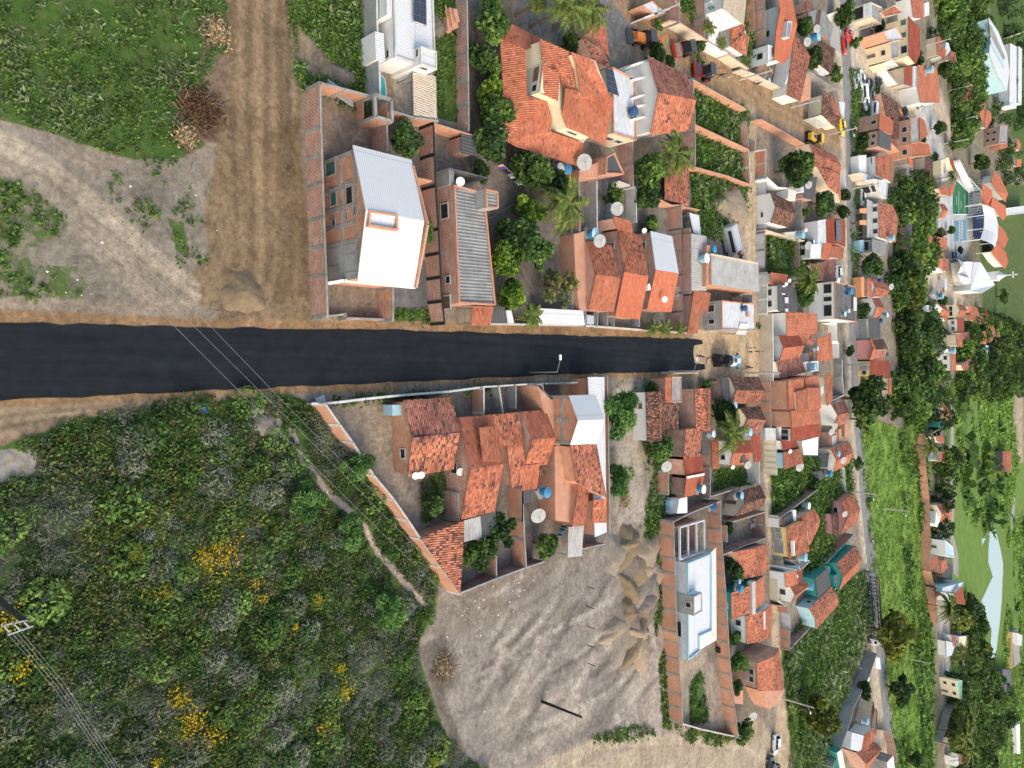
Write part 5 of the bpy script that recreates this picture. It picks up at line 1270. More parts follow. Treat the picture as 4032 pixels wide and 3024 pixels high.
house('large terracotta-roofed mansion with cream upper walls and stepped tile roofs',
 pln([[(470,420,3.0),(740,540,4.4),(765,1042,4.4),(985,1112,4.4),(530,1520,3.0)],[(600,262,3.0),(905,415,3.0),(910,482,4.0),(742,541,4.4),(470,415,3.0)],
  [(530,1522,3.0),(985,1114,4.4),(1030,1292,4.4),(1020,1430,4.2),(1378,1556,3.9),(1328,1812,3.0),(640,1592,3.0)]], 'tileB'),
 wal([(600,480),(900,500),(1050,1000),(1150,1250),(1420,1500),(1250,1700),(720,1480),(600,1300)],2.9,0, 'whiteD'),
 wal([(920,440),(940,690),(905,1000),(1090,1080),(1145,1225),(1205,1385),(1470,1490),(1640,1000),(1500,660),(1245,580)],5.7,0,CR_,[(1,.3,4.2,1.9,1.0, 'd'),(1,.78,4.3,.9,.8, 'w'),(5,.4,4.5,1.8,.6, 'w')],zt=5.7),
 pln([[(905,422,5.9),(1242,570,6.5),(1312,1004,6.5),(1165,1000,6.2),(1118,790,6.0),(935,692,5.9)]], 'tileB'),
 pln([[(930,702,5.7),(1116,786,6.6),(1100,1096,6.2),(895,1006,5.5)]], 'tileB'),
 pln([[(1182,960,6.7),(1712,1062,6.7),(1614,1580,5.8),(1345,1446,5.8),(1200,1390,5.8),(1145,1232,6.0)]], 'tileB'),
 wal([(1260,590),(1312,740),(1360,1020),(1640,1130),(1620,1000),(1480,680)],7.1,5.5,CR_,zt=7.1),
 pln([[(1250,566,7.3),(1492,664,7.8),(1535,780,7.8),(1645,1010,7.8),(1662,1165,7.2),(1350,1042,7.2),(1298,700,7.3)]], 'tileB'))
house('old mottled-tile roof wing squeezed between the mansion and the pink metal roof',shd([(1366,405),(1490,660),(1672,740),(1600,560)],3.6,4.2, 'tileP', 'brick'))
house('pinkish sheet-metal roof shed beside the dirt street wall',shd([(1502,222),(1440,350),(1655,612),(1622,292)],3.4,3.4, 'tileB', 'brick',post=False),name='shed',cat='shed')
house('white concrete slab roofed house with blue tank, next to the mansion',flt([(1678,732),(1926,862),(1940,1532),(1688,1452)],4.4, 'concW', 'beige',.25,[(2,.3,2.2,1.4,1.0, 'w'),(2,.7,2.2,1.6,1.0, 'w')],pm='brickO'))
tank('dark blue water tank on the white concrete slab roof',1915,1212,4.45,1.5, 'tankN', 'tankN')
solar('two dark solar arrays at the edge of the mansion roof',[(1612,735),(1702,768),(1764,1046),(1640,1002)],5.2,2,4,.3)
house('unfinished white two-storey house with two-tone tile roof and open white beams',
 gab([('I',140,606),('I',562,812),('I',578,1425),('I',165,1472)],5.8,1.5,0,('tileP', 'tileO'), 'white',.5,[(2,.3,3.6,1.6,1.2, 'w'),(2,.7,3.6,1.6,1.2, 'w'),(2,.5,.4,2.2,2.0, 'g')]),
 wal([('I',-110,780),('I',100,690),('I',105,1340),('I',-70,1440)],3.0,0, 'concW'))
o = thing('white_beam_frame', 'row of white concrete beams on the unfinished white house terrace', 'concrete beams',W((2000,1150)))
m = MB();
for y0,y1 in ((720,640),(880,820),(1080,1005),(1180,1125),(1310,1255)): m.bar(W((1890,y0),4.6),W((2130,y1),4.8),.3,.35)
m.build('beam', 'white',o); m = MB()
for y0 in (720,880,1080,1180,1310):
 p = W((1890,y0),4.4); m.bar((p.x,p.y,0),p,.3)
m.build('pillar', 'white',o)
T('F')
house('brick water-tower room with white bars beside the mesh dish',wal([(1330,470),(1520,390),(1612,330),(1706,290),(1806,520),(1610,510),(1520,560),(1330,545)],2.6,0, 'brickO'),
 flt([(1615,330),(1706,285),(1808,515),(1612,512)],3.8, 'fibroD', 'brickO',.2,[(0,.5,3.0,.5,.4, 'o')],pm='brickO'),name='brick_outbuilding',cat='outbuilding')
bwall('brick wall hung with vines beyond the big tree by the brick tower room',[(1915,150),(1920,640)],2.3, 'brick', 'conc',3.0)
bwall('tall brick yard wall by the leaning coconut palm',[(1325,470),(1330,760),(1340,1120)],2.4, 'brickO', 'conc',3.0)
bwall('thin white-topped wall between the two mottled-roof houses',[(1522,590),(1524,900),(1528,1200)],2.0, 'plasterG', 'whiteD',0)
bwall('whitewashed garden wall behind the mesh dish and orange tree',[(1755,590),(1950,660),(1955,1040)],1.8, 'whiteD', 'whiteD',0)
bwall('low leaning concrete fence across the brown yard',[(390,980),(650,830)],.6, 'conc', 'concD',0,.12, 'low_fence', 'fence')
house('tile-roofed row house with an exposed brick gable wall, nearest the palm yard',gab([('G',1412,130),('G',1682,182),('G',1702,910),('G',1430,890)],2.7,1.35,0,('tileO', 'tileB'), 'brick',.1, 'a'),
 wal([('G',1270,60),('G',1420,20),('G',1470,400),('G',1425,885),('G',1330,880),('G',1290,500)],2.3,0, 'brickO',zt=2.3))
house('row house with bright red-orange front roof and mottled rear roof beside the grey alley',gab([('G',1745,6),('G',2008,76),('G',1990,990),('G',1720,960)],2.7,1.3,0,('tileO', 'tileN'), 'brick',.15, 'a'),shd([(1702,972),(1742,1112),(1912,1156),(1890,1022)],2.9,2.9, 'tileB', 'brick'))
house('row house with white sheet rear roof and bright orange front roof',gab([('H',170,25),('H',406,82),('H',396,912),('H',130,890)],2.9,1.2,0,('metalW', 'tileN'), 'brick',.15, 'a'))
T('G')
house('long low shed with white corrugated roof beside the asphalt',shd([(905,868),(1372,892),(1392,1052),(880,1038)],2.3,2.0, 'metalW', 'whiteD'),name='shed',cat='shed')
house('dark sheet carport roof beside the orange tile awning',shd([(398,852),(520,852),(545,1030),(368,1030)],2.4,2.2, 'fibroD', 'plasterG',post=True),name='carport',cat='carport')
house('narrow white sheet roof beside the dark carport',shd([(535,890),(590,890),(622,1030),(555,1028)],2.4,2.2, 'metalW', 'plasterG',post=True),name='carport',cat='carport')
bwall('low cream front wall of the tree-filled yard along the asphalt',[(365,1036),(700,1042),(1390,1056)],1.1, 'beige', 'whiteD',0,.15, 'front_wall')
bwall('white front wall of the tile-roofed row houses along the asphalt',[(1395,1056),(1720,1078),(2130,1110),('H',240,1108),('H',580,1135)],1.2, 'beige', 'whiteD',4,.15, 'front_wall')
bwall('thin post and pipe fence beside the sparse olive tree',[(1262,30),(1262,880)],1.6, 'whiteD', 'whiteD',0,.08, 'yard_fence', 'fence')
for i,(x,y) in enumerate(((1400,980),(1530,980),(1640,985),(1710,990),(1985,1000))): bwall('short cross wall in the row house front gardens, %s' % ('nearest the white-roofed shed', 'left of the white paved strip', 'right of the white paved strip', 'left of the small agave garden', 'right of the banana garden')[i],[(x,900),(x,1070)],1.4, 'plasterG', 'conc',0,.14, 'garden_wall')
T('H')
bwall('dark brick yard wall painted with white scrawl, beside the orange roofed row house',[(512,0),(520,500),(525,1100)],2.4, 'brick', 'concD',3.2)
h_ = bwall('striped brick wall of the grey tile-roofed house',[(606,0),(612,690)],2.9, 'brickO', 'conc',3.4)
house('house with stepped grey fibre-cement roof sheets between brick wall and warehouse',flt([(612,50),(782,82),(782,682),(615,672)],3.1, 'fibroL', 'brick',0),shd([(636,676),(826,702),(796,912),(718,912)],2.9,2.6, 'tileB', 'brick'),shd([(640,700),(722,900),(682,1142),(570,1142)],2.9,2.5, 'tileB', 'brick'))
house('pale grey corrugated warehouse with brick end wall beside the parked van',flt([(832,276),(1342,376),(1356,690),(832,612)],4.4, 'fibroL', 'brickO',0,pm='brickO'),wal([(790,180),(866,180),(835,620),(785,625)],3.9,0, 'brickO',zt=4.0),wal([(835,270),(1340,370),(1345,386),(838,288)],4.6,4.0, 'beige',zt=4.6),name='warehouse',cat='warehouse')
house('white flat-roofed corner house with dark tank at the end of the new asphalt',flt([(936,782),(1300,822),(1306,1116),(940,1102)],3.2, 'concW', 'plasterG',.2,[(3,.75,.8,1.2,1.2, 'w'),(3,.3,.9,.8,1.1, 'o')],pm='brickO'),shd([(1150,1030),(1240,1035),(1205,1156),(1100,1150)],3.4,3.2, 'metalC', 'white',post=True))
tank('dark navy water tank on the white flat-roofed corner house',1190,868,3.25,1.3, 'tankN', 'tankN')
box_thing('pallet_stack', 'small rust-brown stack behind the navy tank on the white flat roof', 'stack',1215,930,(.9,.8,.4), 'brick',0,3.26)
house('small dark sheet lean-to behind the white flat-roofed corner house',shd([(1178,722),(1278,722),(1280,808),(1180,806)],2.3,2.3, 'fibroD', 'beige'),name='lean_to',cat='shed')
dish('round white lid-like dish on the orange front roof of the white-and-orange row house',320,770,3.6,1.1,False)
box_thing('roof_vent', 'white hooded vent on the red-orange row house roof', 'vent',125,640,(.9,.6,.5), 'white',20,3.2)
m = MB(); o = thing('wall_graffiti', 'white scrawled paint on the dark brick yard wall', 'graffiti',W((475,700),1.2))
pts = [W((x,y),z) + Vector((0,-.13,0)) for x,y,z in ((480,640,1.9),(480,655,1.1),(480,670,1.9),(480,680,1.2),(478,690,1.1),(478,702,1.8),(478,712,1.1),(478,722,1.9),(478,738,1.2),(478,748,1.9),(478,752,1.0),(478,770,1.0),(478,776,1.8))]
w0 = W((515,700),2.4).y - .12
for a,b in zip(pts,pts[1:]): m.bar(Vector((a.x,w0,a.z)),Vector((b.x,w0,b.z)),.16,.05)
m.build('paint_stroke', 'litterW',o)
# ------------------------------------------------------------------ BUILDINGS AND WALLS south of the asphalt (middle)
T('K')
bwall('slanting brick wall with pale pillars between the scrub and the triangular yard',[(365,392),(520,615),(660,805),(725,905),(890,1165),(1110,1430),(1265,1655),('N',345,490),('N',692,972)],2.2, 'brickO', 'curb',4.0)
bwall('weathered grey low wall along the asphalt in front of the triangular yard',[(215,388),(370,384),(500,372),(800,335),(1020,312),(1250,290),(1705,255),('L',430,205)],1.3, 'conc', 'concW',0,.18, 'front_wall')
bwall('grey front wall with white coping running on to the brick two-storey house',[('L',432,204),('L',600,194),('L',780,182),('L',1048,166),('L',1455,155)],1.4, 'conc', 'whiteD',0,.15, 'front_wall')
house('brick-sided cottage with purple-brown mottled tiles and paler patched lower slope',gab([(1215,346),(1742,316),(1762,1100),(1260,1182)],2.5,1.05,0,('tileP', 'tileM'), 'brickO',.25,[(3,.28,1.2,1.0,.8, 'v')],cap='tileP'),wal([(1090,400),(1230,396),(1245,512),(1095,516)],1.7,0, 'lblue'))
dish('pair-left round solid dish at the lower eave of the purple-brown cottage',1345,1168,2.3,.9,False); dish('pair-right round solid dish at the lower eave of the purple-brown cottage',1402,1160,2.3,.9,False)
box_thing('crate_box', 'grey plastic crate on the ground by the slanting brick wall corner', 'crate',285,355,(.9,1.0,.5), 'steel',20)
bwall('brick cross wall with a grey gate roof between front yards',[('L',430,215),('L',432,490)],1.9, 'brickO', 'whiteD',3.0); T('L')
bwall('narrow cement wall between the two bare front yards',[(597,200),(640,490)],1.6, 'conc', 'whiteD',0,.14, 'yard_wall'); bwall('cement wall beside the overgrown front strip',[(780,185),(780,440)],1.7, 'conc', 'conc',0,.14, 'yard_wall')
house('wide orange-tiled row house beside the purple-brown cottage',gab([(160,540),(522,502),(546,1560),(182,1652)],2.7,1.6,0,('tileB', 'tileO'), 'brick',.15, 'a'),pln([[(382,646,4.1),(552,630,4.1),(620,1020,4.5),(420,1020,4.5)]], 'tileB'))
house('low pinkish two-step tile roof between the wide row house and the brick house',shd([(522,506),(806,480),(866,814),(602,852)],2.7,3.2, 'tileO', 'brick'),shd([(682,834),(856,815),(906,1252),(736,1302)],3.1,2.7, 'tileO', 'brick'))
house('orange gabled row house next to the tall brick side wall',gab([(840,475),(1102,450),(1122,1050),(870,1072)],2.8,1.5,0,('tileB', 'tileO'), 'brick',.15, 'a'),pln([[(880,1056,3.0),(1040,1040,3.0),(1012,1308,2.4),(836,1336,2.4)]], 'tileB'),pln([[(1042,1045,2.7),(1108,1036,2.7),(1106,1168,2.4),(1042,1178,2.4)]], 'tileD'))
h_ = house('tall bare-brick house with white and cream metal gable roof and a long metal side roof',gab([(1356,296),(1646,286),(1662,822),(1370,836)],5.6,1.3,0,('metalW', 'metalC'), 'brickO',.15,[(3,.5,3.6,.3,.5, 'v')]),
 wal([(1010,190),(1160,340),(1380,340),(1400,850),(1240,840),(1180,830)],3.0,0, 'brickO',zt=3.0),shd([(1376,838),(1658,828),(1766,1412),(1440,1250)],5.0,4.8, 'tileM', 'brickO'),
 wal([(1200,850),(1380,850),(1445,1250),(1410,1659),('N',1668,350),('N',1520,330)],2.8,0, 'brickO',zt=2.8),
 shd([('N',1722,0),('N',1822,-10),('N',1776,375),('N',1666,386)],4.0,3.4, 'tileO', 'brickO'),shd([(1620,1440),(1770,1415),('N',1966,350),('N',1840,352)],4.0,3.6, 'tileO', 'brickO'),
 shd([(1562,95),(1742,95),(1768,1785),(1640,1840)],3.3,3.0, 'metalW', 'brickO'))
Q = inset([W(p,5.6) for p in ((1356,296),(1646,286),(1662,822),(1370,836))],.15); facade_frame(h_,Q,3,(.01,.5,.99),(2.6,4.3),h=5.5)
bwall('long low brick parapet wall at the far side of the long metal side roof',[(1777,88),(1790,900),(1802,1659),('N',1998,440)],3.3, 'brickO', 'conc',5)
bwall('stepped brick front yard wall of the tall bare-brick house',[(990,178),(1070,178),(1080,250),(1165,330),(1172,800)],2.6, 'brickO', 'conc',2.6)
house('open grey concrete front room beside the tall bare-brick house',wal([(1100,160),(1395,158),(1402,172),(1100,176)],1.8,0, 'conc',zt=1.8),wal([(1160,322),(1380,318),(1382,334),(1160,336)],2.4,0, 'conc',zt=2.4),name='open_room',cat='unfinished room')
tank('ribbed blue water tank on a brick stand by the tall bare-brick house',1095,1350,2.4,1.5, 'tankB', 'tankB'); dish('large mesh dish in the back yard of the orange gabled house',1015,1598,.9,2.2); dish('white solid dish leaning in the alley of the wide row house',172,1125,2.2,1.0,False)
tank('pale blue drum in the alley between the two mottled cottages',228,1008,.5,1.0, 'tankL')
house('dark weathered sheet roof hut below the two-step tile roof',shd([(848,1340),(958,1308),(930,1460),(852,1480)],2.2,2.2, 'fibroD', 'brick'),name='hut',cat='shed')
bwall('brick yard wall below the two-step tile roof',[(845,1300),(850,1659),('N',1232,60),('N',1252,500),('N',1268,742)],2.2, 'brickO', 'conc',3.6)
bwall('brick back-alley wall beside the dark doorway of the wide row house',[(152,1365),(160,1650)],2.3, 'brick', 'conc',3)
T('N')
house('triangular patchwork-tiled shed roof at the tip of the slanting wall',pln([[(345,482,2.5),(727,330,2.9),(692,972,2.9)]], 'tileM'),wal([(372,490),(715,352),(690,940)],2.4,0, 'brick',zt=2.5),name='shed',cat='shed')
house('translucent corrugated sheet porch beside the triangular shed',shd([(728,330),(866,292),(880,482),(724,518)],2.5,2.3, 'fibroL', 'brick',post=True),name='porch',cat='porch')
house('dark corrugated sheet porch at the back of the wide row house',shd([(866,290),(1002,250),(1012,450),(880,478)],2.5,2.3, 'fibroD', 'brick',post=True),name='porch',cat='porch')
house('grey fibre-cement back porch beside the blue washing line',shd([(1635,390),(1768,374),(1750,642),(1628,652)],2.6,2.3, 'fibroL', 'brick',post=True),name='porch',cat='porch')
bwall('back brick wall of the row house yards facing the bare lot',[(692,965),(1008,838),(1268,742),(1420,692)],2.0, 'brickD', 'conc',3); bwall('short brick divider between the two leafy back yards',[(1004,605),(1008,835)],1.8, 'brickO', 'conc',0); bwall('low brick end wall beneath the long metal side roof',[(1755,580),(1955,535)],1.6, 'brickD', 'conc',0)
# -- middle right block
T('M')
house('white-fronted cottage with very dark old tiles and a brown shutter',gab([(396,396),(600,390),(606,935),(412,936)],2.5,.7,1, 'tileD', 'white',.12,[(3,.72,1.0,.9,.8, 'd')],cap='tileP'))
house('small dark-tiled annexe beside the white-fronted cottage',shd([(596,526),(756,526),(756,800),(602,800)],2.6,2.4, 'tileD', 'whiteD'))
house('grey slab house front with an orange tile strip and mint wall',flt([(672,232),(775,230),(780,510),(676,515)],2.5, 'conc', 'brick',.1),shd([(602,238),(672,235),(677,515),(606,518)],2.7,2.9, 'tileB', 'brick'),wal([(490,290),(580,285),(582,380),(525,380)],1.0,0, 'greenP',zt=1.0))
house('striped dark-and-orange tiled house with a tall brick side wall',gab([(930,360),(1102,356),(1106,826),(942,822)],3.2,.7,1, 'tileM', 'brick',.1,cap='tileP'))
house('long brick house with mottled, red and bright orange roof sections',shd([(832,800),(1012,786),(990,1096),(806,1122)],3.2,3.5, 'tileM', 'brick'),shd([(806,1124),(990,1096),(1032,1286),(836,1320)],3.5,3.2, 'tileR', 'brick'),pln([[(838,1334,3.3),(1030,1296,3.3),(1015,1400,3.1),(946,1512,3.0),(816,1540,3.0)]], 'tileN'),wal([(845,1340),(1010,1310),(940,1500),(830,1525)],2.9,0, 'brick'))
MB().bar(W((840,1328),3.45),W((1030,1292),3.45),.35,.15).build('ridge_strip', 'white',[o for o in COL.objects if o.name.startswith('house')  and o.get('label', '').startswith('long brick house with mottled')][0])
house('dark old-tiled cottage at the corner near the tanker truck',gab([(1312,232),(1622,230),(1632,530),(1325,522)],2.7,1.1,0,('tileD', 'tileM'), 'beige',.15, 'a'))
house('weathered grey lean-to between the striped house and the dark corner cottage',shd([(1210,262),(1312,262),(1332,500),(1240,502)],2.4,2.6, 'fibroD', 'brick'),name='lean_to',cat='shed')
house('dark mottled cottage behind the coconut palm',gab([(1420,575),(1640,552),(1640,850),(1462,792)],2.7,1.1,0,('tileD', 'tileP'), 'beige',.15))
house('narrow dark red roof strip along the side street',shd([(1552,870),(1642,850),(1652,1150),(1576,1166)],2.9,2.5, 'tileR', 'whiteD'))
house('white house with courtyard and two red roofs under the coconut palm',gab([(1302,930),(1542,920),(1502,1190),(1316,1196)],2.7,.6,0,('tileR', 'tileB'), 'white',.1,[(3,.3,.9,.9,.9, 'o')]),wal([(1440,1035),(1480,1035),(1478,1165),(1440,1168)],3.2,2.8, 'fibroD',zt=3.2))
house('long thin pinkish tile strip beside the white courtyard house',shd([(1112,922),(1190,916),(1196,1230),(1122,1240)],2.6,2.6, 'tileB', 'brick'))
house('dark corrugated lean-to beside the mottled brick house',shd([(1012,832),(1086,826),(1076,1082),(1002,1082)],2.5,2.5, 'fibroD', 'brick'),name='lean_to',cat='shed')
house('pale blue and white yard room below the long brick house',wal([(660,1580),(760,1570),(770,1720),(665,1730)],1.0,0, 'lblue',zt=1.0),wal([(760,1560),(845,1540),(848,1715),(735,1720)],2.2,0, 'white',zt=2.2),name='yard_room',cat='outbuilding')
house('very dark tiled cottage with back yard and navy tank',gab([('O',1460,80),('O',1640,30),('O',1645,282),('O',1362,376)],2.7,1.1,0,('tileD', 'tileD'), 'beige',.15, 'a'))
bwall('dirty white plastered wall along the side street below the dark red roof strip',[(1632,1160),(1638,1395)],2.7, 'whiteD', 'whiteD',0,.16, 'street_wall'); bwall('brick wall behind the grassy back yard',[(1098,1230),(1098,1560)],2.2, 'brickD', 'conc',3); bwall('brick wall of the dark cottage yard',[(1430,1440),(1110,1535)],1.8, 'brickD', 'conc',3); bwall('short brick garden wall with grey pillar by the lily pot dish',[(640,1270),(645,1510)],2.0, 'brickO', 'conc',2.5)
tank('pale blue tapered tank by the dark corner cottage',1345,545,2.6,1.6, 'tankL'); tank('pale blue tank with white lid on the lean-to beside the mottled brick house',1115,850,2.7,1.4, 'tankL', 'whiteP'); tank('pale blue tank beside the dark mottled cottage and palm',1515,835,2.8,1.5, 'tankL'); tank('pale blue tank with white lid at the end of the long brick house',1000,1452,3.1,1.6, 'tankB', 'whiteP'); tank('navy tank on the very dark tiled cottage yard',1420,1522,2.6,1.5, 'tankN', 'tankL')
dish('mesh dish on the garden wall by the round green tree',612,1205,2.0,2.0); dish('mesh dish at the edge of the white courtyard house',1500,1190,2.2,1.7); dish('small oval dish behind the white courtyard house',1340,1215,1.6,.9,False)
# -- the walled warehouse compound
T('O')
bwall('long brick wall with grey pillars on the left of the white warehouse compound',[(700,428),(702,600),(712,830),(722,1160),(738,1640),('P',755,300),('P',770,660),('P',788,860),('P',800,1180)],2.7, 'brickO', 'conc',3.0)
bwall('long brick wall on the right of the white warehouse compound',[(1212,205),(1216,520),(1240,840),(1268,1190),(1290,1560),('P',1310,480),('P',1345,820),('P',1388,1190),('P',1402,1320)],2.4, 'brickO', 'conc',3.2); bwall('brick back wall of the warehouse compound, seen from outside',[(1212,205),(905,325),(700,428)],2.4, 'brickD', 'conc',3.0)
bwall('front wall with long sliding gate closing the warehouse compound',[('P',800,1180),('P',1000,1238),('P',1275,1300),('P',1402,1322)],1.7, 'brick', 'whiteD',5)
house('long white metal-roofed warehouse with raised box and cream end roof',flt([(836,876),(1098,770),(1098,1600),('P',1095,165),('P',966,222),('P',966,385),('P',842,484)],3.7, 'metalW', 'concW',.3,[(6,.3,2.0,2.4,.8, 'v')],pm='lblue'),
 shd([(1098,768),(1160,706),(1162,1560),('P',1166,262)][0:1] + [(1160,706),('P',1166,264),('P',1098,168)],3.6,3.5, 'metalC', 'whiteD'),flt([('P',968,228),('P',1096,168),('P',1166,266),('P',970,384)],3.6, 'metalC', 'cream',0),flt([(912,1240),(1002,1196),(1004,1400),(912,1450)],4.9, 'metalW', 'plasterG',.1,[(3,.5,3.6,.8,.9, 'v')]),shd([(845,1215),(900,1175),(1000,1190),(915,1238)],3.95,4.8, 'metalB', 'lblue'),name='warehouse',cat='warehouse')
o = thing('pergola_frame', 'roofless brick room under grey concrete beams behind the white warehouse', 'unfinished room',W((900,620)))
Q = [W(p,3.0) for p in ((762,490),(1028,412),(1030,752),(764,838))]; m = MB()
for i in range(4): m.bar(Q[i],Q[(i + 1) % 4],.22,.3)
for t in (.33,.67): m.bar(Q[0].lerp(Q[1],t),Q[3].lerp(Q[2],t),.22,.3)
m.build('concrete_beam', 'concW',o); m = MB()
for i in (0,1,2,3): a,b = Q[i],Q[(i + 1) % 4]; m.prism([a,b,b + Vector((.1,.12,0)),a + Vector((.1,.12,0))],0,(2.4,1.6,.8,2.0)[i])
m.build('brick_infill', 'brick',o)
tank('dark blue ribbed tank in the back corner of the warehouse compound',1130,265,1.6,1.5, 'tankB', 'tankN')
bwall('roofless brick shell walls beside the warehouse compound',[(1360,425),(1698,322),(1706,605),(1470,690),(1240,790)],2.4, 'brickD', 'conc',3); bwall('short brick stub wall inside the roofless shell',[(1280,470),(1282,650)],2.0, 'brickO', 'conc',0)
o = thing('timber_heap', 'heap of grey timber inside the roofless brick shell', 'timber',W((1540,450))); c_ = W((1540,450)); m = MB()
for i in range(14): m.bar(c_ + Vector((rng.uniform(-1,1),rng.uniform(-1.4,1.4),.1 + .04 * i)),c_ + Vector((rng.uniform(-1,1),rng.uniform(-1.4,1.4),.1 + .05 * i)),.12)
m.build('timber', 'plasterG',o)
house('broad brownish tile house with a lower street strip beside the roofless shell',gab([(1356,756),(1708,668),(1730,960),(1482,1046)],2.8,.7,1,('tileO', 'tileO'), 'brick',.12, 'a'))
house('broad tile house with a pale concrete ridge strip and teal street wall',gab([(1325,1202),(1686,1010),(1692,1300),(1332,1500)],2.9,.8,1,('tileB', 'tileO'), 'teal',.1, 'a'),wal([(1555,1090),(1588,1070),(1592,1430),(1556,1440)],4.0,3.0, 'curb',zt=4.0))
house('white-backed tile house with white ridge strip near the street',gab([(1486,1456),(1772,1322),('P',1756,232),('P',1492,310)],3.0,.8,1,('tileO', 'tileO'), 'white',.1,[(3,.3,1.0,1,1, 'w'),(3,.7,1.0,1,1, 'o')]),wal([(1685,1410),(1696,1405),('P',1696,150),('P',1688,152)],4.0,3.2, 'white',zt=4.0))
house('unplastered two-storey brick house at the street end with small ruined rooms',gab([('P',1606,520),('P',1848,350),('P',1896,800),('P',1612,806)],4.4,1.0,1,('tileO', 'tileO'), 'brick',.1,[(3,.32,2.8,1.0,.9, 'v'),(3,.62,2.8,1.0,.9, 'v')]),wal([('P',1350,805),('P',1455,822),('P',1455,968),('P',1365,955)],1.6,0, 'brickO',zt=1.6),wal([('P',1640,820),('P',1895,812),('P',1870,930),('P',1740,1020)],3.0,0, 'brickO',zt=3.0))
tank('blue tank on the teal-fronted broad tile house',1418,1160,3.0,1.5, 'tankB', 'tankB'); tank('small blue tank behind the round dark tree by the broad tile house',1402,1072,2.4,1.1, 'tankL')
T('P'); dish('wide mesh dish in the bushy yard of the two-storey brick house',1552,1092,1.0,2.1); box_thing('black_drum', 'black drum with a white slab beside the warehouse end wall', 'drum',1165,362,(.9,.8,.8), 'dark',10)
# ------------------------------------------------------------------ BUILDINGS AND WALLS by the dirt streets (right of centre)
T('I')
house('modern white two-storey house with beige tile roof and glass balcony',shd([(972,-120),(960,92),(1186,272),(1224,-120)],5.6,6.2, 'tileC', 'white'),flt([(820,100),(925,180),(1110,260),(1150,200),(960,60),(800,20)],3.0, 'concW', 'white',.5),wal([(800,150),(920,200),(905,500),(795,440)],2.2,0, 'white'),pln([[(1032,262,3.0),(1205,262,4.2),(1192,352,4.2),(1042,498,3.0)],[(1042,500,3.0),(1194,354,4.2),(1252,402,3.4),(1212,616,3.0)]], 'tileM'),wal([(1060,300),(1190,300),(1230,420),(1200,590),(1060,500)],2.9,0, 'white'))
o = thing('glass_balcony', 'pale green glass balcony rail on the modern white house', 'balcony rail',W((900,120),3.4)); MB().bar(W((820,75),3.6),W((940,190),3.6),.06,.9).build('glass_panel', 'glassG',o); MB().bar(W((820,75),4.1),W((940,190),4.1),.1,.08).build('rail', 'steel',o)
house('bright orange-roofed house with a white-framed skylight at the top right',pln([[(1556,-120,4.6),(1582,114,4.6),(1768,262,3.8),(1690,-120,3.8)],[(1582,116,4.6),(1538,350,4.2),(1518,638,3.8),(1606,694,3.8),(1676,642,4.0),(1740,390,4.2),(1770,262,4.6)]], 'tileN'),wal([(1570,60),(1550,600),(1610,670),(1670,630),(1740,300)],3.7,0, 'white',[(0,.5,.8,1.2,1.2, 'w'),(0,.85,.8,1.2,1.2, 'o')]),flt([(1440,490),(1530,520),(1535,660),(1440,690)],3.2, 'concW', 'white',.2,[(3,.5,1.2,1.2,1.2, 'o')]),flt([(1655,230),(1705,240),(1672,420),(1640,400)],5.0, 'steel', 'concW',.15))
house('long mottled-tile house with white gable and brick shell behind the orange-roofed house',shd([(1738,356),(1655,1035),(1800,1104),(1912,612)],3.2,3.6, 'tileM', 'white'),wal([(1720,640),(1790,540),(1650,910),(1630,930)],3.0,0, 'white'),wal([(1830,800),(1915,830),(1912,1085),(1820,1040)],2.2,0, 'brickO'))
bwall('tall brick wall beside the grass strip at the top',[(1412,-120),(1425,300),(1435,830)],2.6, 'brick', 'conc',3); bwall('brick wall left of the modern white house',[(755,-60),(762,400)],2.4, 'brick', 'conc',3); bwall('brick wall left of the narrow grass strip at the top',[(488,-60),(490,240)],2.6, 'brick', 'conc',3); bwall('rust-red brick wall top edge by the grass strip',[(1295,-80),(1300,330)],1.6, 'brickO', 'brick',0)
bwall('cream street wall with grey gates facing the machines',[(370,225),(480,238),(770,425),(1020,590),(1240,745)],2.2, 'beige', 'brickO',6,.16, 'street_wall'); bwall('lower street wall with patched render beyond the cyclists',[(1160,755),(1310,810),(1620,970),(1730,1060)],1.8, 'beige', 'whiteD',5,.16, 'street_wall'); bwall('white sloping street wall with dark slot facing the road rollers',[(790,460),(1010,580)],2.3, 'white', 'white',0,.16, 'street_wall')
house('white gate porch on the dirt street beside the patched wall',flt([(70,60),(180,10),(330,140),(240,185)],2.4, 'concW', 'brickO',.1),name='porch',cat='porch'); bwall('white beam across the grass at the top of the dirt street',[(105,195),(380,90)],2.4, 'white', 'white',0,.2, 'beam', 'beam')
T('J')
bwall('dark brick wall between the unfinished white house and the grass lots',[('I',636,865),(655,0),(660,550)],2.6, 'brick', 'conc',3.0)
bwall('brick lot wall along the dirt street beside the rollers',[('I',636,868),('I',1215,1190)],2.2, 'brickO', 'brickO',2.6); bwall('brick wall dividing the upper and middle grass lots',[(655,112),(1240,385)],2.2, 'brickO', 'brickO',2.6); bwall('brick wall dividing the lower grass lots, partly hidden by bushes',[(590,560),(1000,670),(1258,768)],2.0, 'brickO', 'brickO',2.6)
bwall('street-side brick wall of the upper grass lot with white scrawl',[(1215,80),(1240,350)],2.0, 'brick', 'conc',3); bwall('street-side brick wall with a white gate at the middle grass lot',[(1240,390),(1258,760)],2.0, 'brick', 'whiteD',3)
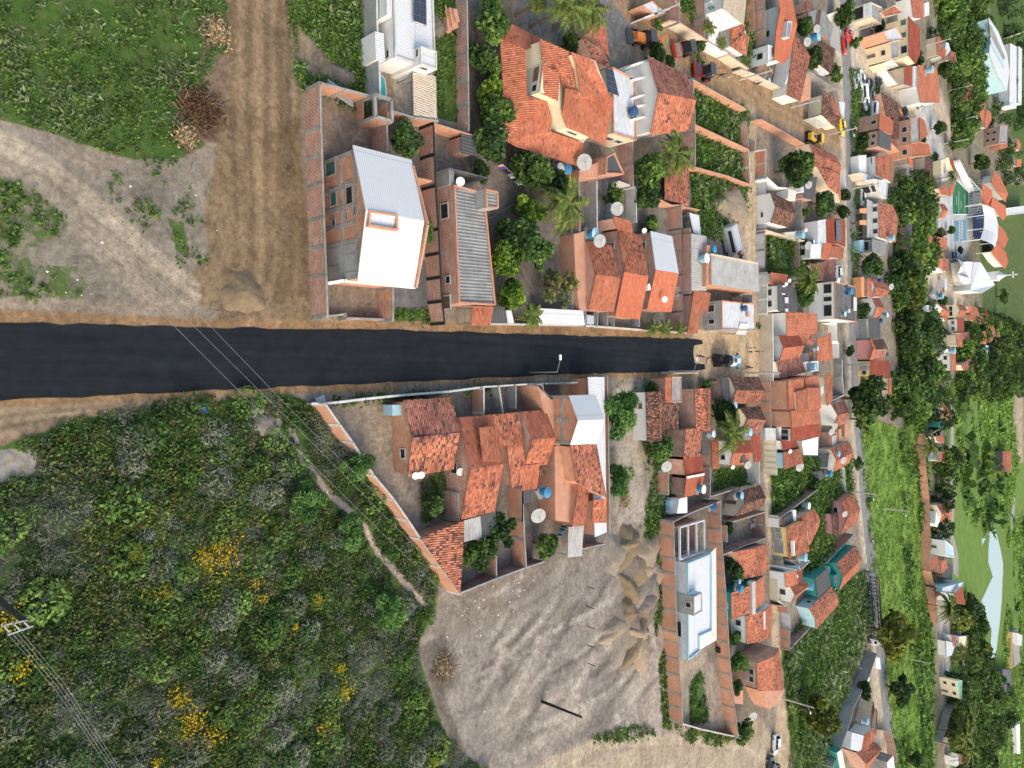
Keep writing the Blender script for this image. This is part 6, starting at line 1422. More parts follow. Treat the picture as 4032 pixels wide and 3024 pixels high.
bwall('brick wall along the dirt street facing the yellow grader',[(1325,60),(1390,60),(1850,325)],1.9, 'brickO', 'brickO',2.6); bwall('brick wall with white coping across the street from the grass lots',[(1312,285),(1310,400),(1425,385),(1425,670)],1.9, 'brickO', 'curb',2.4)
bwall('grey and white street wall opposite the dirt pile',[(1430,680),(1435,1250),(1415,1290),(1410,1659)],1.7, 'concW', 'conc',4,.16, 'street_wall')
bwall('brick yard wall with diagonal orange face below the vine tree',[(225,905),(400,990),(580,985)],2.0, 'brickO', 'brickO',0); bwall('long brick wall behind the row house yards',[(508,1000),(512,1300),(515,1659)],2.4, 'brick', 'conc',3); bwall('orange brick wall beside the tilted white sheet',[(515,1000),(705,1045)],2.0, 'brickO', 'brickO',0)
house('mottled orange roofed shed with a thin white edge under the palm',shd([(328,560),(325,925),(588,985),(582,545)],2.8,3.0, 'tileM', 'dark'),name='shed',cat='shed')
house('tilted white sheet roof beside the tall grass',shd([(596,1072),(698,1100),(720,1315),(640,1290)],2.2,2.2, 'metalW', 'brick',post=True),name='lean_to',cat='shed')
house('white-gabled house with very dark tile roof across from the dirt pile',gab([(1478,850),(1712,960),(1680,1235),(1480,1180)],2.8,1.0,0,('tileD', 'tileD'), 'white',.1,[(3,.3,.8,1.0,.5, 'o')]),wal([(1438,680),(1560,790),(1680,800),(1670,812),(1550,805),(1432,700)],2.3,0, 'white'))
house('small white sheet roof between the dark-tiled house and the shaded yard',shd([(1672,805),(1758,840),(1742,952),(1662,912)],2.5,2.4, 'metalC', 'white'),name='lean_to',cat='shed')
house('grey weathered sheet roof house carrying a mesh dish',flt([(1840,690),(1985,680),(1950,935),(1832,910)],2.7, 'fibroD', 'brick',0),flt([(1800,770),(1832,765),(1835,850),(1805,845)],2.9, 'concW', 'white',.1)); dish('mesh dish on the grey weathered sheet roof',1882,765,2.8,2.0)
bwall('grey concrete yard wall beside the white-gabled dark-tiled house',[(1818,880),(1815,1260)],1.6, 'conc', 'conc',0,.14, 'yard_wall'); bwall('tan brick wall with slanting top above the overgrown lot',[(1420,1260),(1520,1290),(1850,1380)],1.9, 'beige', 'beige',0); bwall('brown brick wall at the right of the overgrown lot',[(1790,1390),(1790,1659)],1.5, 'brick', 'conc',0)
tank('big pale blue tank on the small white service block',1808,1312,2.2,1.9, 'tankL', 'tankL'); dish('small oval dish above the big pale blue tank',1860,1262,2.6,.9,False); house('small white service block with dark openings under the pale blue tank',flt([(1640,1285),(1840,1270),(1840,1345),(1660,1340)],2.1, 'concW', 'beige',.15, 'a'),name='service_block',cat='outbuilding')
T('H')
house('white-fronted house with charcoal roof and white roof panels',shd([(1560,608),(1562,898),(1776,912),(1772,642)],3.9,3.3, 'fibroD', 'white',[(0,.25,1.0,1.2,1.6, 'w'),(0,.72,1.0,1.2,1.6, 'w')]),pln([[(1600,700,4.0),(1636,706,3.95),(1636,722,3.95),(1600,718,4.0)],[(1632,748,3.95),(1672,748,3.9),(1672,814,3.9),(1634,810,3.95)],[(1634,870,3.95),(1670,872,3.9),(1672,906,3.9),(1636,904,3.95)],[(1604,618,3.95),(1640,618,3.9),(1636,640,3.9),(1604,638,3.95)]], 'concW',.06))
house('small red tile roof behind the charcoal-roofed house',shd([(1480,476),(1665,502),(1642,610),(1482,615)],2.8,2.8, 'tileB', 'whiteD'))
for x,y in ((1645,605),(1680,566)): dish('small white dish at the back edge of the charcoal roof, %s' % ('nearer the street' if x < 1660 else 'farther from the street'),x,y,3.4,.9,False)
bwall('white panelled street wall in front of the charcoal-roofed house',[(1446,480),(1446,612),(1444,925)],1.9, 'whiteD', 'white',3,.16, 'street_wall')
house('white two-storey house with grey flat roof, roof tanks and recessed balcony',flt([('U',1036,262),('U',1408,348),('U',1408,960),('U',1042,912)],5.4, 'concD', 'white',.15,[(3,.83,3.2,2.0,1.7, 'o'),(3,.55,3.2,1.0,1.7, 'o'),(3,.24,3.2,2.4,1.7, 'o')],pm='brickO'))
T('U'); tank('big sky-blue tarp-covered tank on the grey flat roof',1305,420,5.45,1.9, 'tankB', 'tankB'); tank('navy tank by the sky-blue tarp tank',1262,470,5.45,1.0, 'tankN', 'tankN'); tank('bright blue tank with white lid on the grey flat roof, lower one',1205,825,5.45,1.2, 'tankB', 'whiteP'); tank('pale blue tank with white lid on the grey flat roof, upper one',1280,768,5.45,1.0, 'tankL', 'whiteP'); box_thing('roof_panel', 'pale sheet panel at the edge of the grey flat roof', 'panel',1390,650,(3.0,2.0,.2), 'concW',0,5.7)
house('bright orange two-slope roof next to the white balcony house',gab([(205,790),(738,822),(745,1165),(215,1210)],3.0,.8,1,('tileB', 'tileB'), 'white',.1),wal([(0,850),(200,830),(205,1185),(0,1195)],.4,0, 'beige'))
house('deep red and coral pair of roofs beside the cream street wall',gab([('H',1570,1162),('H',1790,1162),('H',1806,1390),('H',1576,1440)],3.0,.9,0,('tileR', 'tileB'), 'whiteD',.1)); house('dark-speckled red roof with white back wall beside the cream street wall',shd([('H',1532,1442),('H',1806,1386),('H',1860,1560),('H',1590,1640)],3.0,3.0, 'tileP', 'white'))
house('striped old tile roof strip behind the deep red roof',shd([(430,1190),(680,1170),(690,1370),(490,1370)],2.8,2.8, 'tileM', 'beige')); house('salmon tile house on the paved road with white gate',gab([(735,1240),(985,1140),(1020,1620),(735,1659)],3.0,.9,1,('tileB', 'tileB'), 'whiteD',.1)); tank('small pale blue tank between the striped strip and the salmon house',732,1420,2.8,1.1, 'tankL'); house('small low tile roof on a white yard wall',shd([(605,1485),(718,1480),(725,1640),(612,1645)],2.2,2.2, 'tileO', 'white'),name='outbuilding',cat='outbuilding')
bwall('white road-front wall with black slatted gates by the salmon house',[(975,975),(1085,1000),(1085,1290),(1118,1340),(1118,1590)],2.0, 'white', 'white',0,.16, 'street_wall')
T('V')
bwall('long cream tiled street wall with white coping and dark gates at the end of the asphalt',[('H',1502,930),('H',1506,1280),('H',1508,1640),(200,440)],2.6, 'beige', 'white',0,.2, 'street_wall'); bwall('long ribbed cream gate wall in front of the light blue house',[('W',462,0),('W',478,340),('W',490,745)],2.4, 'cream', 'whiteD',1.2,.16, 'street_wall'); bwall('brick and carved front wall of the stepped orange-roofed house',[(150,450),(155,800),(165,1240)],2.4, 'brickO', 'conc',2.4,.16, 'street_wall')
house('two-storey brick-fronted house with many stepped orange roofs',wal([(470,432),(972,346),(1000,1180),(520,1250)],4.9,0, 'brickO',[(3,.24,2.6,1.6,1.3, 'o'),(3,.56,2.6,1.6,1.3, 'o'),(3,.85,2.4,2.0,1.6, 'v')]),shd([(456,432),(476,962),(756,930),(728,396)],4.9,5.3, 'tileB', 'brickO'),shd([(752,390),(772,592),(1002,532),(976,344)],5.4,5.2, 'tileB', 'brickO'),shd([(602,624),(622,1006),(1012,942),(1000,540)],5.6,5.9, 'tileB', 'cream'),shd([(792,560),(806,956),(1030,920),(1022,560)],6.1,6.1, 'tileB', 'cream'),shd([(512,960),(526,1262),(1006,1182),(1000,936)],5.2,5.6, 'tileB', 'brickO'))
house('deep red roofed house with white vaulted canopy beside the stepped roofs',shd([(508,1262),(512,1506),(1030,1402),(1006,1190)],4.6,4.9, 'tileR', 'white',[(0,.3,2.6,1.2,1.4, 'o'),(0,.7,2.6,1.2,1.4, 'o')]),wal([(305,1240),(400,1240),(415,1460),(315,1462)],2.6,2.0, 'white',zt=2.6),wal([(60,1260),(245,1262),(245,1475),(65,1470)],2.3,0, 'whiteD',zt=2.3))
house('light blue fronted house with mottled red roof',shd([('W',600,360),('W',612,660),('W',945,545),('W',882,292)],3.6,3.8, 'tileO', 'lblue',[(0,.5,.9,2.2,1.4, 'o')]),shd([('W',560,140),('W',588,332),('W',880,250),('W',742,140)],3.4,3.6, 'tileR', 'white')); house('plain white slab roof block behind the light blue house',flt([('W',915,160),('W',1206,86),('W',1196,412),('W',950,405)],4.4, 'white', 'conc',0))
house('pinkish long tile strip facing the grey courtyard by the paved road',shd([(1105,372),(1140,880),(1238,790),(1206,262)],2.8,2.8, 'tileO', 'beige')); house('old dark-tiled cottage with white wall under the huge tree',gab([(1206,846),(1436,782),(1442,1190),(1264,1232)],2.8,1.1,0,('tileP', 'tileM'), 'white',.1)); bwall('white-topped grey courtyard wall along the paved road',[(1400,75),(1402,370),(1432,690),(1240,782)],1.9, 'conc', 'white',0,.16, 'street_wall')
house('brick cell with dirty white water basin behind the road-side ruins',wal([(1180,1345),(1312,1335),(1312,1565),(1200,1645)],1.9,0, 'brick',zt=1.9),flt([(1200,1400),(1300,1380),(1300,1540),(1212,1600)],2.0, 'whiteD', 'brickO',.2),wal([(1340,1290),(1385,1270),(1395,1470),(1345,1490)],2.2,0, 'brickO',zt=2.2),wal([(1440,1200),(1520,1195),(1530,1420),(1440,1410)],1.9,0, 'brickO',zt=1.9),name='ruin',cat='ruin')
tank('large pale blue open tank on a white tower behind the dark-speckled red roof',890,190,3.4,2.0, 'tankL', 'tankL'); house('white service tower under the large pale blue tank',flt([(725,115),(970,95),(972,265),(770,295)],3.2, 'concW', 'white',.2),name='service_tower',cat='outbuilding'); dish('mesh dish by the old dark-tiled cottage, nearer the tree',1255,1232,2.2,1.8); dish('mesh dish by the brick cell with the basin',1205,1328,2.0,1.8); box_thing('roof_sculpture', 'patterned white slab lying on the stepped orange roofs', 'slab',1015,620,(1.6,2.4,.25), 'whiteD',25,5.6)
T('W')
dish('round white dish on the mottled roof of the light blue house',710,340,3.9,1.0,False); dish('large mesh dish beside the light blue house',868,608,2.0,2.2)
house('orange and mottled gabled cottage by the paved road with grey sheet rear roof',gab([(1430,312),(1726,150),(1738,546),(1472,700)],2.9,1.0,0,('tileM', 'tileB'), 'beige',.1),shd([(1392,400),(1490,346),(1472,700),(1362,642)],2.6,2.8, 'fibroL', 'conc')); tank('pale blue tank on the orange and mottled cottage roof',1540,385,3.0,1.4, 'tankL', 'tankL'); dish('mesh dish on the orange slope by the paved road',1630,495,3.0,1.9); tank('deep blue tank behind the grey sheet rear roof',1398,728,2.0,1.6, 'tankB', 'tankB'); house('tiny dark sheet hut in the overgrown lot',shd([(1182,700),(1265,672),(1320,800),(1228,860)],2.1,2.1, 'fibroD', 'conc'),name='hut',cat='shed')
bwall('weathered white wall between the overgrown lot and the paved road',[(1620,640),(1660,620),(1668,800),(1688,1040)],1.7, 'whiteD', 'whiteD',0,.16, 'street_wall'); bwall('brown brick wall slanting across the overgrown lot',[(1195,1005),(860,1262),(542,1508)],2.3, 'brickD', 'conc',3)
house('pink house by the paved road with pale orange tiles',gab([(1615,1232),(1800,1080),(1876,1600),(1592,1800)],2.9,1.2,0,('tileO', 'tileM'), 'pink',.1, 'a'),shd([(1440,1430),(1560,1420),(1572,1790),(1470,1800)],2.3,2.5, 'tileD', 'pink')); dish('mesh dish on the pink house roof',1655,1430,2.9,1.7)
house('charcoal sheet roof yard shed beside the brown brick wall',shd([(590,1502),(762,1392),(772,1560),(592,1652)],2.5,2.6, 'fibroD', 'brick'),wal([(762,1365),(818,1360),(822,1550),(778,1552)],2.7,0, 'white',zt=2.7),name='shed',cat='shed'); tank('grey-white tank in the yard behind the yellow-fronted house',1010,1285,1.8,1.6, 'tankL', 'whiteP')
T('X')
house('yellow-fronted house with two brown tile roofs on the side street',shd([(660,115),(690,662),(800,620),(1050,540),(985,-10)],3.3,3.8, 'tileO', 'yellow',[(0,.7,.3,2.4,2.0, 'g'),(0,.3,.9,1.2,1.2, 'w')]),gab([('W',872,1490),('W',1130,1342),(1215,110),(1060,430)],3.0,.8,0,('tileO', 'tileM'), 'beige',.1),wal([(770,355),(790,350),(800,610),(785,612)],4.2,3.6, 'white',zt=4.2)); tank('pale blue tank beside the yellow-fronted house',940,632,2.6,2.0, 'tankL', 'tankL'); house('dark slab outbuilding with whitewashed side below the pale blue tank',flt([(740,690),(1045,690),(1040,720),(900,860)],2.3, 'concD', 'whiteD',.1),name='outbuilding',cat='outbuilding')
bwall('grey side street wall in front of the yellow-fronted house',[(548,110),(560,380),(585,690)],1.9, 'conc', 'conc',3,.16, 'street_wall'); bwall('white side street gate wall beside the charcoal shed',[(515,-80),(520,125)],2.0, 'white', 'whiteD',0,.16, 'street_wall')
house('white house with three red-brown roof faces and arched front wall',gab([(625,912),(920,832),(932,1042),(642,1168)],3.2,.6,1,('tileR', 'tileB'), 'white',.1),gab([(718,1155),(948,1058),(1002,1168),(742,1436)],3.2,.9,0,('tileB', 'tileO'), 'white',.1,[(3,.6,.9,1.2,1.2, 'w')]),wal([(590,840),(840,770),(890,810),(640,890)],2.4,0, 'lblue')); tank('blue-grey tank behind the three-faced red roof',1060,1150,3.0,1.7, 'tankL', 'tankB'); bwall('cream arched front wall of the three-faced red-roofed house',[(585,690),(598,880),(500,940),(505,1400),(620,1480)],1.6, 'cream', 'whiteD',0,.2, 'street_wall')
house('teal walled house by the paved road with long orange-brown roof',gab([(1525,742),(1852,430),(1890,880),(1566,1216)],3.0,1.1,0,('tileM', 'tileB'), 'teal',.1),flt([(1478,962),(1582,882),(1590,1058),(1482,1140)],2.8, 'concD', 'teal',.1),wal([(1372,790),(1400,800),(1480,1140),(1440,1120)],1.8,0, 'teal',zt=1.8)); bwall('brick wall with teal inner face beside the teal house',[(1340,752),(1648,432),(1816,246)],2.0, 'brickD', 'teal',3)
house('big charcoal sheet roof house between the teal and the blue houses',shd([(1150,1010),(1372,810),(1420,1130),(1202,1350)],3.0,3.2, 'fibroD', 'teal')); house('sky blue walled house with large mottled orange roof',gab([(1040,1530),(1432,1150),(1556,1470),(1172,1888)],2.8,.6,0,('tileM', 'tileM'), 'lblue',.15,[(0,.25,1.0,1.2,1.0, 'o')])); bwall('brick street wall with grey caps below the cream arched wall',[(510,1480),(660,1500),(655,1610)],1.8, 'brickO', 'conc',0); bwall('grey-white gate panel on the side street',[('O',1972,1430),('O',1975,1590)],1.9, 'concW', 'conc',0,.14, 'street_wall')
T('Y')
bwall('brick street wall with grey pillars at the end of the side street',[(296,215),(292,425)],1.9, 'brickO', 'conc',2.6); bwall('brick side wall running back from the side street end',[(292,425),(505,190)],1.9, 'brickD', 'conc',2.6)
bwall('long blue-grey wall slanting down to the bottom edge',[(1205,460),(1130,690),(1075,800),(1030,890),(960,1030),(930,1160),(830,1455),(740,1659)],2.6, 'plasterG', 'conc',0)
house('white slab-roofed house with tall white side by the bottom edge',flt([(940,1285),(1066,1320),(1036,1500),(925,1460)],3.2, 'concW', 'white',0,[(2,.5,1.6,1.0,.8, 'w')]),gab([(1040,1495),(1066,1310),(1145,1200),(1112,1420)],3.2,.9,0,('tileB', 'tileB'), 'white',.05)); house('thin orange gable pair beside the paved road at the bottom',shd([(1142,1130),(1170,960),(1182,1050),(1145,1220)],3.2,3.8, 'tileB', 'beige'),shd([(1185,1290),(1195,1030),(1212,1080),(1195,1320)],3.2,3.8, 'tileB', 'beige'),shd([(1110,1415),(1142,1240),(1192,1240),(1165,1445)],3.2,3.0, 'tileO', 'brick')); house('big brown and orange gabled house at the bottom edge',gab([(985,1500),(1190,1390),(1215,1500),(1090,1700)],3.2,1.2,0,('tileO', 'tileB'), 'brick',.1)); tank('deep blue drum in the yard behind the thin orange gables',1110,1025,1.2,1.6, 'tankB', 'tankB'); tank('pale blue tank among the bottom-edge roofs',1085,1165,2.8,1.9, 'tankL', 'tankL'); bwall('brick road-front wall with open rooms at the bottom edge',[(1240,1260),(1362,1290),(1400,1460),(1415,1600)],2.2, 'brickD', 'conc',3)
house('white-topped concrete house corner at the very bottom edge',flt([(1310,1600),(1375,1530),(1395,1690),(1320,1720)],3.4, 'white', 'conc',0),flt([(785,1500),(836,1460),(880,1680),(820,1690)],3.0, 'metalC', 'teal',0))
house('white-walled long shed along the blue-grey slanting wall',wal([(1125,700),(1130,720),(1060,910),(1050,895)],2.4,0, 'white',zt=2.4),flt([(1190,500),(1235,505),(1245,630),(1195,615)],2.0, 'white', 'white',0),name='shed',cat='shed')
# ------------------------------------------------------------------ BUILDINGS ALONG AND BEYOND THE PAVED ROAD (right)
T('Q')
house('old dark-brown tiled house beside the widening of the paved road',shd([(772,682),(790,1132),(988,1286),(1062,852)],3.0,3.2, 'tileD', 'beige'),pln([[(690,1190,2.4),(770,1150,2.4),(958,1290,2.4),(830,1322,2.4)]], 'concW'))
house('grey sheet roofs of the yards above the dark-brown tiled house',shd([(585,200),(600,440),(700,420),(735,170)],2.6,2.6, 'fibro', 'brick'),shd([(820,130),(770,520),(960,700),(1030,470)],2.6,2.8, 'fibro', 'brick'),shd([(560,0),(555,190),(625,210),(630,0)],2.6,2.6, 'tileM', 'brick')); bwall('white wall and brick coping under the tree by the red car',[(1085,195),(1130,330),(1148,890)],2.2, 'white', 'brickO',0,.16, 'street_wall'); bwall('grey yard wall below the long mottled-tile house',[(600,1235),(960,1480),(1080,1560)],2.0, 'conc', 'conc',3)
tank('big blue tank among the trees above the dark-brown tiled house',715,640,3.0,2.3, 'tankB', 'tankL'); dish('mesh dish above the big blue tank among the trees',725,505,3.4,1.9); dish('mesh dish beside the white gable of the mottled-tile house',555,735,3.0,2.0)
house('grey-sided shop with a tall white signboard at the top of the road',flt([(1650,40),(1850,130),(1835,430),(1660,300)],4.0, 'conc', 'beige',.3,[(3,.5,.4,3.0,2.2, 'o')]),flt([(1830,220),(2080,90),(2230,220),(1900,300)],4.2, 'tileB', 'beige',.2, 'a'),name='shop',cat='shop')
o = thing('signboard', 'tall white signboard with faded purple marks on the shop front', 'sign',W((1620,180),3)); MB().bar(W((1618,60),3.6),W((1618,300),3.6),.12,1.9).build('board', 'whiteP',o); m = MB()
for y0,y1,z in ((80,110,3.8),(90,140,3.2),(230,280,3.3),(160,190,3.7),(205,225,4.0),(245,262,3.9)): m.bar(W((1615,y0),z) + Vector((0,-.09,0)),W((1615,y1),z) + Vector((0,-.09,0)),.05,.16)
m.build('faded_mark', 'pink',o)
house('brick and cream two-storey building with balconies and advert panel by the square',flt([(1880,555),(2110,470),(2230,700),(1960,720)],5.6, 'concW', 'brickO',.3, 'a'),flt([(1985,740),(2160,700),(2150,1000),(2010,1040)],5.4, 'conc', 'cream',.3, 'a'),name='building',cat='building'); bwall('white stepped wall panels along the pale street at the top right',[(1840,1110),(1990,1290),(2160,1500)],2.4, 'white', 'white',3,.16, 'street_wall'); house('cream porch with white beams beside the stepped wall panels',flt([(1850,1110),(2030,1040),(2150,1160),(1930,1210)],2.9, 'metalC', 'cream',.2),name='porch',cat='porch')
T('R')
house('cream-walled house with dark mottled tiles at the dirt street corner',gab([(622,95),(806,130),(936,470),(600,452)],3.0,.5,1,('tileM', 'tileD'), 'cream',.1),shd([(602,452),(936,474),(872,690),(780,620)],3.2,2.6, 'tileD', 'cream')); house('white cloth canopy beside the yellow car',shd([(905,222),(1004,235),(992,500),(942,430)],2.6,2.4, 'concW', 'whiteD',post=True),name='canopy',cat='canopy'); house('white street canopy on the corner yard wall',flt([(470,492),(580,455),(782,618),(720,650)],2.4, 'metalC', 'whiteD',0),name='canopy',cat='canopy')
house('mottled orange roofed corner house facing the yellow grader',gab([(382,945),(840,1160),(920,1502),(422,1330)],2.9,.7,0,('tileM', 'tileM'), 'beige',.1)); house('orange-brown roofed house with white canopy corner below the grader',gab([(512,1352),(920,1510),('S',936,440),('S',742,190)],2.9,.8,1,('tileB', 'tileM'), 'beige',.1)); bwall('white and blue painted road-side wall by the mottled corner house',[(1000,1410),(1012,1659),('S',1020,210)],1.9, 'white', 'white',0,.16, 'street_wall')
house('narrow brick house with bright orange and charcoal roofs facing the paved road',shd([(1610,410),(1602,700),(1832,806),(1852,552)],5.0,5.2, 'tileN', 'brick',[(0,.5,3.0,1.0,1.2, 'v')]),shd([(1598,702),(1598,1004),(1806,1082),(1802,830)],5.0,4.6, 'fibroD', 'brick',[(0,.3,3.2,1.0,1.0, 'w'),(0,.75,3.0,.9,1.0, 'w')])); house('sprawling old dark roof behind the scrap vehicles',shd([(1640,60),(1735,480),(1925,520),(1925,240)],3.0,3.4, 'tileD', 'brick'),shd([(1850,500),(1835,876),(2105,870),(2122,542)],3.2,3.4, 'tileD', 'brick')); house('salmon awning and wall on the sprawling dark roof',pln([[(1940,320,3.9),(2010,410,4.2),(2070,632,4.2),(2040,560,3.9)]], 'tileN'))
house('white-fronted house with four tile panels on the paved road',gab([(1545,1160),(1825,1190),(1822,1640),(1552,1505)],3.6,.5,1,('tileB', 'tileO'), 'white',.1,[(3,.8,2.4,1.4,.3, 'o')]),wal([(1240,1160),(1375,1150),(1380,1460),(1250,1470)],1.9,0, 'white',zt=1.9)); house('grey fibre roofed garage with glazed doors beside the white-fronted house',flt([(1260,1460),(1520,1520),(1500,1659),(1365,1659)],2.6, 'concW', 'beige',.2),flt([('S',1500,20),('S',1745,70),('S',1720,370),('S',1610,300)],4.2, 'concW', 'whiteD',.2,[(3,.5,.4,3.0,2.2, 'o'),(3,.5,2.9,3,1, 'w')]),name='garage',cat='garage')
bwall('pale grey gate wall below the scrap vehicles',[(1400,475),(1400,710)],2.0, 'plasterG', 'plasterG',4,.16, 'street_wall'); bwall('sunlit brick wall on the slope behind the charcoal roof',[(1812,935),(2130,1275)],3.0, 'brickO', 'brickO',0)
T('S')
house('white slab and red tile house with a row of solar panels',gab([(686,700),(1008,730),(1012,1206),(692,1130)],3.0,.6,1,('tileR', 'tileR'), 'beige',.1),flt([(522,752),(682,722),(692,1120),(528,1152)],2.8, 'concW', 'white',.1),wal([(385,790),(515,760),(520,1110),(400,1100)],.8,0, 'conc')); solar('row of dark solar panels on the red tile house by the road',[(852,735),(930,742),(936,1112),(858,1100)],3.75,1,5,-.1)
house('house with one orange and one red roof face and a white block behind',shd([(648,1118),(588,1400),(722,1442),(778,1150)],2.8,3.4, 'tileN', 'white'),shd([(776,1178),(742,1384),(976,1412),(986,1215)],3.4,2.9, 'tileB', 'white'),flt([(402,1160),(582,1155),(578,1405),(390,1400)],2.7, 'white', 'white',.1,[(3,.5,.5,1.4,1.2, 'o')])); house('dark red tiled house next to the parked white car',shd([(470,1505),('U',700,185),('U',800,240),(825,1410)],2.8,3.1, 'tileP', 'beige'),shd([(825,1412),('U',802,242),('U',1052,250),('U',1042,0)],3.1,2.8, 'tileP', 'beige'))
house('white shop with three windows, sheet awning and orange roof on the road',shd([(1592,428),(1604,1042),(1892,1126),(1936,700),(1832,472)],4.0,4.6, 'tileM', 'white',[(0,.16,2.4,1.2,1.2, 'w'),(0,.5,2.4,1.2,1.2, 'w'),(0,.82,2.4,1.2,1.2, 'w')]),shd([(1388,370),(1392,1040),(1502,1052),(1502,425)],2.7,2.5, 'fibroL', 'beige',post=True),name='shop',cat='shop')
for i,y in enumerate((570,775)): house('red-orange shop awning on the road, %s of two' % ('upper', 'lower')[i],shd([(1262,y - 35),(1265,y + 40),(1382,y + 50),(1378,y - 40)],2.2,2.6, 'orangeP', 'beige',post=True),name='awning',cat='awning')
house('grey fibre-cement workshop with a dark doorway beside the shop',shd([(1472,1060),(1472,1290),(1692,1362),(1748,1130)],3.4,3.0, 'fibro', 'conc',[(0,.5,.3,3.2,2.4, 'o')]),wal([(1265,1085),(1385,1075),(1388,1290),(1270,1300)],1.6,0, 'lblue',zt=1.6),name='workshop',cat='workshop'); tank('pale blue tank at the lower roof edge of the three-window shop',1820,1045,4.6,1.8, 'tankL', 'tankL'); dish('mesh dish in front of the white block house',355,1180,1.4,2.0); tank('white-lidded blue tank on the white block house',440,1125,1.6,1.2, 'tankB', 'whiteP')
T('U')
house('brown roofed roadside house with paired mottled roofs and shuttered wall',shd([(1608,190),(1606,530),(1690,535),(1690,200)],2.6,3.0, 'tileO', 'beige'),gab([(1690,205),(1980,320),(1925,532),(1700,515)],3.0,.8,0,('tileO', 'tileM'), 'white',.1),wal([(1505,180),(1560,180),(1560,525),(1515,530)],2.2,0, 'orangeP')); house('rust gabled house with white front behind the round street tree',gab([(1700,540),(1835,552),(1835,880),(1705,880)],3.0,1.0,0,('tileO', 'tileB'), 'white',.1)); house('cream-fronted house with dark grey corrugated roof and grey doors',shd([(1648,890),(1658,1258),(1846,1252),(1842,900)],3.0,3.2, 'fibroD', 'cream',[(0,.28,.3,2.6,2.0, 'g'),(0,.75,.3,3.0,2.2, 'g')])); house('pink-fronted house with dark tile roof and orange gable strips',gab([(1645,1270),(1895,1262),(1920,1602),(1668,1625)],3.0,.9,0,('tileD', 'tileP'), 'pink',.1),pln([[(1650,1262,3.1),(1700,1262,3.1),(1770,1440,4.1),(1725,1440,4.1)],[(1725,1442,4.1),(1770,1442,4.1),(1715,1625,3.1),(1660,1625,3.1)]], 'tileN')); house('yellow-fronted red roofed row house at the bend of the paved road',shd([('V',1888,82),('V',1900,368),('V',2240,372),('V',2220,82)],3.1,3.5, 'tileR', 'yellow',[(0,.35,.4,2.0,2.0, 'g'),(0,.75,1.0,1.2,1.0, 'o')]),shd([('Z5',0,155),('Z5',0,432),('Z5',50,428),('Z5',46,152)],3.4,3.4, 'tileB', 'beige'))
for lab,x,y,c in (('navy tank beside the paired mottled roofs',1830,240, 'tankN'),('blue and white tank behind the rust gabled house',1940,840, 'tankB'),('navy-blue tank beside the dark grey corrugated roof',1848,940, 'tankN'),('small navy tank behind the pink-fronted house',1945,1530, 'tankN')): tank(lab,x,y,2.8,1.4,c, 'whiteP' if 'white' in lab else c)
dish('mesh dish behind the paired mottled roofs',2020,350,2.4,2.0)
T('Z1')
house('long cream two-storey building with deep red roofs at the top right',shd([(322,262),(330,918),(440,1050),(512,880),(510,462)],5.6,6.2, 'tileR', 'cream',[(0,.1,3.6,1.5,1.3, 't'),(0,.42,3.6,1.5,1.3, 't'),(0,.8,3.6,2.0,1.5, 'w'),(0,.8,.6,1.6,2.0, 'd')]),name='building',cat='building'); house('brownish-orange roof with white porch at the top edge',shd([(360,-60),(405,290),(575,302),(562,-60)],4.0,4.4, 'tileO', 'white'),flt([(572,60),(640,40),(650,250),(580,260)],3.6, 'white', 'white',.2)); house('red roof slab with white wall strip beside the balcony buildings',shd([(265,1080),(262,1385),(376,1405),(380,1080)],4.4,4.6, 'tileR', 'beige'),flt([(395,1085),(466,1085),(462,1430),(385,1430)],4.0, 'concW', 'white',.15)); house('very wide orange roof with a notch around a blue tank',shd([(470,1060),(470,1420),(525,1680),(828,1680),(812,1290),(782,1090)],4.6,5.2, 'tileB', 'white')); tank('pale blue tank in the notch of the very wide orange roof',672,1140,5.2,2.4, 'tankL', 'tankL')
house('small house group with orange gable and pale curved roof among trees',gab([(780,592),(872,640),(845,905),(790,905)],3.0,.5,1,('tileO', 'tileO'), 'beige',.1),shd([(885,765),(842,915),(905,985),(945,825)],3.0,3.6, 'tileN', 'white'),shd([(930,690),(905,940),(1010,830),(975,700)],3.0,3.0, 'concW', 'white'),shd([(1015,832),(960,985),(1118,1022),(1082,850)],3.2,3.2, 'tileM', 'beige')); house('orange strip roof house with brick side and antenna pole',shd([(1288,1345),(1270,1645),(1366,1659),(1366,1380)],3.2,3.4, 'tileN', 'brick'),wal([(1165,1330),(1240,1325),(1235,1600),(1165,1600)],1.6,0, 'brick',zt=1.6))
house('large white sports hall with curved roof and a light blue band',shd([(1660,590),(1640,860),(1735,1135),(1925,1495),(1972,1175),(1930,885),(1790,520),(1632,282)],7.0,7.0, 'metalW', 'lblue',ov=.3),pln([[(1672,660,7.3),(1690,700,7.3),(1898,1090,7.3),(1880,1115,7.3),(1670,720,7.3)]], 'lblue'),pln([[(1645,400,7.3),(1680,430,7.3),(1900,930,7.3),(1885,980,7.3),(1660,560,7.3)]], 'conc'),name='sports_hall',cat='hall'); strip('parking_apron',[(1600,1240),(1700,1180),(1900,1520),(1960,1670),(1780,1670),(1570,1480)],.03, 'concD')['kind'] = 'structure'
house('longer of the two white sheds beside the sports hall',shd([(1980,700),(1968,1659),('Z2',1970,60),('Z2',2082,115),(2082,1659),(2084,762)],4.0,4.4, 'metalW', 'white'),name='shed',cat='shed'); house('narrower of the two white sheds beside the sports hall',shd([(2118,748),(2108,1640),('Z2',2110,20),('Z2',2165,60),(2168,1659),(2174,800)],4.0,4.4, 'metalW', 'white'),name='shed',cat='shed'); bwall('pale fence wall at the far upper right by the sheds',[(1985,600),(2200,520)],3, 'beige', 'beige',0,.3)
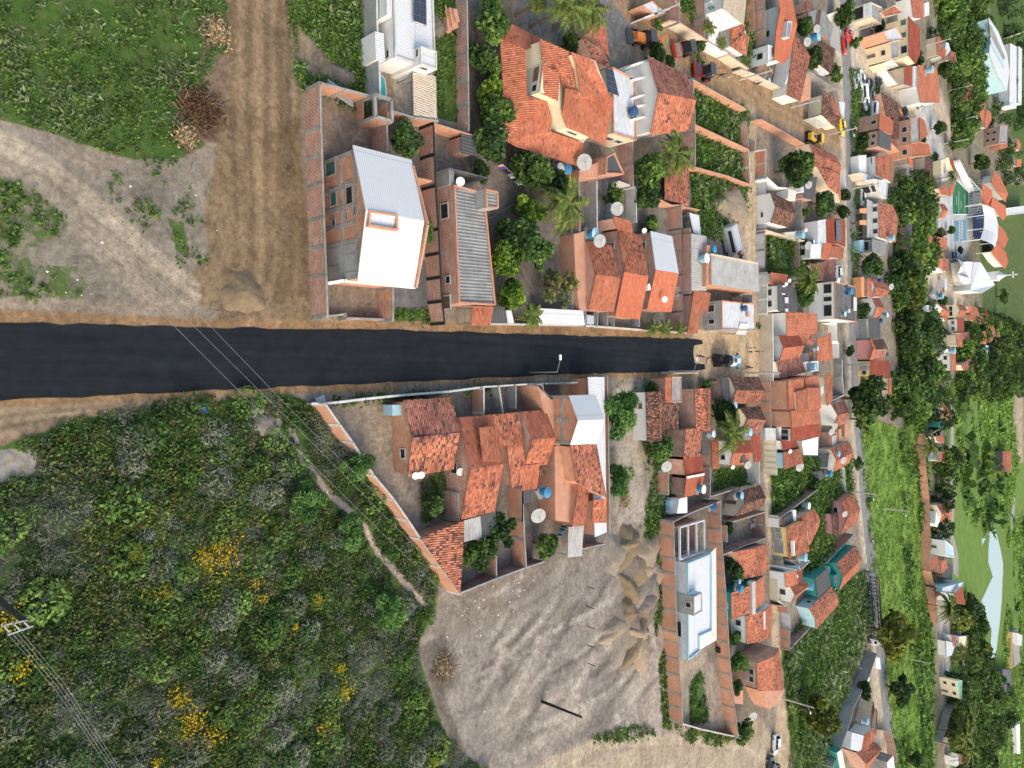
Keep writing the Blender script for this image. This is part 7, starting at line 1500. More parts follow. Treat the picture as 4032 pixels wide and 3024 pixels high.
T('Z2')
house('tall bare brick block with three dark windows and a thin orange roof',shd([(500,252),(510,648),(640,545),(585,310)],6.4,6.8, 'tileB', 'brick'),flt([(345,285),(505,255),(508,640),(350,690)],6.0, 'conc', 'brick',.2,[(3,.22,4.0,1.4,1.2, 'v'),(3,.62,4.0,1.4,1.2, 'v')]),flt([(345,690),(505,660),(650,690),(690,870),(360,905)],5.6, 'tileB', 'brickO',.2,[(4,.45,3.6,1.4,1.2, 'v')]),name='building',cat='building'); house('small orange roof on a grey block below the tall brick block',shd([(318,890),(330,1020),(400,1080),(395,980)],3.6,3.6, 'tileN', 'conc'),wal([(290,1010),(400,1085),(395,1330),(300,1300)],2.0,0, 'conc',zt=2.0)); house('long dark weathered tile strip among the green yards',shd([(610,892),(602,1250),(715,1282),(722,955)],3.2,3.4, 'tileD', 'beige'))
house('pale yellow house with red roof and a palm at its corner',shd([(990,900),(1012,1020),(1062,1130),(1100,1122),(1052,962)],4.6,5.0, 'tileR', 'cream'),wal([(880,950),(985,910),(1040,1120),(880,1180)],3.8,0, 'cream',zt=4.2)); house('orange L-shaped roof beside the green pitch',shd([(998,1450),(1000,1556),(1062,1480),(1092,1265)],4.0,4.2, 'tileN', 'beige'),shd([(815,1415),(850,1520),(1000,1530),(960,1372)],3.4,3.6, 'tileO', 'beige')); house('long bright orange roof near the pale street trees',shd([(1475,-20),(1478,250),(1520,362),(1562,332),(1566,-20)],4.0,4.3, 'tileN', 'white'),shd([(1592,120),(1558,420),(1602,440),(1676,310),(1672,182)],3.6,3.8, 'tileB', 'beige')); house('brown two-storey block with four dark windows',flt([(1802,405),(1942,385),(1925,680),(1785,690)],5.0, 'conc', 'brick',.3,[(3,.3,2.8,1.3,1.2, 'v'),(3,.7,2.8,1.3,1.2, 'v'),(3,.3,.8,1.3,1.0, 'v'),(3,.7,.8,1.3,1.0, 'v')]),flt([(1800,690),(1930,672),(1950,750),(1800,770)],3.4, 'tileB', 'brickO',0),name='building',cat='building'); house('orange gabled roof at the far right edge with a white ridge',shd([(2098,590),(2080,690),(2130,815),(2160,700)],4.0,4.2, 'tileN', 'beige'),shd([(2085,945),(2085,1060),(2165,1060),(2165,940)],3.4,3.4, 'tileN', 'beige'))
house('school with broad orange hipped roofs around green courts',pln([[(1722,1128,4.4),(1830,1250,4.4),(1948,1500,4.4),(1900,1640,4.0),(1765,1470,5.6),(1668,1290,4.2)],[(1518,1330,4.0),(1685,1450,5.2),(1692,1560,5.2),(1830,1659,4.2),(1540,1659,4.0)],[('Z3',1508,0,4),('Z3',1650,70,5),('Z3',1692,140,5),('Z3',1640,352,4),('Z3',1515,200,4)],[('Z3',1690,122,5.2),('Z3',1905,250,4.2),('Z3',1936,392,4.2),('Z3',1870,492,4.2),('Z3',1662,242,5)]], 'tileN'),wal([(1720,1200),(1880,1400),(1870,1600),(1690,1320)],3.8,0, 'white'),wal([(1540,1380),(1660,1470),(1720,1640),(1550,1640)],3.7,0, 'white'),name='school',cat='school')
house('orange roofed school wings behind the curved court canopy',pln([[('Z3',1732,492,4.2),('Z3',1880,650,4.2),('Z3',1956,800,4.2),('Z3',1880,952,4.2),('Z3',1752,822,5.2)],[('Z3',1752,850,5),('Z3',1905,1000,4.2),('Z3',1952,1160,4.2),('Z3',1896,1282,4.2),('Z3',1800,1172,4.8),('Z3',1668,1002,4.2)]], 'tileN'),wal([('Z3',1760,600),('Z3',1920,800),('Z3',1860,920),('Z3',1760,800)],3.8,0, 'white'),wal([('Z3',1700,1000),('Z3',1880,1040),('Z3',1890,1240),('Z3',1800,1150)],3.8,0, 'white'),name='school',cat='school')
o = thing('court_canopy', 'curved grey-white canopy over the blue ball court', 'canopy',W(('Z3',1640,620),0)); A = [('Z3',1520,222),('Z3',1556,400),('Z3',1550,620),('Z3',1492,800)]; B = [('Z3',1692,422),('Z3',1752,640),('Z3',1742,850),('Z3',1690,1002)]; m = MB()
for i in range(3):
 for j in range(6):
  f = lambda k,u: W(A[k],5.5).lerp(W(B[k],5.5),u) + Vector((0,0,2.2 * math.sin(math.pi * u)))
  m.poly([f(i,j / 6),f(i,(j + 1) / 6),f(i + 1,(j + 1) / 6),f(i + 1,j / 6)]); m.poly([f(i + 1,j / 6) - Vector((0,0,.1)),f(i + 1,(j + 1) / 6) - Vector((0,0,.1)),f(i,(j + 1) / 6) - Vector((0,0,.1)),f(i,j / 6) - Vector((0,0,.1))])
m.build('roof', 'metalW',o)
for p in (A[0],A[1],A[2],A[3],B[0],B[1],B[2],B[3]): q = W(p,5.5); MB().tube([(q.x,q.y,0),(q.x,q.y,5.5)],.18,6).build('post', 'whiteP',o)
strip('ball_court',[('Z3',1370,420),('Z3',1540,240),('Z3',1500,800),('Z3',1370,760)],.02, 'navy')['kind'] = 'structure'; m = MB(); o = thing('bleachers', 'long white stepped bleachers beside the green pitch', 'bleachers',W((1250,1230)))
for i in range(4): m.bar(W((1060 + i * 28,985 - i * 4),.3 + i * .35),W((1310 + i * 28,1475 - i * 4),.3 + i * .35),1.2,.3)
m.build('step', 'white',o)
for i,(a,b) in enumerate((((1110,1285),(1300,1490)),((1300,1490),('Z3',1302,390)),((1450,1300),('Z3',1420,190)))):
 o = thing('court_fence', 'white wire fence %s' % ('along the bleacher side of the green pitch', 'between the green pitch and the blue court', 'of white posts behind the long white bleachers')[i], 'fence',W(a)); p,q = W(a),W(b); n = 9
 for k in range(n + 1): MB().bar(p.lerp(q,k / n),p.lerp(q,k / n) + Vector((0,0,4)),.14).build('post', 'whiteP',o)
 MB().bar(p + Vector((0,0,4)),q + Vector((0,0,4)),.12).build('rail', 'whiteP',o)
o = thing('mural_fence', 'sky blue painted sign wall with white lettering by the pitch', 'sign',W(('Z3',1185,650))); a,b = W(('Z3',1185,480),2.2),W(('Z3',1180,820),2.2); MB().bar(Vector((a.x,a.y,1.9)),Vector((b.x,b.y,1.9)),.25,3.8).build('panel', 'tankL',o); m = MB()
for k in range(13):
 c = a.lerp(b,(k + .7) / 14); m.box((c.x,c.y - .16,2.1),(.18,.06,1.3)).box((c.x + .4,c.y - .16,1.6 + .9 * (k % 2)),(.7,.06,.22))
m.build('lettering', 'whiteP',o)
T('Z3')
house('white church with round-headed windows and a steep white roof',wal([(1275,1160),(1500,1175),(1720,1540),(1500,1659),(1340,1600)],5.0,0, 'white',zt=5.0),shd([(1380,1170),(1330,1640),(1520,1680),(1735,1545),(1500,1172)],5.2,6.6, 'metalW', 'white'),name='church',cat='church'); h_ = [o for o in COL.objects if o.name.startswith('church')][0]; c_ = W((1680,1405),7)
MB().box((c_.x,c_.y,4.5),(3.2,3.2,9)).build('bell_tower', 'white',h_); MB().lathe([(2.2,0),(1.2,1.0),(.35,2.4),(0,2.6)],4,(c_.x,c_.y,9)).build('tower_roof', 'metalW',h_); MB().bar((c_.x,c_.y,11.4),(c_.x,c_.y,15),.35).bar((c_.x - 1.2,c_.y,13.6),(c_.x + 1.2,c_.y,13.6),.35).build('cross', 'whiteP',h_)
for y in (1315,1425,1535): c = W((1362,y),2.6); MB().box((c.x,c.y,2.6),(1.4,.3,2.6)).build('window', 'beige',h_)
o = thing('tent_canopy', 'peaked white and pale blue tent canopy before the church', 'tent',W((1240,1330))); m = MB(); E = [W(p,3.6) for p in ((1125,1110),(1245,1200),(1275,1390),(1290,1565),(1180,1500),(1118,1370))]
for pk,ids in ((W((1180,1230),5.4),(0,1,2,5)),(W((1330,1440),6.4),(2,3,4,5))):
 for k in range(4): m.poly([E[ids[k]],E[ids[(k + 1) % 4]],pk])
m.build('fabric', 'concW',o)
for e in E: MB().tube([(e.x,e.y,0),tuple(e)],.1,5).build('post', 'steel',o)
house('brown-orange flat tiled house with a yard under the big trees',shd([(650,742),(662,900),(785,930),(945,962),(948,772)],3.2,3.6, 'tileB', 'brick')); house('red and orange twin-slope row house with white gable openings',gab([(725,945),(888,960),(892,1345),(740,1235)],3.4,.7,1,('tileB', 'tileB'), 'white',.1, 'a'),shd([(895,1090),(900,1310),(962,1330),(982,1142)],3,3, 'tileM', 'white')); house('small gabled mottled house in the wood by the green pitch',gab([(822,215),(905,220),(905,455),(835,450)],3,1.2,0,('tileO', 'tileB'), 'beige',.1)); house('dark little roof with a dish at the wood edge',shd([(868,590),(872,715),(935,745),(962,690)],3,3, 'tileD', 'beige')); house('long charcoal sheet roof running along the wood',shd([(290,505),(265,930),(382,992),(382,502)],2.8,2.8, 'fibroD', 'brick'),shd([(278,335),(290,480),(325,478),(322,345)],2.8,2.8, 'metalW', 'brick')); house('long low white hall front with blue bands at the right edge',flt([(1910,290),(2300,240),(2300,360),(1925,405)],4.2, 'concW', 'white',.2),name='building',cat='building')
T('Z4')
house('gabled mottled house with white porch inside the wood',gab([(800,405),(920,418),(925,690),(840,560)],3.0,1.2,0,('tileM', 'tileO'), 'white',.1),flt([(612,425),(720,420),(720,530),(615,528)],2.6, 'concW', 'white',.1)); house('peach-walled gabled house with dark wall paintings',gab([(1112,405),(1228,420),(1242,600),(1118,622)],3.4,1.0,0,('tileM', 'tileB'), 'cream',.1,[(3,.3,1.0,1.6,1.0, 'v'),(3,.7,1.0,1.6,1.0, 'v')])); house('white house with two grey shutters and flat red roof',shd([(1122,642),(1132,858),(1230,855),(1224,640)],3.0,3.2, 'tileR', 'white',[(0,.25,1.0,1.3,1.0, 'd'),(0,.75,1.0,1.3,1.0, 'd')]))
T('Z4')
for lab,c,rf in (('thin orange gable roof beside the red flat-roofed house',[(1282,438),(1322,560),(1290,675),(1350,660),(1368,560),(1350,448)], 'tileN'),('long orange-brown strip roof in the tight far row',[(1382,440),(1345,640),(1440,745),(1512,735),(1450,470)], 'tileB'),('bright orange back roof in the tight far row by the dirt lane',[(1560,480),(1590,750),(1672,822),(1625,520)], 'tileN'),('dark mottled block roof below the orange strip roof',[(1362,762),(1340,980),(1432,1005),(1432,765)], 'tileD'),('dark speckled flat tile roof with a blue tank nearby',[(1212,862),(1222,985),(1332,985),(1328,852)], 'tileP'),('plain salmon roof under the dark tree',[(1112,900),(1122,1095),(1206,1105),(1200,882)], 'tileB'),('angled orange roof in the far cluster with a white edge',[(1512,872),(1490,1052),(1592,1062),(1602,822)], 'tileN'),('brown double roof at the end of the far cluster',[(1622,832),(1640,1040),(1695,1000),(1735,870),(1720,712),(1680,715)], 'tileO'),('long narrow orange roof beside the dirt lane and fence',[(1780,782),(1800,1080),(1768,1240),(1830,1175),(1855,1075)], 'tileN'),('orange roof pair standing alone among the far trees',[(1362,1428),(1460,1605),(1522,1628),(1516,1382)], 'tileB'),('broken dark roof with a white dish among far trees',[(1180,1400),(1230,1495),(1290,1480),(1350,1330),(1330,1290)], 'tileP')): house(lab,shd(c,3.2,3.7,rf, 'beige'))
house('white two-window house with orange strip roof standing in the far wood',shd([(1015,1200),(1020,1500),(1100,1496),(1092,1198)],4.6,4.8, 'tileB', 'white',[(0,.25,2.4,1.3,1.0, 'w'),(0,.75,2.4,1.3,1.0, 'w')]),flt([(835,1140),(1010,1135),(1085,1130),(1080,1195),(840,1200)],4.2, 'white', 'white',.1)); house('light blue sheet roofs at the edge of the far cluster',shd([(1572,1072),(1605,1200),(1665,1200),(1645,1085)],3,3.2, 'metalB', 'lblue'),shd([(1600,1205),(1625,1310),(1696,1312),(1682,1205)],3,3.2, 'fibroL', 'brick')); tank('pale blue tank on the white two-window house',1040,1165,4.4,2.4, 'tankL', 'tankL'); tank('blue tank by the red roof strip above the far cluster',845,265,3,2.2, 'tankB', 'tankL'); house('red roof strip and pale front wall at the top of the dirt lane',shd([(890,130),(830,240),(890,330),(912,180)],3,3.4, 'tileB', 'white'),wal([(910,0),(945,0),(945,180),(915,175)],2,0, 'concW',zt=2))
T('Z5')
house('two-tone orange gabled house on the far dirt street',gab([(848,588),(932,578),(955,862),(895,845)],3.2,1.0,0,('tileO', 'tileN'), 'beige',.05)); house('navy blue roof box with mint wall on the far dirt street',flt([(828,868),(892,870),(890,966),(805,962)],3, 'navy', 'greenP',.2),name='outbuilding',cat='outbuilding'); house('mottled roof house hidden behind the far banana palm',shd([(762,1120),(790,1200),(912,1230),(880,1090)],3,3.2, 'tileO', 'white')); house('orange pyramid roof by the pale far path',shd([(830,1380),(792,1510),(905,1540),(930,1340)],3,3.4, 'tileB', 'white')); house('dark two-slope barn in the far pasture',gab([(1862,1352),(2002,1352),(2002,1690),(1852,1690)],3.4,1.2,1,('tileM', 'tileO'), 'concD',.05),name='barn',cat='barn'); bwall('long brick wall closing the bright meadow',[(595,1080),(602,1500),('Z6',488,70),('Z6',515,330),('Z6',522,620),('Z6',525,890),('Z7',560,230),('Z7',578,500)],2.6, 'brickO', 'brickO',6); bwall('dark slanting wall by the navy roof box',[(655,1090),(862,980)],2.4, 'brickD', 'conc',0); bwall('low grey-white roadside wall along the far pale path',[('Z7',730,430),('Z7',770,640),('Z7',800,960),('Z8',820,420)],1.8, 'whiteD', 'white',0,.2, 'street_wall')
T('Z6')
house('mottled hip-roofed house with pale gable behind the long brick wall',gab([(575,378),(660,330),(672,512),(600,505)],3.0,1.0,0,('tileP', 'tileB'), 'beige',.05),wal([(565,425),(600,490),(575,545),(560,520)],2.8,0, 'white')); house('pale blue sheet-roofed house with white two-storey front',flt([(632,650),(692,700),(702,785),(638,770)],4.4, 'metalB', 'white',.2, 'a'),shd([(600,605),(605,648),(658,640),(655,600)],3,3.2, 'metalB', 'white')); house('orange single-slope roof pressed against the long brick wall',shd([(530,800),(535,888),(586,832),(576,762)],2.8,3.2, 'tileN', 'white')); house('dark roofed sheds below the orange single-slope roof',shd([(600,830),(612,915),(660,860),(640,800)],2.8,3, 'tileO', 'brick'),shd([(640,860),(610,930),(690,960),(698,840)],2.6,2.6, 'fibroD', 'brick'))
T('Z7')
house('grey-blue two-storey house with red roof and palm in front',shd([(712,275),(716,350),(795,362),(772,218)],5.2,5.6, 'tileR', 'white',[(0,.5,3.4,2,1.2, 'w')]),flt([(610,225),(780,180),(770,215),(712,260),(600,260)],4.2, 'concW', 'lblue',.2, 'a'),shd([(555,225),(562,300),(598,288),(598,212)],2.8,3, 'tileR', 'brick')); house('ramshackle roadside stall with white awnings on the far path',shd([(645,640),(650,765),(690,755),(720,660)],2.6,2.8, 'concW', 'white'),shd([(690,600),(700,690),(738,655),(712,595)],2.8,2.8, 'tileP', 'white'),name='stall',cat='stall'); house('pale block with a faded emblem beside the far path',flt([(740,605),(815,600),(812,692),(742,680)],2.6, 'cream', 'whiteD',.2),name='building',cat='building')
o = thing('yellow_sign_wall', 'long yellow sign wall with dark script lettering beside the pond', 'sign',W((1118,700))); a,b = W((1118,565),0),W((1118,850),0); MB().bar(a + Vector((0,0,1.1)),b + Vector((0,0,1.1)),.4,2.2).build('panel', 'yellow',o); text_on(o, 'Sto Justo Feitosa',a + (b - a) * .16 + Vector((0,-.23,.75)),b - a,(0,0,1),1.35, 'dark', 'lettering',(b - a).length * .62 / 11.3)
house('grey stepped terraces and white shelters behind the yellow sign wall',flt([(1165,560),(1205,545),(1225,800),(1175,850)],2.0, 'conc', 'conc',0),flt([(1195,580),(1240,600),(1235,680),(1200,670)],3.6, 'concW', 'white',.1),name='grandstand',cat='grandstand')
T('Z8')
house('green-sided cream building at the end of the long far wall',flt([(735,265),(775,258),(772,405),(752,402)],5.0, 'greenP', 'cream',.2, 'a'),name='building',cat='building'); house('dark shabby shelter below the yellow sign wall',flt([(1095,170),(1165,175),(1180,370),(1085,360)],3.2, 'concD', 'concD',.2),name='shelter',cat='shelter'); house('white little houses hidden among the far coconut palms',flt([(720,870),(750,870),(750,930),(725,940)],3, 'concW', 'white',.1),shd([(755,840),(760,920),(820,920),(810,850)],3,3.2, 'tileP', 'white')); bwall('long grey stone wall at the end of the bright meadow',[(745,400),(690,520),(655,640),(620,760)],2.2, 'plasterG', 'conc',0); house('white stand edge of a second green field at the far right',flt([(1205,580),(1235,580),(1240,840),(1215,840)],2.0, 'white', 'white',0),name='field_stand',cat='stand')
# ------------------------------------------------------------------ TREES
GT = 'yard and street trees'
D,Mm,Lm,Ff,Oo,Yy = 'leafD', 'leafM', 'leafL', 'leafF', 'leafO', 'leafY'
T('W0')
for x,y,r,mt,sh,lab in (
 (1066,48,44,Mm, 'dense', 'large mango tree at the top beside the long grey-pillared brick wall'),(1045,130,34,Mm, 'dense', 'bushy tree between the large mango and the mansion roof edge'),(1060,195,36,Lm, 'loose', 'yellowish-green tree in the row beside the mansion'),(1072,240,38,Mm, 'dense', 'tree in the row where the mansion hip meets the wall end'),(1062,300,44,D, 'dense', 'dark mango tree at the lower corner of the mansion'),
 (1235,90,24,D, 'dense', 'round dark tree on the upper side of the mansion'),(876,302,34,D, 'dense', 'dark dome-shaped tree in the side yard behind the patio'),(914,492,26,Ff, 'feather', 'bright feathery tree squeezed beside the white-roofed brick house'),(1040,370,24,D, 'dense', 'dark small tree by the terrace of the grey-roofed house'),
 (1152,370,42,Mm, 'dense', 'green tree beside the washing line below the mansion'),(1208,408,38,D, 'dense', 'dark round tree next to the two blue tanks'),(1142,455,34,Lm, 'loose', 'lime green tree above the leaning palm yard'),(1135,520,42,D, 'dense', 'dark dense tree in the middle of the palm yard'),(1165,545,34,Mm, 'loose', 'mid-green tree left of the sparse olive tree'),(1092,560,36,Lm, 'dense', 'bright lime tree against the grey corrugated roof'),(1105,640,32,Lm, 'dense', 'yellow-green round tree above the dark carport'),(1165,460,18,Ff, 'loose', 'small papaya-like tree in the palm yard'),(1218,612,42,Oo, 'sparse', 'sparse olive-coloured tree in the bare yard'),(1100,500,30,D, 'dense', 'dark tree along the grey-roofed house gutter'),
 (1400,370,38,Mm, 'dense', 'big vine-green tree below the unfinished white house'),(1402,415,34,D, 'dense', 'dark lower crown beside the mottled orange shed'),(1408,482,20,Mm, 'dense', 'small tree behind the white sheet roof'),(1328,425,24,Mm, 'loose', 'green citrus tree by the mesh dish and alley'),(1418,118,22,D, 'dense', 'dark street tree beside the unfinished white house peak'),(1448,132,14,D, 'dense', 'small round street tree near the plain roller'),(1515,98,13,Mm, 'dense', 'clipped round tree by the white street wall'),(1422,52,12,Mm, 'loose', 'small leafy tree by the top dirt street wall'),(1470,495,11,D, 'dense', 'little tree at the end of the white sheet roof'),
 (1344,895,44,Ff, 'feather', 'large feathery tree beside the long metal side roof'),(1340,1035,30,Ff, 'feather', 'feathery green tree lower along the long metal side roof'),(1428,972,28,Mm, 'dense', 'round green tree beside the mottled brick house'),(1410,838,12,D, 'dense', 'small dark tree by the mint wall'),(1570,898,34,D, 'dense', 'dark tree cluster behind the coconut palm cottage'),(1528,835,14,Mm, 'loose', 'tree by the roadside between tanker and dark cottage'),
 (1035,1195,34,Mm, 'dense', 'tree in the back yard beside the triangular shed'),(1080,1150,34,D, 'loose', 'dark loose tree behind the dark sheet porch'),(1182,1178,30,Mm, 'dense', 'tall green tree below the large mesh dish'),(940,1085,26,D, 'dense', 'dark thicket behind the purple-brown cottage'),(1060,1130,24,Mm, 'dense', 'green tree above the back yard divider wall'),
 (772,1005,32,Ff, 'feather', 'bright feathery tree straddling the slanting brick wall'),(662,1085,38,Ff, 'feather', 'feathery tree on the scrub left of the footpath bend'),(762,1152,34,Ff, 'feather', 'bright feathery tree beside the middle of the footpath'),(845,1322,36,Ff, 'feather', 'feathery tree near the lower end of the footpath'),
 (1720,364,36,D, 'dense', 'big dark tree below the grader'),(1783,437,28,D, 'dense', 'round dark tree beside the pair of roadside roofs'),(1741,456,14,Mm, 'tall', 'slim tree by the grey concrete yard wall'),(1738,632,30,D, 'dense', 'dark tree behind the charcoal-roofed house'),(1825,422,13,D, 'dense', 'street tree shading the upper dirt verge'),(1823,458,16,D, 'dense', 'street tree next to the solar-panelled house'),
 (1828,30,24,D, 'dense', 'big street tree at the top by the white wall'),(1850,92,16,D, 'tall', 'tall clipped tree beside the red car'),(1735,58,20,D, 'dense', 'dark tree behind the skylight house'),(1760,122,24,D, 'dense', 'dark tree between the mottled house and the brown roof'),(1806,158,16,Mm, 'loose', 'tree by the road at the cloth canopy'),(1863,308,18,D, 'dense', 'tree in front of the narrow brick house'),(1882,575,24,D, 'dense', 'dark tree below the grey workshop'),(1868,668,16,D, 'dense', 'round street tree in front of the rust gabled house'),(1838,757,11,D, 'dense', 'small street tree standing on the paved road verge'),(1875,860,40,D, 'dense', 'huge dark tree at the bend of the paved road'),(1866,905,22,Mm, 'loose', 'lower fringe tree under the huge dark road tree'),(1855,1000,12,Mm, 'loose', 'small tree by the orange and mottled cottage'),
 (1588,1235,22,D, 'dense', 'dark tree behind the broad tile house'),(1575,1140,13,D, 'dense', 'little dark tree by the roofless brick shell'),(1596,1430,22,Mm, 'dense', 'tree beside the long right compound wall, upper'),(1592,1485,16,Mm, 'dense', 'tree beside the long right compound wall, lower'),(1590,1378,14,Mm, 'dense', 'tree beside the white-backed tile house'),(1610,1580,22,Mm, 'loose', 'bushy tree around the wide mesh dish'),(1760,1045,14,D, 'dense', 'dark tree in the overgrown lot by the white slab block'),
 (1935,1368,42,Yy, 'loose', 'huge yellow-green tree leaning over the car carrier'),(1950,1490,26,D, 'loose', 'dark tree in the meadow beside the bend'),(1868,1490,18,D, 'dense', 'dark tree on the road by the grey slanting wall'),(1775,1545,40,Yy, 'loose', 'yellowish tree on the rough slope'),(1980,1640,16,D, 'dense', 'round dark tree at the end of the bright meadow'),
 (1902,55,14,D, 'dense', 'dark tree behind the cream two-storey building'),(1982,128,14,D, 'dense', 'tree between the wide orange roof and the pale street'),(2040,150,18,D, 'dense', 'round tree in the far street by the sports hall'),(1960,265,10,D, 'dense', 'clipped tree left of the pale street'),(1963,300,9,D, 'dense', 'second clipped tree beside the pale street'),(1992,295,11,D, 'dense', 'dark tree in the middle of the pale street'),(2030,275,14,D, 'dense', 'tree on the square right of the pale street'),(2020,340,10,D, 'dense', 'small tree before the mural corner'),(2060,310,12,Mm, 'loose', 'tree by the orange roof near the white sheds'),(2030,505,11,D, 'dense', 'dark tree between the blue mural and the wood'),(2055,498,9,Mm, 'dense', 'green tree behind the blue mural'),(2075,540,8,D, 'dense', 'dark tree by the ball court fence'),(2038,650,12,D, 'dense', 'tree beside the peaked tent'),(2170,640,12,Mm, 'loose', 'street tree by the far right grey yard'),(2120,350,18,Mm, 'loose', 'leafy tree in front of the brown two-storey block')):
 tree(lab,x,y,r,mt,sh,grp=GT)
T('W0')
def wood(name,label,polys,dens,rad,mat,seed,per=230): shrubs(name,label,scatter(polys,dens,seed),rad,per,mat,seed + 1, 'd',.16, 'wood',1.35)
WA = [(1932,395),(1975,372),(2003,400),(2006,470),(1998,540),(1990,600),(1985,650),(2010,690),(2020,730),(2000,800),(1995,850),(1970,900),(1940,905),(1905,845),(1935,800),(1935,740),(1915,640),(1932,580),(1918,470)]
WB = [(2012,-40),(2100,-40),(2120,60),(2108,200),(2085,250),(2062,330),(2048,220),(2042,120),(2030,60)]
WC = [(2080,690),(2150,690),(2205,720),(2210,840),(2100,860),(2060,830),(2060,760)]
WD = [(2052,1290),(2085,1280),(2112,1330),(2115,1420),(2075,1430),(2050,1400)]; WE = [(2035,1470),(2130,1450),(2180,1500),(2160,1600),(2080,1680),(2040,1600)]; WF = [(2020,850),(2045,850),(2050,1000),(2035,1090),(2015,1000)]; WG = [(2000,900),(2008,870),(2035,880),(2025,960),(2030,1200),(2012,1230)]
wood('dark_wood', 'dark tree belt right of the paved road',[WA,WC,WD,WE,WF],.022,3.3,Mm,81); wood('green_wood', 'lighter crowns in the tree belt right of the paved road',[WA,WB,WC,WE],.016,3.2, 'grassN',83); wood('top_wood', 'dark trees along the upper right',[WB],.024,3.4,Mm,85); wood('deep_wood', 'darkest crowns within the tree belt',[WA,WC,WD,WE,WG],.012,3.0,D,91); wood('olive_wood', 'yellowish crowns at the edge of the tree belt',[[(1930,560),(1990,560),(1985,700),(1925,690)],WD],.012,3.2,Yy,87)
wood('town_green', 'garden greenery between the far roofs',[[(1905,380),(1960,380),(1920,640),(1900,640)],[(1960,420),(2000,360),(2020,470),(1990,520)],[(1990,80),(2030,60),(2040,180),(2000,190)],[(2130,240),(2160,160),(2212,200),(2200,420),(2150,380)],[(2140,-20),(2212,-20),(2212,150),(2180,150)],[(2020,740),(2070,760),(2070,860),(2030,850)]],.014,2.4,D,89,170)
for s,x,y,L,h,lab in (('F',1215,840,260,5.5, 'leaning coconut palm in the brown yard with yellowing fronds'),('J',450,420,240,5.5, 'coconut palm over the mottled orange shed'),('E',1230,70,230,6.5, 'coconut palm at the top edge, nearer the mansion'),('E',1480,90,230,6.5, 'coconut palm at the top edge, nearer the dirt street'),('E',900,20,120,4, 'small palm at the top edge above the dark yard'),('M',1350,850,200,5.5, 'coconut palm over the white courtyard house'),('U',640,210,260,6, 'coconut palm behind the white balcony house'),('G',830,950,130,3.6, 'date palm hanging over the front wall of the tree yard'),('H',210,1080,90,2.6, 'small garden palm left in the row house gardens'),('H',335,1090,90,2.6, 'small garden palm in the middle of the row house gardens'),('H',500,1090,80,2.6, 'small garden palm right in the row house gardens'),('I',820,290,90,3, 'slim palm beside the modern white house'),('I',960,460,75,3, 'dark bushy palm behind the street wall of the modern white house'),('Z2',1040,1210,110,6, 'palm at the corner of the pale yellow house'),('Z5',700,1260,210,7, 'far banana-like palm on the far dirt street'),('Z7',670,380,110,7, 'palm in front of the grey-blue house'),('Z8',860,560,110,8, 'upper palm of the far coconut grove'),('Z8',800,700,110,8, 'middle palm of the far coconut grove'),('Z8',840,810,110,8, 'lower palm of the far coconut grove'),('X',1150,440,110,2.6, 'banana clump behind the yellow-fronted house')):
 T(s); palm(lab,x,y,L,h,19)
# ------------------------------------------------------------------ HEAPS
T('W0')
pile('round brown sand heap beside the asphalt',526,634,46,45,1.05, 'sandPile',seed=3); pile('pale sandy heap at the edge of the scrub',566,922,38,28,.7, 'soilG',seed=4); pile('dark soil mound in the grass behind the white house',742,168,26,28,.9, 'soilD',seed=5); pile('big flat-topped earth heap beside the dirt street',1578,448,36,44,2.4, 'soilW',seed=6,sharp=2.2); pile('small sand heap in front of the porch with white tiles',838,885,26,18,.35, 'sandPile',seed=7); pile('small earth heap on the narrow grass strip by the brick stack',948,60,14,24,.7, 'soilD',seed=8)
o = thing('earth_bank', 'eroded tan earth heaps dumped beside the warehouse wall', 'earth heaps',W((1380,1280)))
EB = [(1330 + 92 * rng.random() ** .9 - (0 if i % 2 else 6),1172 + i * 10.5 + rng.uniform(-10,10),rng.uniform(18,38),rng.uniform(20,46),rng.uniform(.8,1.9),rng.choice(('soilG', 'soilW', 'soilW', 'sandPile', 'soilG', 'sandPile', 'soilD'))) for i in range(22)]
for i,(x,y,rx,ry,h,mt) in enumerate(EB):
 q = pile('',x,y,rx,ry,h,mt,name='mound',seed=20 + i,lump=.45,rz=i * 1.3,sharp=rng.uniform(.9,1.8)); q.location = q.location - o.location; q.parent = o; del q['category']
def brush(label,x,y,r,mat,n,s,name='brush_pile'):
 o = thing(name,label, 'brush pile',W((x,y)), 'heaps of cut branches'); c = W((x,y)); m = MB(); rm = r / TL[2] / ppm(*N_((x,y)))
 for i in range(n):
  a,d = rng.uniform(0,6.28),rm * rng.uniform(0,1) ** .6; p = c + Vector((math.cos(a) * d,math.sin(a) * d,.08)); q = p + Vector((rng.uniform(-1,1),rng.uniform(-1,1),rng.uniform(0,.5))) * s; m.bar(p,q,rng.uniform(.025,.07))
 m.build('branches', 'wood',o); P = np.array([[c.x,c.y,0]]) + nr.normal(size=(int(n * 9),3)) * np.array([rm * .5,rm * .5,.22]); P[:,2] = np.abs(P[:,2]) + .1; V,F,t = leaf_cloud(P - np.array([[c.x,c.y,0]]),.16,5, 'w'); me = npmesh('dry_leaves',V,F,mat); link('dry_leaves',me,o)
brush('brown dry brush heap at the edge of the top left lot',432,240,44, 'deadleaf',170,1.2); brush('straw-coloured dry palm leaves beside the brown brush heap',398,296,20, 'straw',60,1.0); brush('dry branches with yellowing leaves beside the dirt road',465,70,26, 'straw',80,1.0); brush('tangled dry branches where the scrub meets the bare lot',955,1440,24, 'straw',90,1.4); brush('rusty dry palm leaves near the row of chairs',1348,1080,18, 'straw',60,.9)
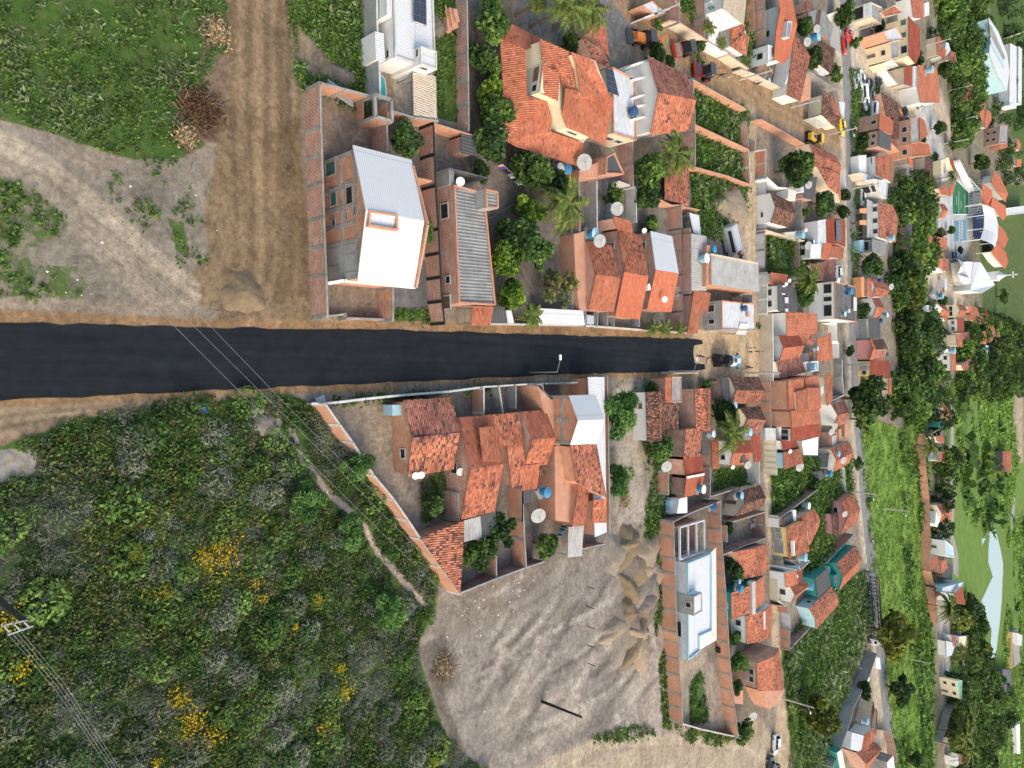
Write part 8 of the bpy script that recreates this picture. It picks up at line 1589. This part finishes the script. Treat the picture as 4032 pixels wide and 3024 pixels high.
# ------------------------------------------------------------------ VEHICLES AND MACHINES
T('T4'); finish(make_excavator(), 'orange backhoe loader on the dirt street', 'backhoe',265,235,170); finish(make_roller(True), 'red road roller with padded drum by the street wall', 'road roller',760,370,158); finish(make_roller(False), 'red road roller with smooth drum ahead of the workers', 'road roller',1010,645,174)
T('R'); finish(make_grader(), 'yellow motor grader at the street corner', 'grader',440,900,4)
T('T5'); finish(make_tanker(), 'blue-cabbed tanker truck with a silver tank blackened by tar', 'tanker truck',590,320,0,s=.92); T('X'); finish(make_carrier(), 'long burnt-looking car carrier truck beside the meadow', 'truck',2090,1560,78,s=1.0)
for s,x,y,a,c,k,lab in (('P',1800,1400,97, 'car_white', 'hatch', 'white hatchback on the dirt street at the bottom'),('P',1745,1652,100, 'car_dark', 'sedan', 'dark car cut by the bottom edge'),('R',940,670,65, 'car_yellow', 'hatch', 'bright yellow car at the dirt street corner'),('Q',1210,800,75, 'car_red', 'hatch', 'red car under the white wall canopy'),('Q',1290,630,20, 'car_red', 'sedan', 'second red car half under the clipped tree'),('Q',1395,1400,72, 'car_silver', 'hatch', 'silver car at the left of the scrap lot'),('Q',1500,1380,85, 'car_white', 'sedan', 'white car second in the scrap lot'),('Q',1575,1470,85, 'car_grey', 'sedan', 'grey car in the middle of the scrap lot'),('Q',1660,1510,80, 'car_dark', 'hatch', 'dark car at the right of the scrap lot'),('Q',1810,1470,60, 'car_dark', 'hatch', 'dark blue-black car alone by the pale street'),('R',1300,90,80, 'car_white', 'van', 'white van body at the top of the scrap column'),('R',1355,240,92, 'car_white', 'hatch', 'white car in the scrap column below the van'),('R',1470,380,100, 'car_white', 'van', 'white wrecked truck cab in the scrap lot'),('R',1450,130,85, 'car_grey', 'sedan', 'grey car beside the sprawling dark roof'),('R',2045,430,100, 'car_dark', 'sedan', 'black car by the salmon awning'),('U',1090,130,85, 'car_white', 'hatch', 'white car parked at the dark red tiled house'),('S',1290,340,90, 'car_white', 'sedan', 'white car by the glazed garage'),('G',1415,1000,0, 'car_silver', 'hatch', 'silver car nose beside the white corrugated shed'),('Z3',1075,1075,20, 'car_blue', 'hatch', 'blue-white car near the church'),('Z3',1120,700,85, 'car_white', 'van', 'white van behind the blue mural'),('Z2',480,20,60, 'car_silver', 'van', 'silver van by the pink wall at the pale street'),('H',1000,150,62, 'car_silver', 'van', 'large dusty silver van parked behind the warehouse')):
 T(s); car(lab,x,y,a,c,k,s=1.35 if 'large dusty' in lab else 1.0)
for s,x,y,a,c,lab in (('H',1120,255,30, 'redM', 'motorcycle beside the dusty van, upper'),('H',1140,285,40, 'steelD', 'motorcycle beside the dusty van, lower'),('H',1085,85,70, 'steelD', 'motorcycle in the grass above the dusty van'),('P',1830,1655,95, 'blueM', 'motorcycle at the bottom edge beside the dark car'),('S',1305,445,60, 'whiteP', 'white motorcycle by the three-window shop')): T(s); moto(lab,x,y,a,c)
# ------------------------------------------------------------------ PEOPLE (feet on the ground)
for s,x,y,f,po,sh,tr,ha,lab in (('T5',165,245,80,WORK, 'cloth_maroon', 'cloth_dark', 'cloth_red', 'worker in dark red holding the spray hose on the asphalt edge'),('T5',950,122,-90,STAND, 'cloth_pink', 'cloth_grey', 'hair', 'person in pink shirt and grey trousers by the cream street wall'),('T5',966,182,-90,STAND, 'cloth_white', 'cloth_dark', 'hair', 'person in white shirt and dark trousers beside the pink shirt'),('T5',1075,176,-90,STAND, 'cloth_orange', 'cloth_blue', 'hair', 'person in bright orange against the cream street wall'),('T5',915,420,100,WALK, 'cloth_maroon', 'cloth_dark', 'hair', 'person in maroon striding near the truck cab'),('I',880,760,60,WORK, 'cloth_orange', 'cloth_grey', 'cloth_blue', 'worker in orange bending beside the white wall'),('I',895,828,90,WALK, 'cloth_dark', 'cloth_dark', 'hair', 'person in black walking behind the smooth roller'),('I',1000,845,30,STAND, 'cloth_yellow', 'cloth_white', 'cloth_red', 'worker in yellow and white clothes by the kerb'),('I',1290,920,40,STAND, 'cloth_maroon', 'cloth_blue', 'hair', 'person standing beside the patched street wall'),('J',1150,1035,90,STAND, 'cloth_white', 'cloth_dark', 'hair', 'person in white at the foot of the earth heap'),('S',1095,800,180,WALK, 'cloth_red', 'cloth_dark', 'hair', 'person in red by the solar-panelled house'),('X',2020,880,180,WALK, 'cloth_dark', 'cloth_dark', 'hair', 'person in black walking past the car carrier ramp'),('Z4',1040,118,90,STAND, 'cloth_red', 'cloth_dark', 'hair', 'person in red in the far dirt lane')):
 T(s); person(lab,x,y,f,po,sh,tr,ha)
T('X'); o = put('bike',make_bike, 'bicycle ridden along the paved road', 'bicycle',W((2070,345)),R(-15)); person('cyclist in white and blue on the paved road',0,0,105,SITP, 'cloth_white', 'cloth_blue',pos=W((2070,345)) + Vector((-.2,0,.32)))
# ------------------------------------------------------------------ POLES, LAMPS, WIRES
for s,x,y,h,a,lp,lab in (('W0',1170,1515,6.4,8,None, 'dark utility pole with crossarm in the bare lot'),('I',1140,870,6.2,70,20, 'pale utility pole by the patched street wall'),('R',720,792,6.2,70,20, 'pale utility pole beside the yellow car'),('I',100,195,6.0,70,None, 'pale utility pole at the top of the dirt street'),('R',50,325,6.0,70,None, 'pale utility pole on the lower dirt street'),('S',1130,185,6.2,0,100, 'utility pole in front of the glazed garage'),('V',1395,165,6.2,0,None, 'thin pale pole across the paved road from the yellow front'),('W',1720,1040,6.4,0,20, 'utility pole by the pink house'),('X',340,765,6.2,90,20, 'utility pole by the three-faced red roof'),('Y',215,930,6.2,60,20, 'utility pole with lamp by the orange brick gable'),('M',560,190,6.2,90,None, 'whitewashed utility pole along the end of the asphalt'),('M',1500,192,6.2,90,None, 'grey pole by the dark corner cottage'),('Z1',600,745,7,80,None, 'tall pale pole on the far grass strip'),('Z1',980,1480,7,80,None, 'tall pale pole by the orange strip roof'),('Z2',1070,315,7,80,None, 'tall pale pole in the pale street'),('Z2',905,690,7,80,None, 'tall pale pole near the dark street tree'),('Q',1230,590,6.2,0,None, 'utility pole above the red cars'),('U',1480,1460,6.0,0,None, 'thin pole in front of the pink gabled house'),('Z8',375,90,5,90,None, 'white pole standing in the bright meadow'),('Z6',160,400,6,0,20, 'pole by the road at the edge of the meadow')):
 T(s); pole(lab,x,y,h,2.6 if 'bare lot' in lab else 1.6,a,lp,r0=.2,mat='dark' if 'dark utility' in lab else 'curb')
for s,x,y,a,lab in (('G',1088,1562,180, 'street lamp with white head over the asphalt'),('M',920,165,180, 'street lamp at the ragged end of the asphalt')):
 T(s); p = W((x,y),4.5); o = thing('street_lamp',lab, 'street lamp',(p.x,p.y,0), 'street lamps'); MB().tube([(p.x,p.y,0),(p.x,p.y,4.5)],.07,6).build('lamp_post', 'steel',o); q = p + Vector((-1.5,0,.5)); MB().bar(p,q,.05).build('lamp_arm', 'steel',o); MB().box(q + Vector((-.25,0,0)),(.65,.3,.16)).build('lamp_head', 'whiteP',o)
T('W0'); p = W((56,1344),9.0); o = thing('power_pylon', 'dark power pole with double crossarm at the left edge', 'power pole',(p.x,p.y,0)); MB().tube([(p.x,p.y,0),(p.x,p.y,9)],[.24,.17],8).build('pole_shaft', 'steelD',o)
for k,(a,b) in enumerate((((2,1352),(58,1340)),((16,1372),(72,1352)))): MB().bar(W(a,9.0),W(b,9.0),.08,.1).build('crossarm', 'steel',o)
for i in range(3): MB().bar(W((8 + i * 22,1352 - i * 4),9.1),W((20 + i * 22,1366 - i * 5),9.1),.07).build('insulator', 'curb',o)
for i,lab in enumerate(('outer', 'second', 'third', 'inner')): wire('%s of four wires running from the left edge pole to the bottom' % lab,[(14 + i * 9,1366 - i * 2,9.0),(120 + i * 6,1490 - i * 5,8.6),(262 + i * 5,1700 - i * 4,8.8)],.009, 'plasterG')
for i,lab in enumerate(('left', 'right')): wire('%s of two wires climbing from the left edge pole into the scrub' % lab,[(58 + i * 8,1345,8.8),(150 + i * 8,1215,6.5),(275 + i * 8,1040,1.5)],.006)
for lab,pts in (('leftmost long wire crossing the asphalt diagonally',[(-60,170),(0,235),(166,494),(358,686),(658,987),(823,1149),(1083,1402)]),('middle long wire crossing the asphalt diagonally',[(-60,240),(0,300),(190,505),(394,680),(658,940),(823,1107),(1066,1346)]),('rightmost long wire crossing the asphalt diagonally',[(250,520),(456,706),(658,916),(823,1078),(1000,1245)])): wire(lab,[(x,y,7.5) for x,y in pts],.010, 'steel')
# ------------------------------------------------------------------ YARD CLUTTER
T('F'); o = thing('washing_line', 'washing line of blue, black and white clothes in the mansion yard', 'washing line',W((600,510))); a,b = W((490,400),1.5),W((725,625),1.5); MB().bar(a,b,.03).build('rope', 'whiteD',o)
for i,c in enumerate(('cloth_pink', 'cloth_blue', 'cloth_dark', 'cloth_dark', 'cloth_grey', 'cloth_white', 'cloth_dark', 'cloth_cyan', 'cloth_white')): MB().bar(a.lerp(b,i / 9 + .01) - Vector((0,0,.4)),a.lerp(b,i / 9 + .1) - Vector((0,0,.4)),.05,.8).build('garment',c,o)
T('N'); o = thing('washing_line', 'washing line of blue clothes beside the grey back porch', 'washing line',W((1600,400))); a,b = W((1630,355),1.6),W((1575,470),1.6); MB().bar(a,b,.03).build('rope', 'whiteD',o)
for i,c in enumerate(('cloth_white', 'cloth_dark', 'cloth_blue', 'cloth_cyan', 'cloth_blue')): MB().bar(a.lerp(b,i / 5 + .02) - Vector((0,0,.4)),a.lerp(b,i / 5 + .18) - Vector((0,0,.4)),.05,.8).build('garment',c,o)
T('F'); tank('sky blue ground tank under the mansion eave, right of the pair',1180,460,.6,1.7, 'tankL', 'tankB'); tank('grey-white ground tank under the mansion eave, left of the pair',1100,455,.6,1.6, 'tankL', 'dish'); dish('big mesh dish at the lower mansion corner',1375,385,3.0,2.4); dish('mesh dish by the green citrus tree',1732,892,1.6,2.2); dish('mesh dish on the rear slope of the gabled row house',1545,1240,2.8,2.0); tank('blue tank with pale lid at the end of the grey alley',1475,1165,2.4,1.7, 'tankB'); dish('white round dish on a pole by the grey corrugated roof',32,595,3.6,1.1,False); dish('small white dish by the brick tank of the row houses',2035,1128,2.6,.9,False)
T('H'); tank('white and blue tank on the stepped grey roof',755,325,3.2,1.8, 'tankL', 'whiteP'); tank('grey-blue tank in the brick end of the warehouse',848,228,3.6,1.4, 'tankB', 'tankB')
T('W0'); o = thing('barrel', 'green barrel lying in the scrub near the pale heap', 'barrel',W((435,871))); MB().lathe([(.3,0),(.32,.4),(.3,.9)],14,W((437,871),.32),Vector((1,.2,0))).build('drum', 'tankN',o); T('N')
for i,(x,y,lab) in enumerate(((1825,918, 'uppermost'),(1818,1088, 'second'),(1820,1260, 'third'),(1822,1425, 'fourth'),(1830,1585, 'fifth'))): p = W((x - 28,y - 10)); tag(MB().tube([(p.x,p.y,0),(p.x + .05,p.y,1.3)],.08,6).build('fence_post', 'wood'), '%s of the thin dark posts crossing the bare lot' % lab, 'post', 'fence posts in the bare lot')
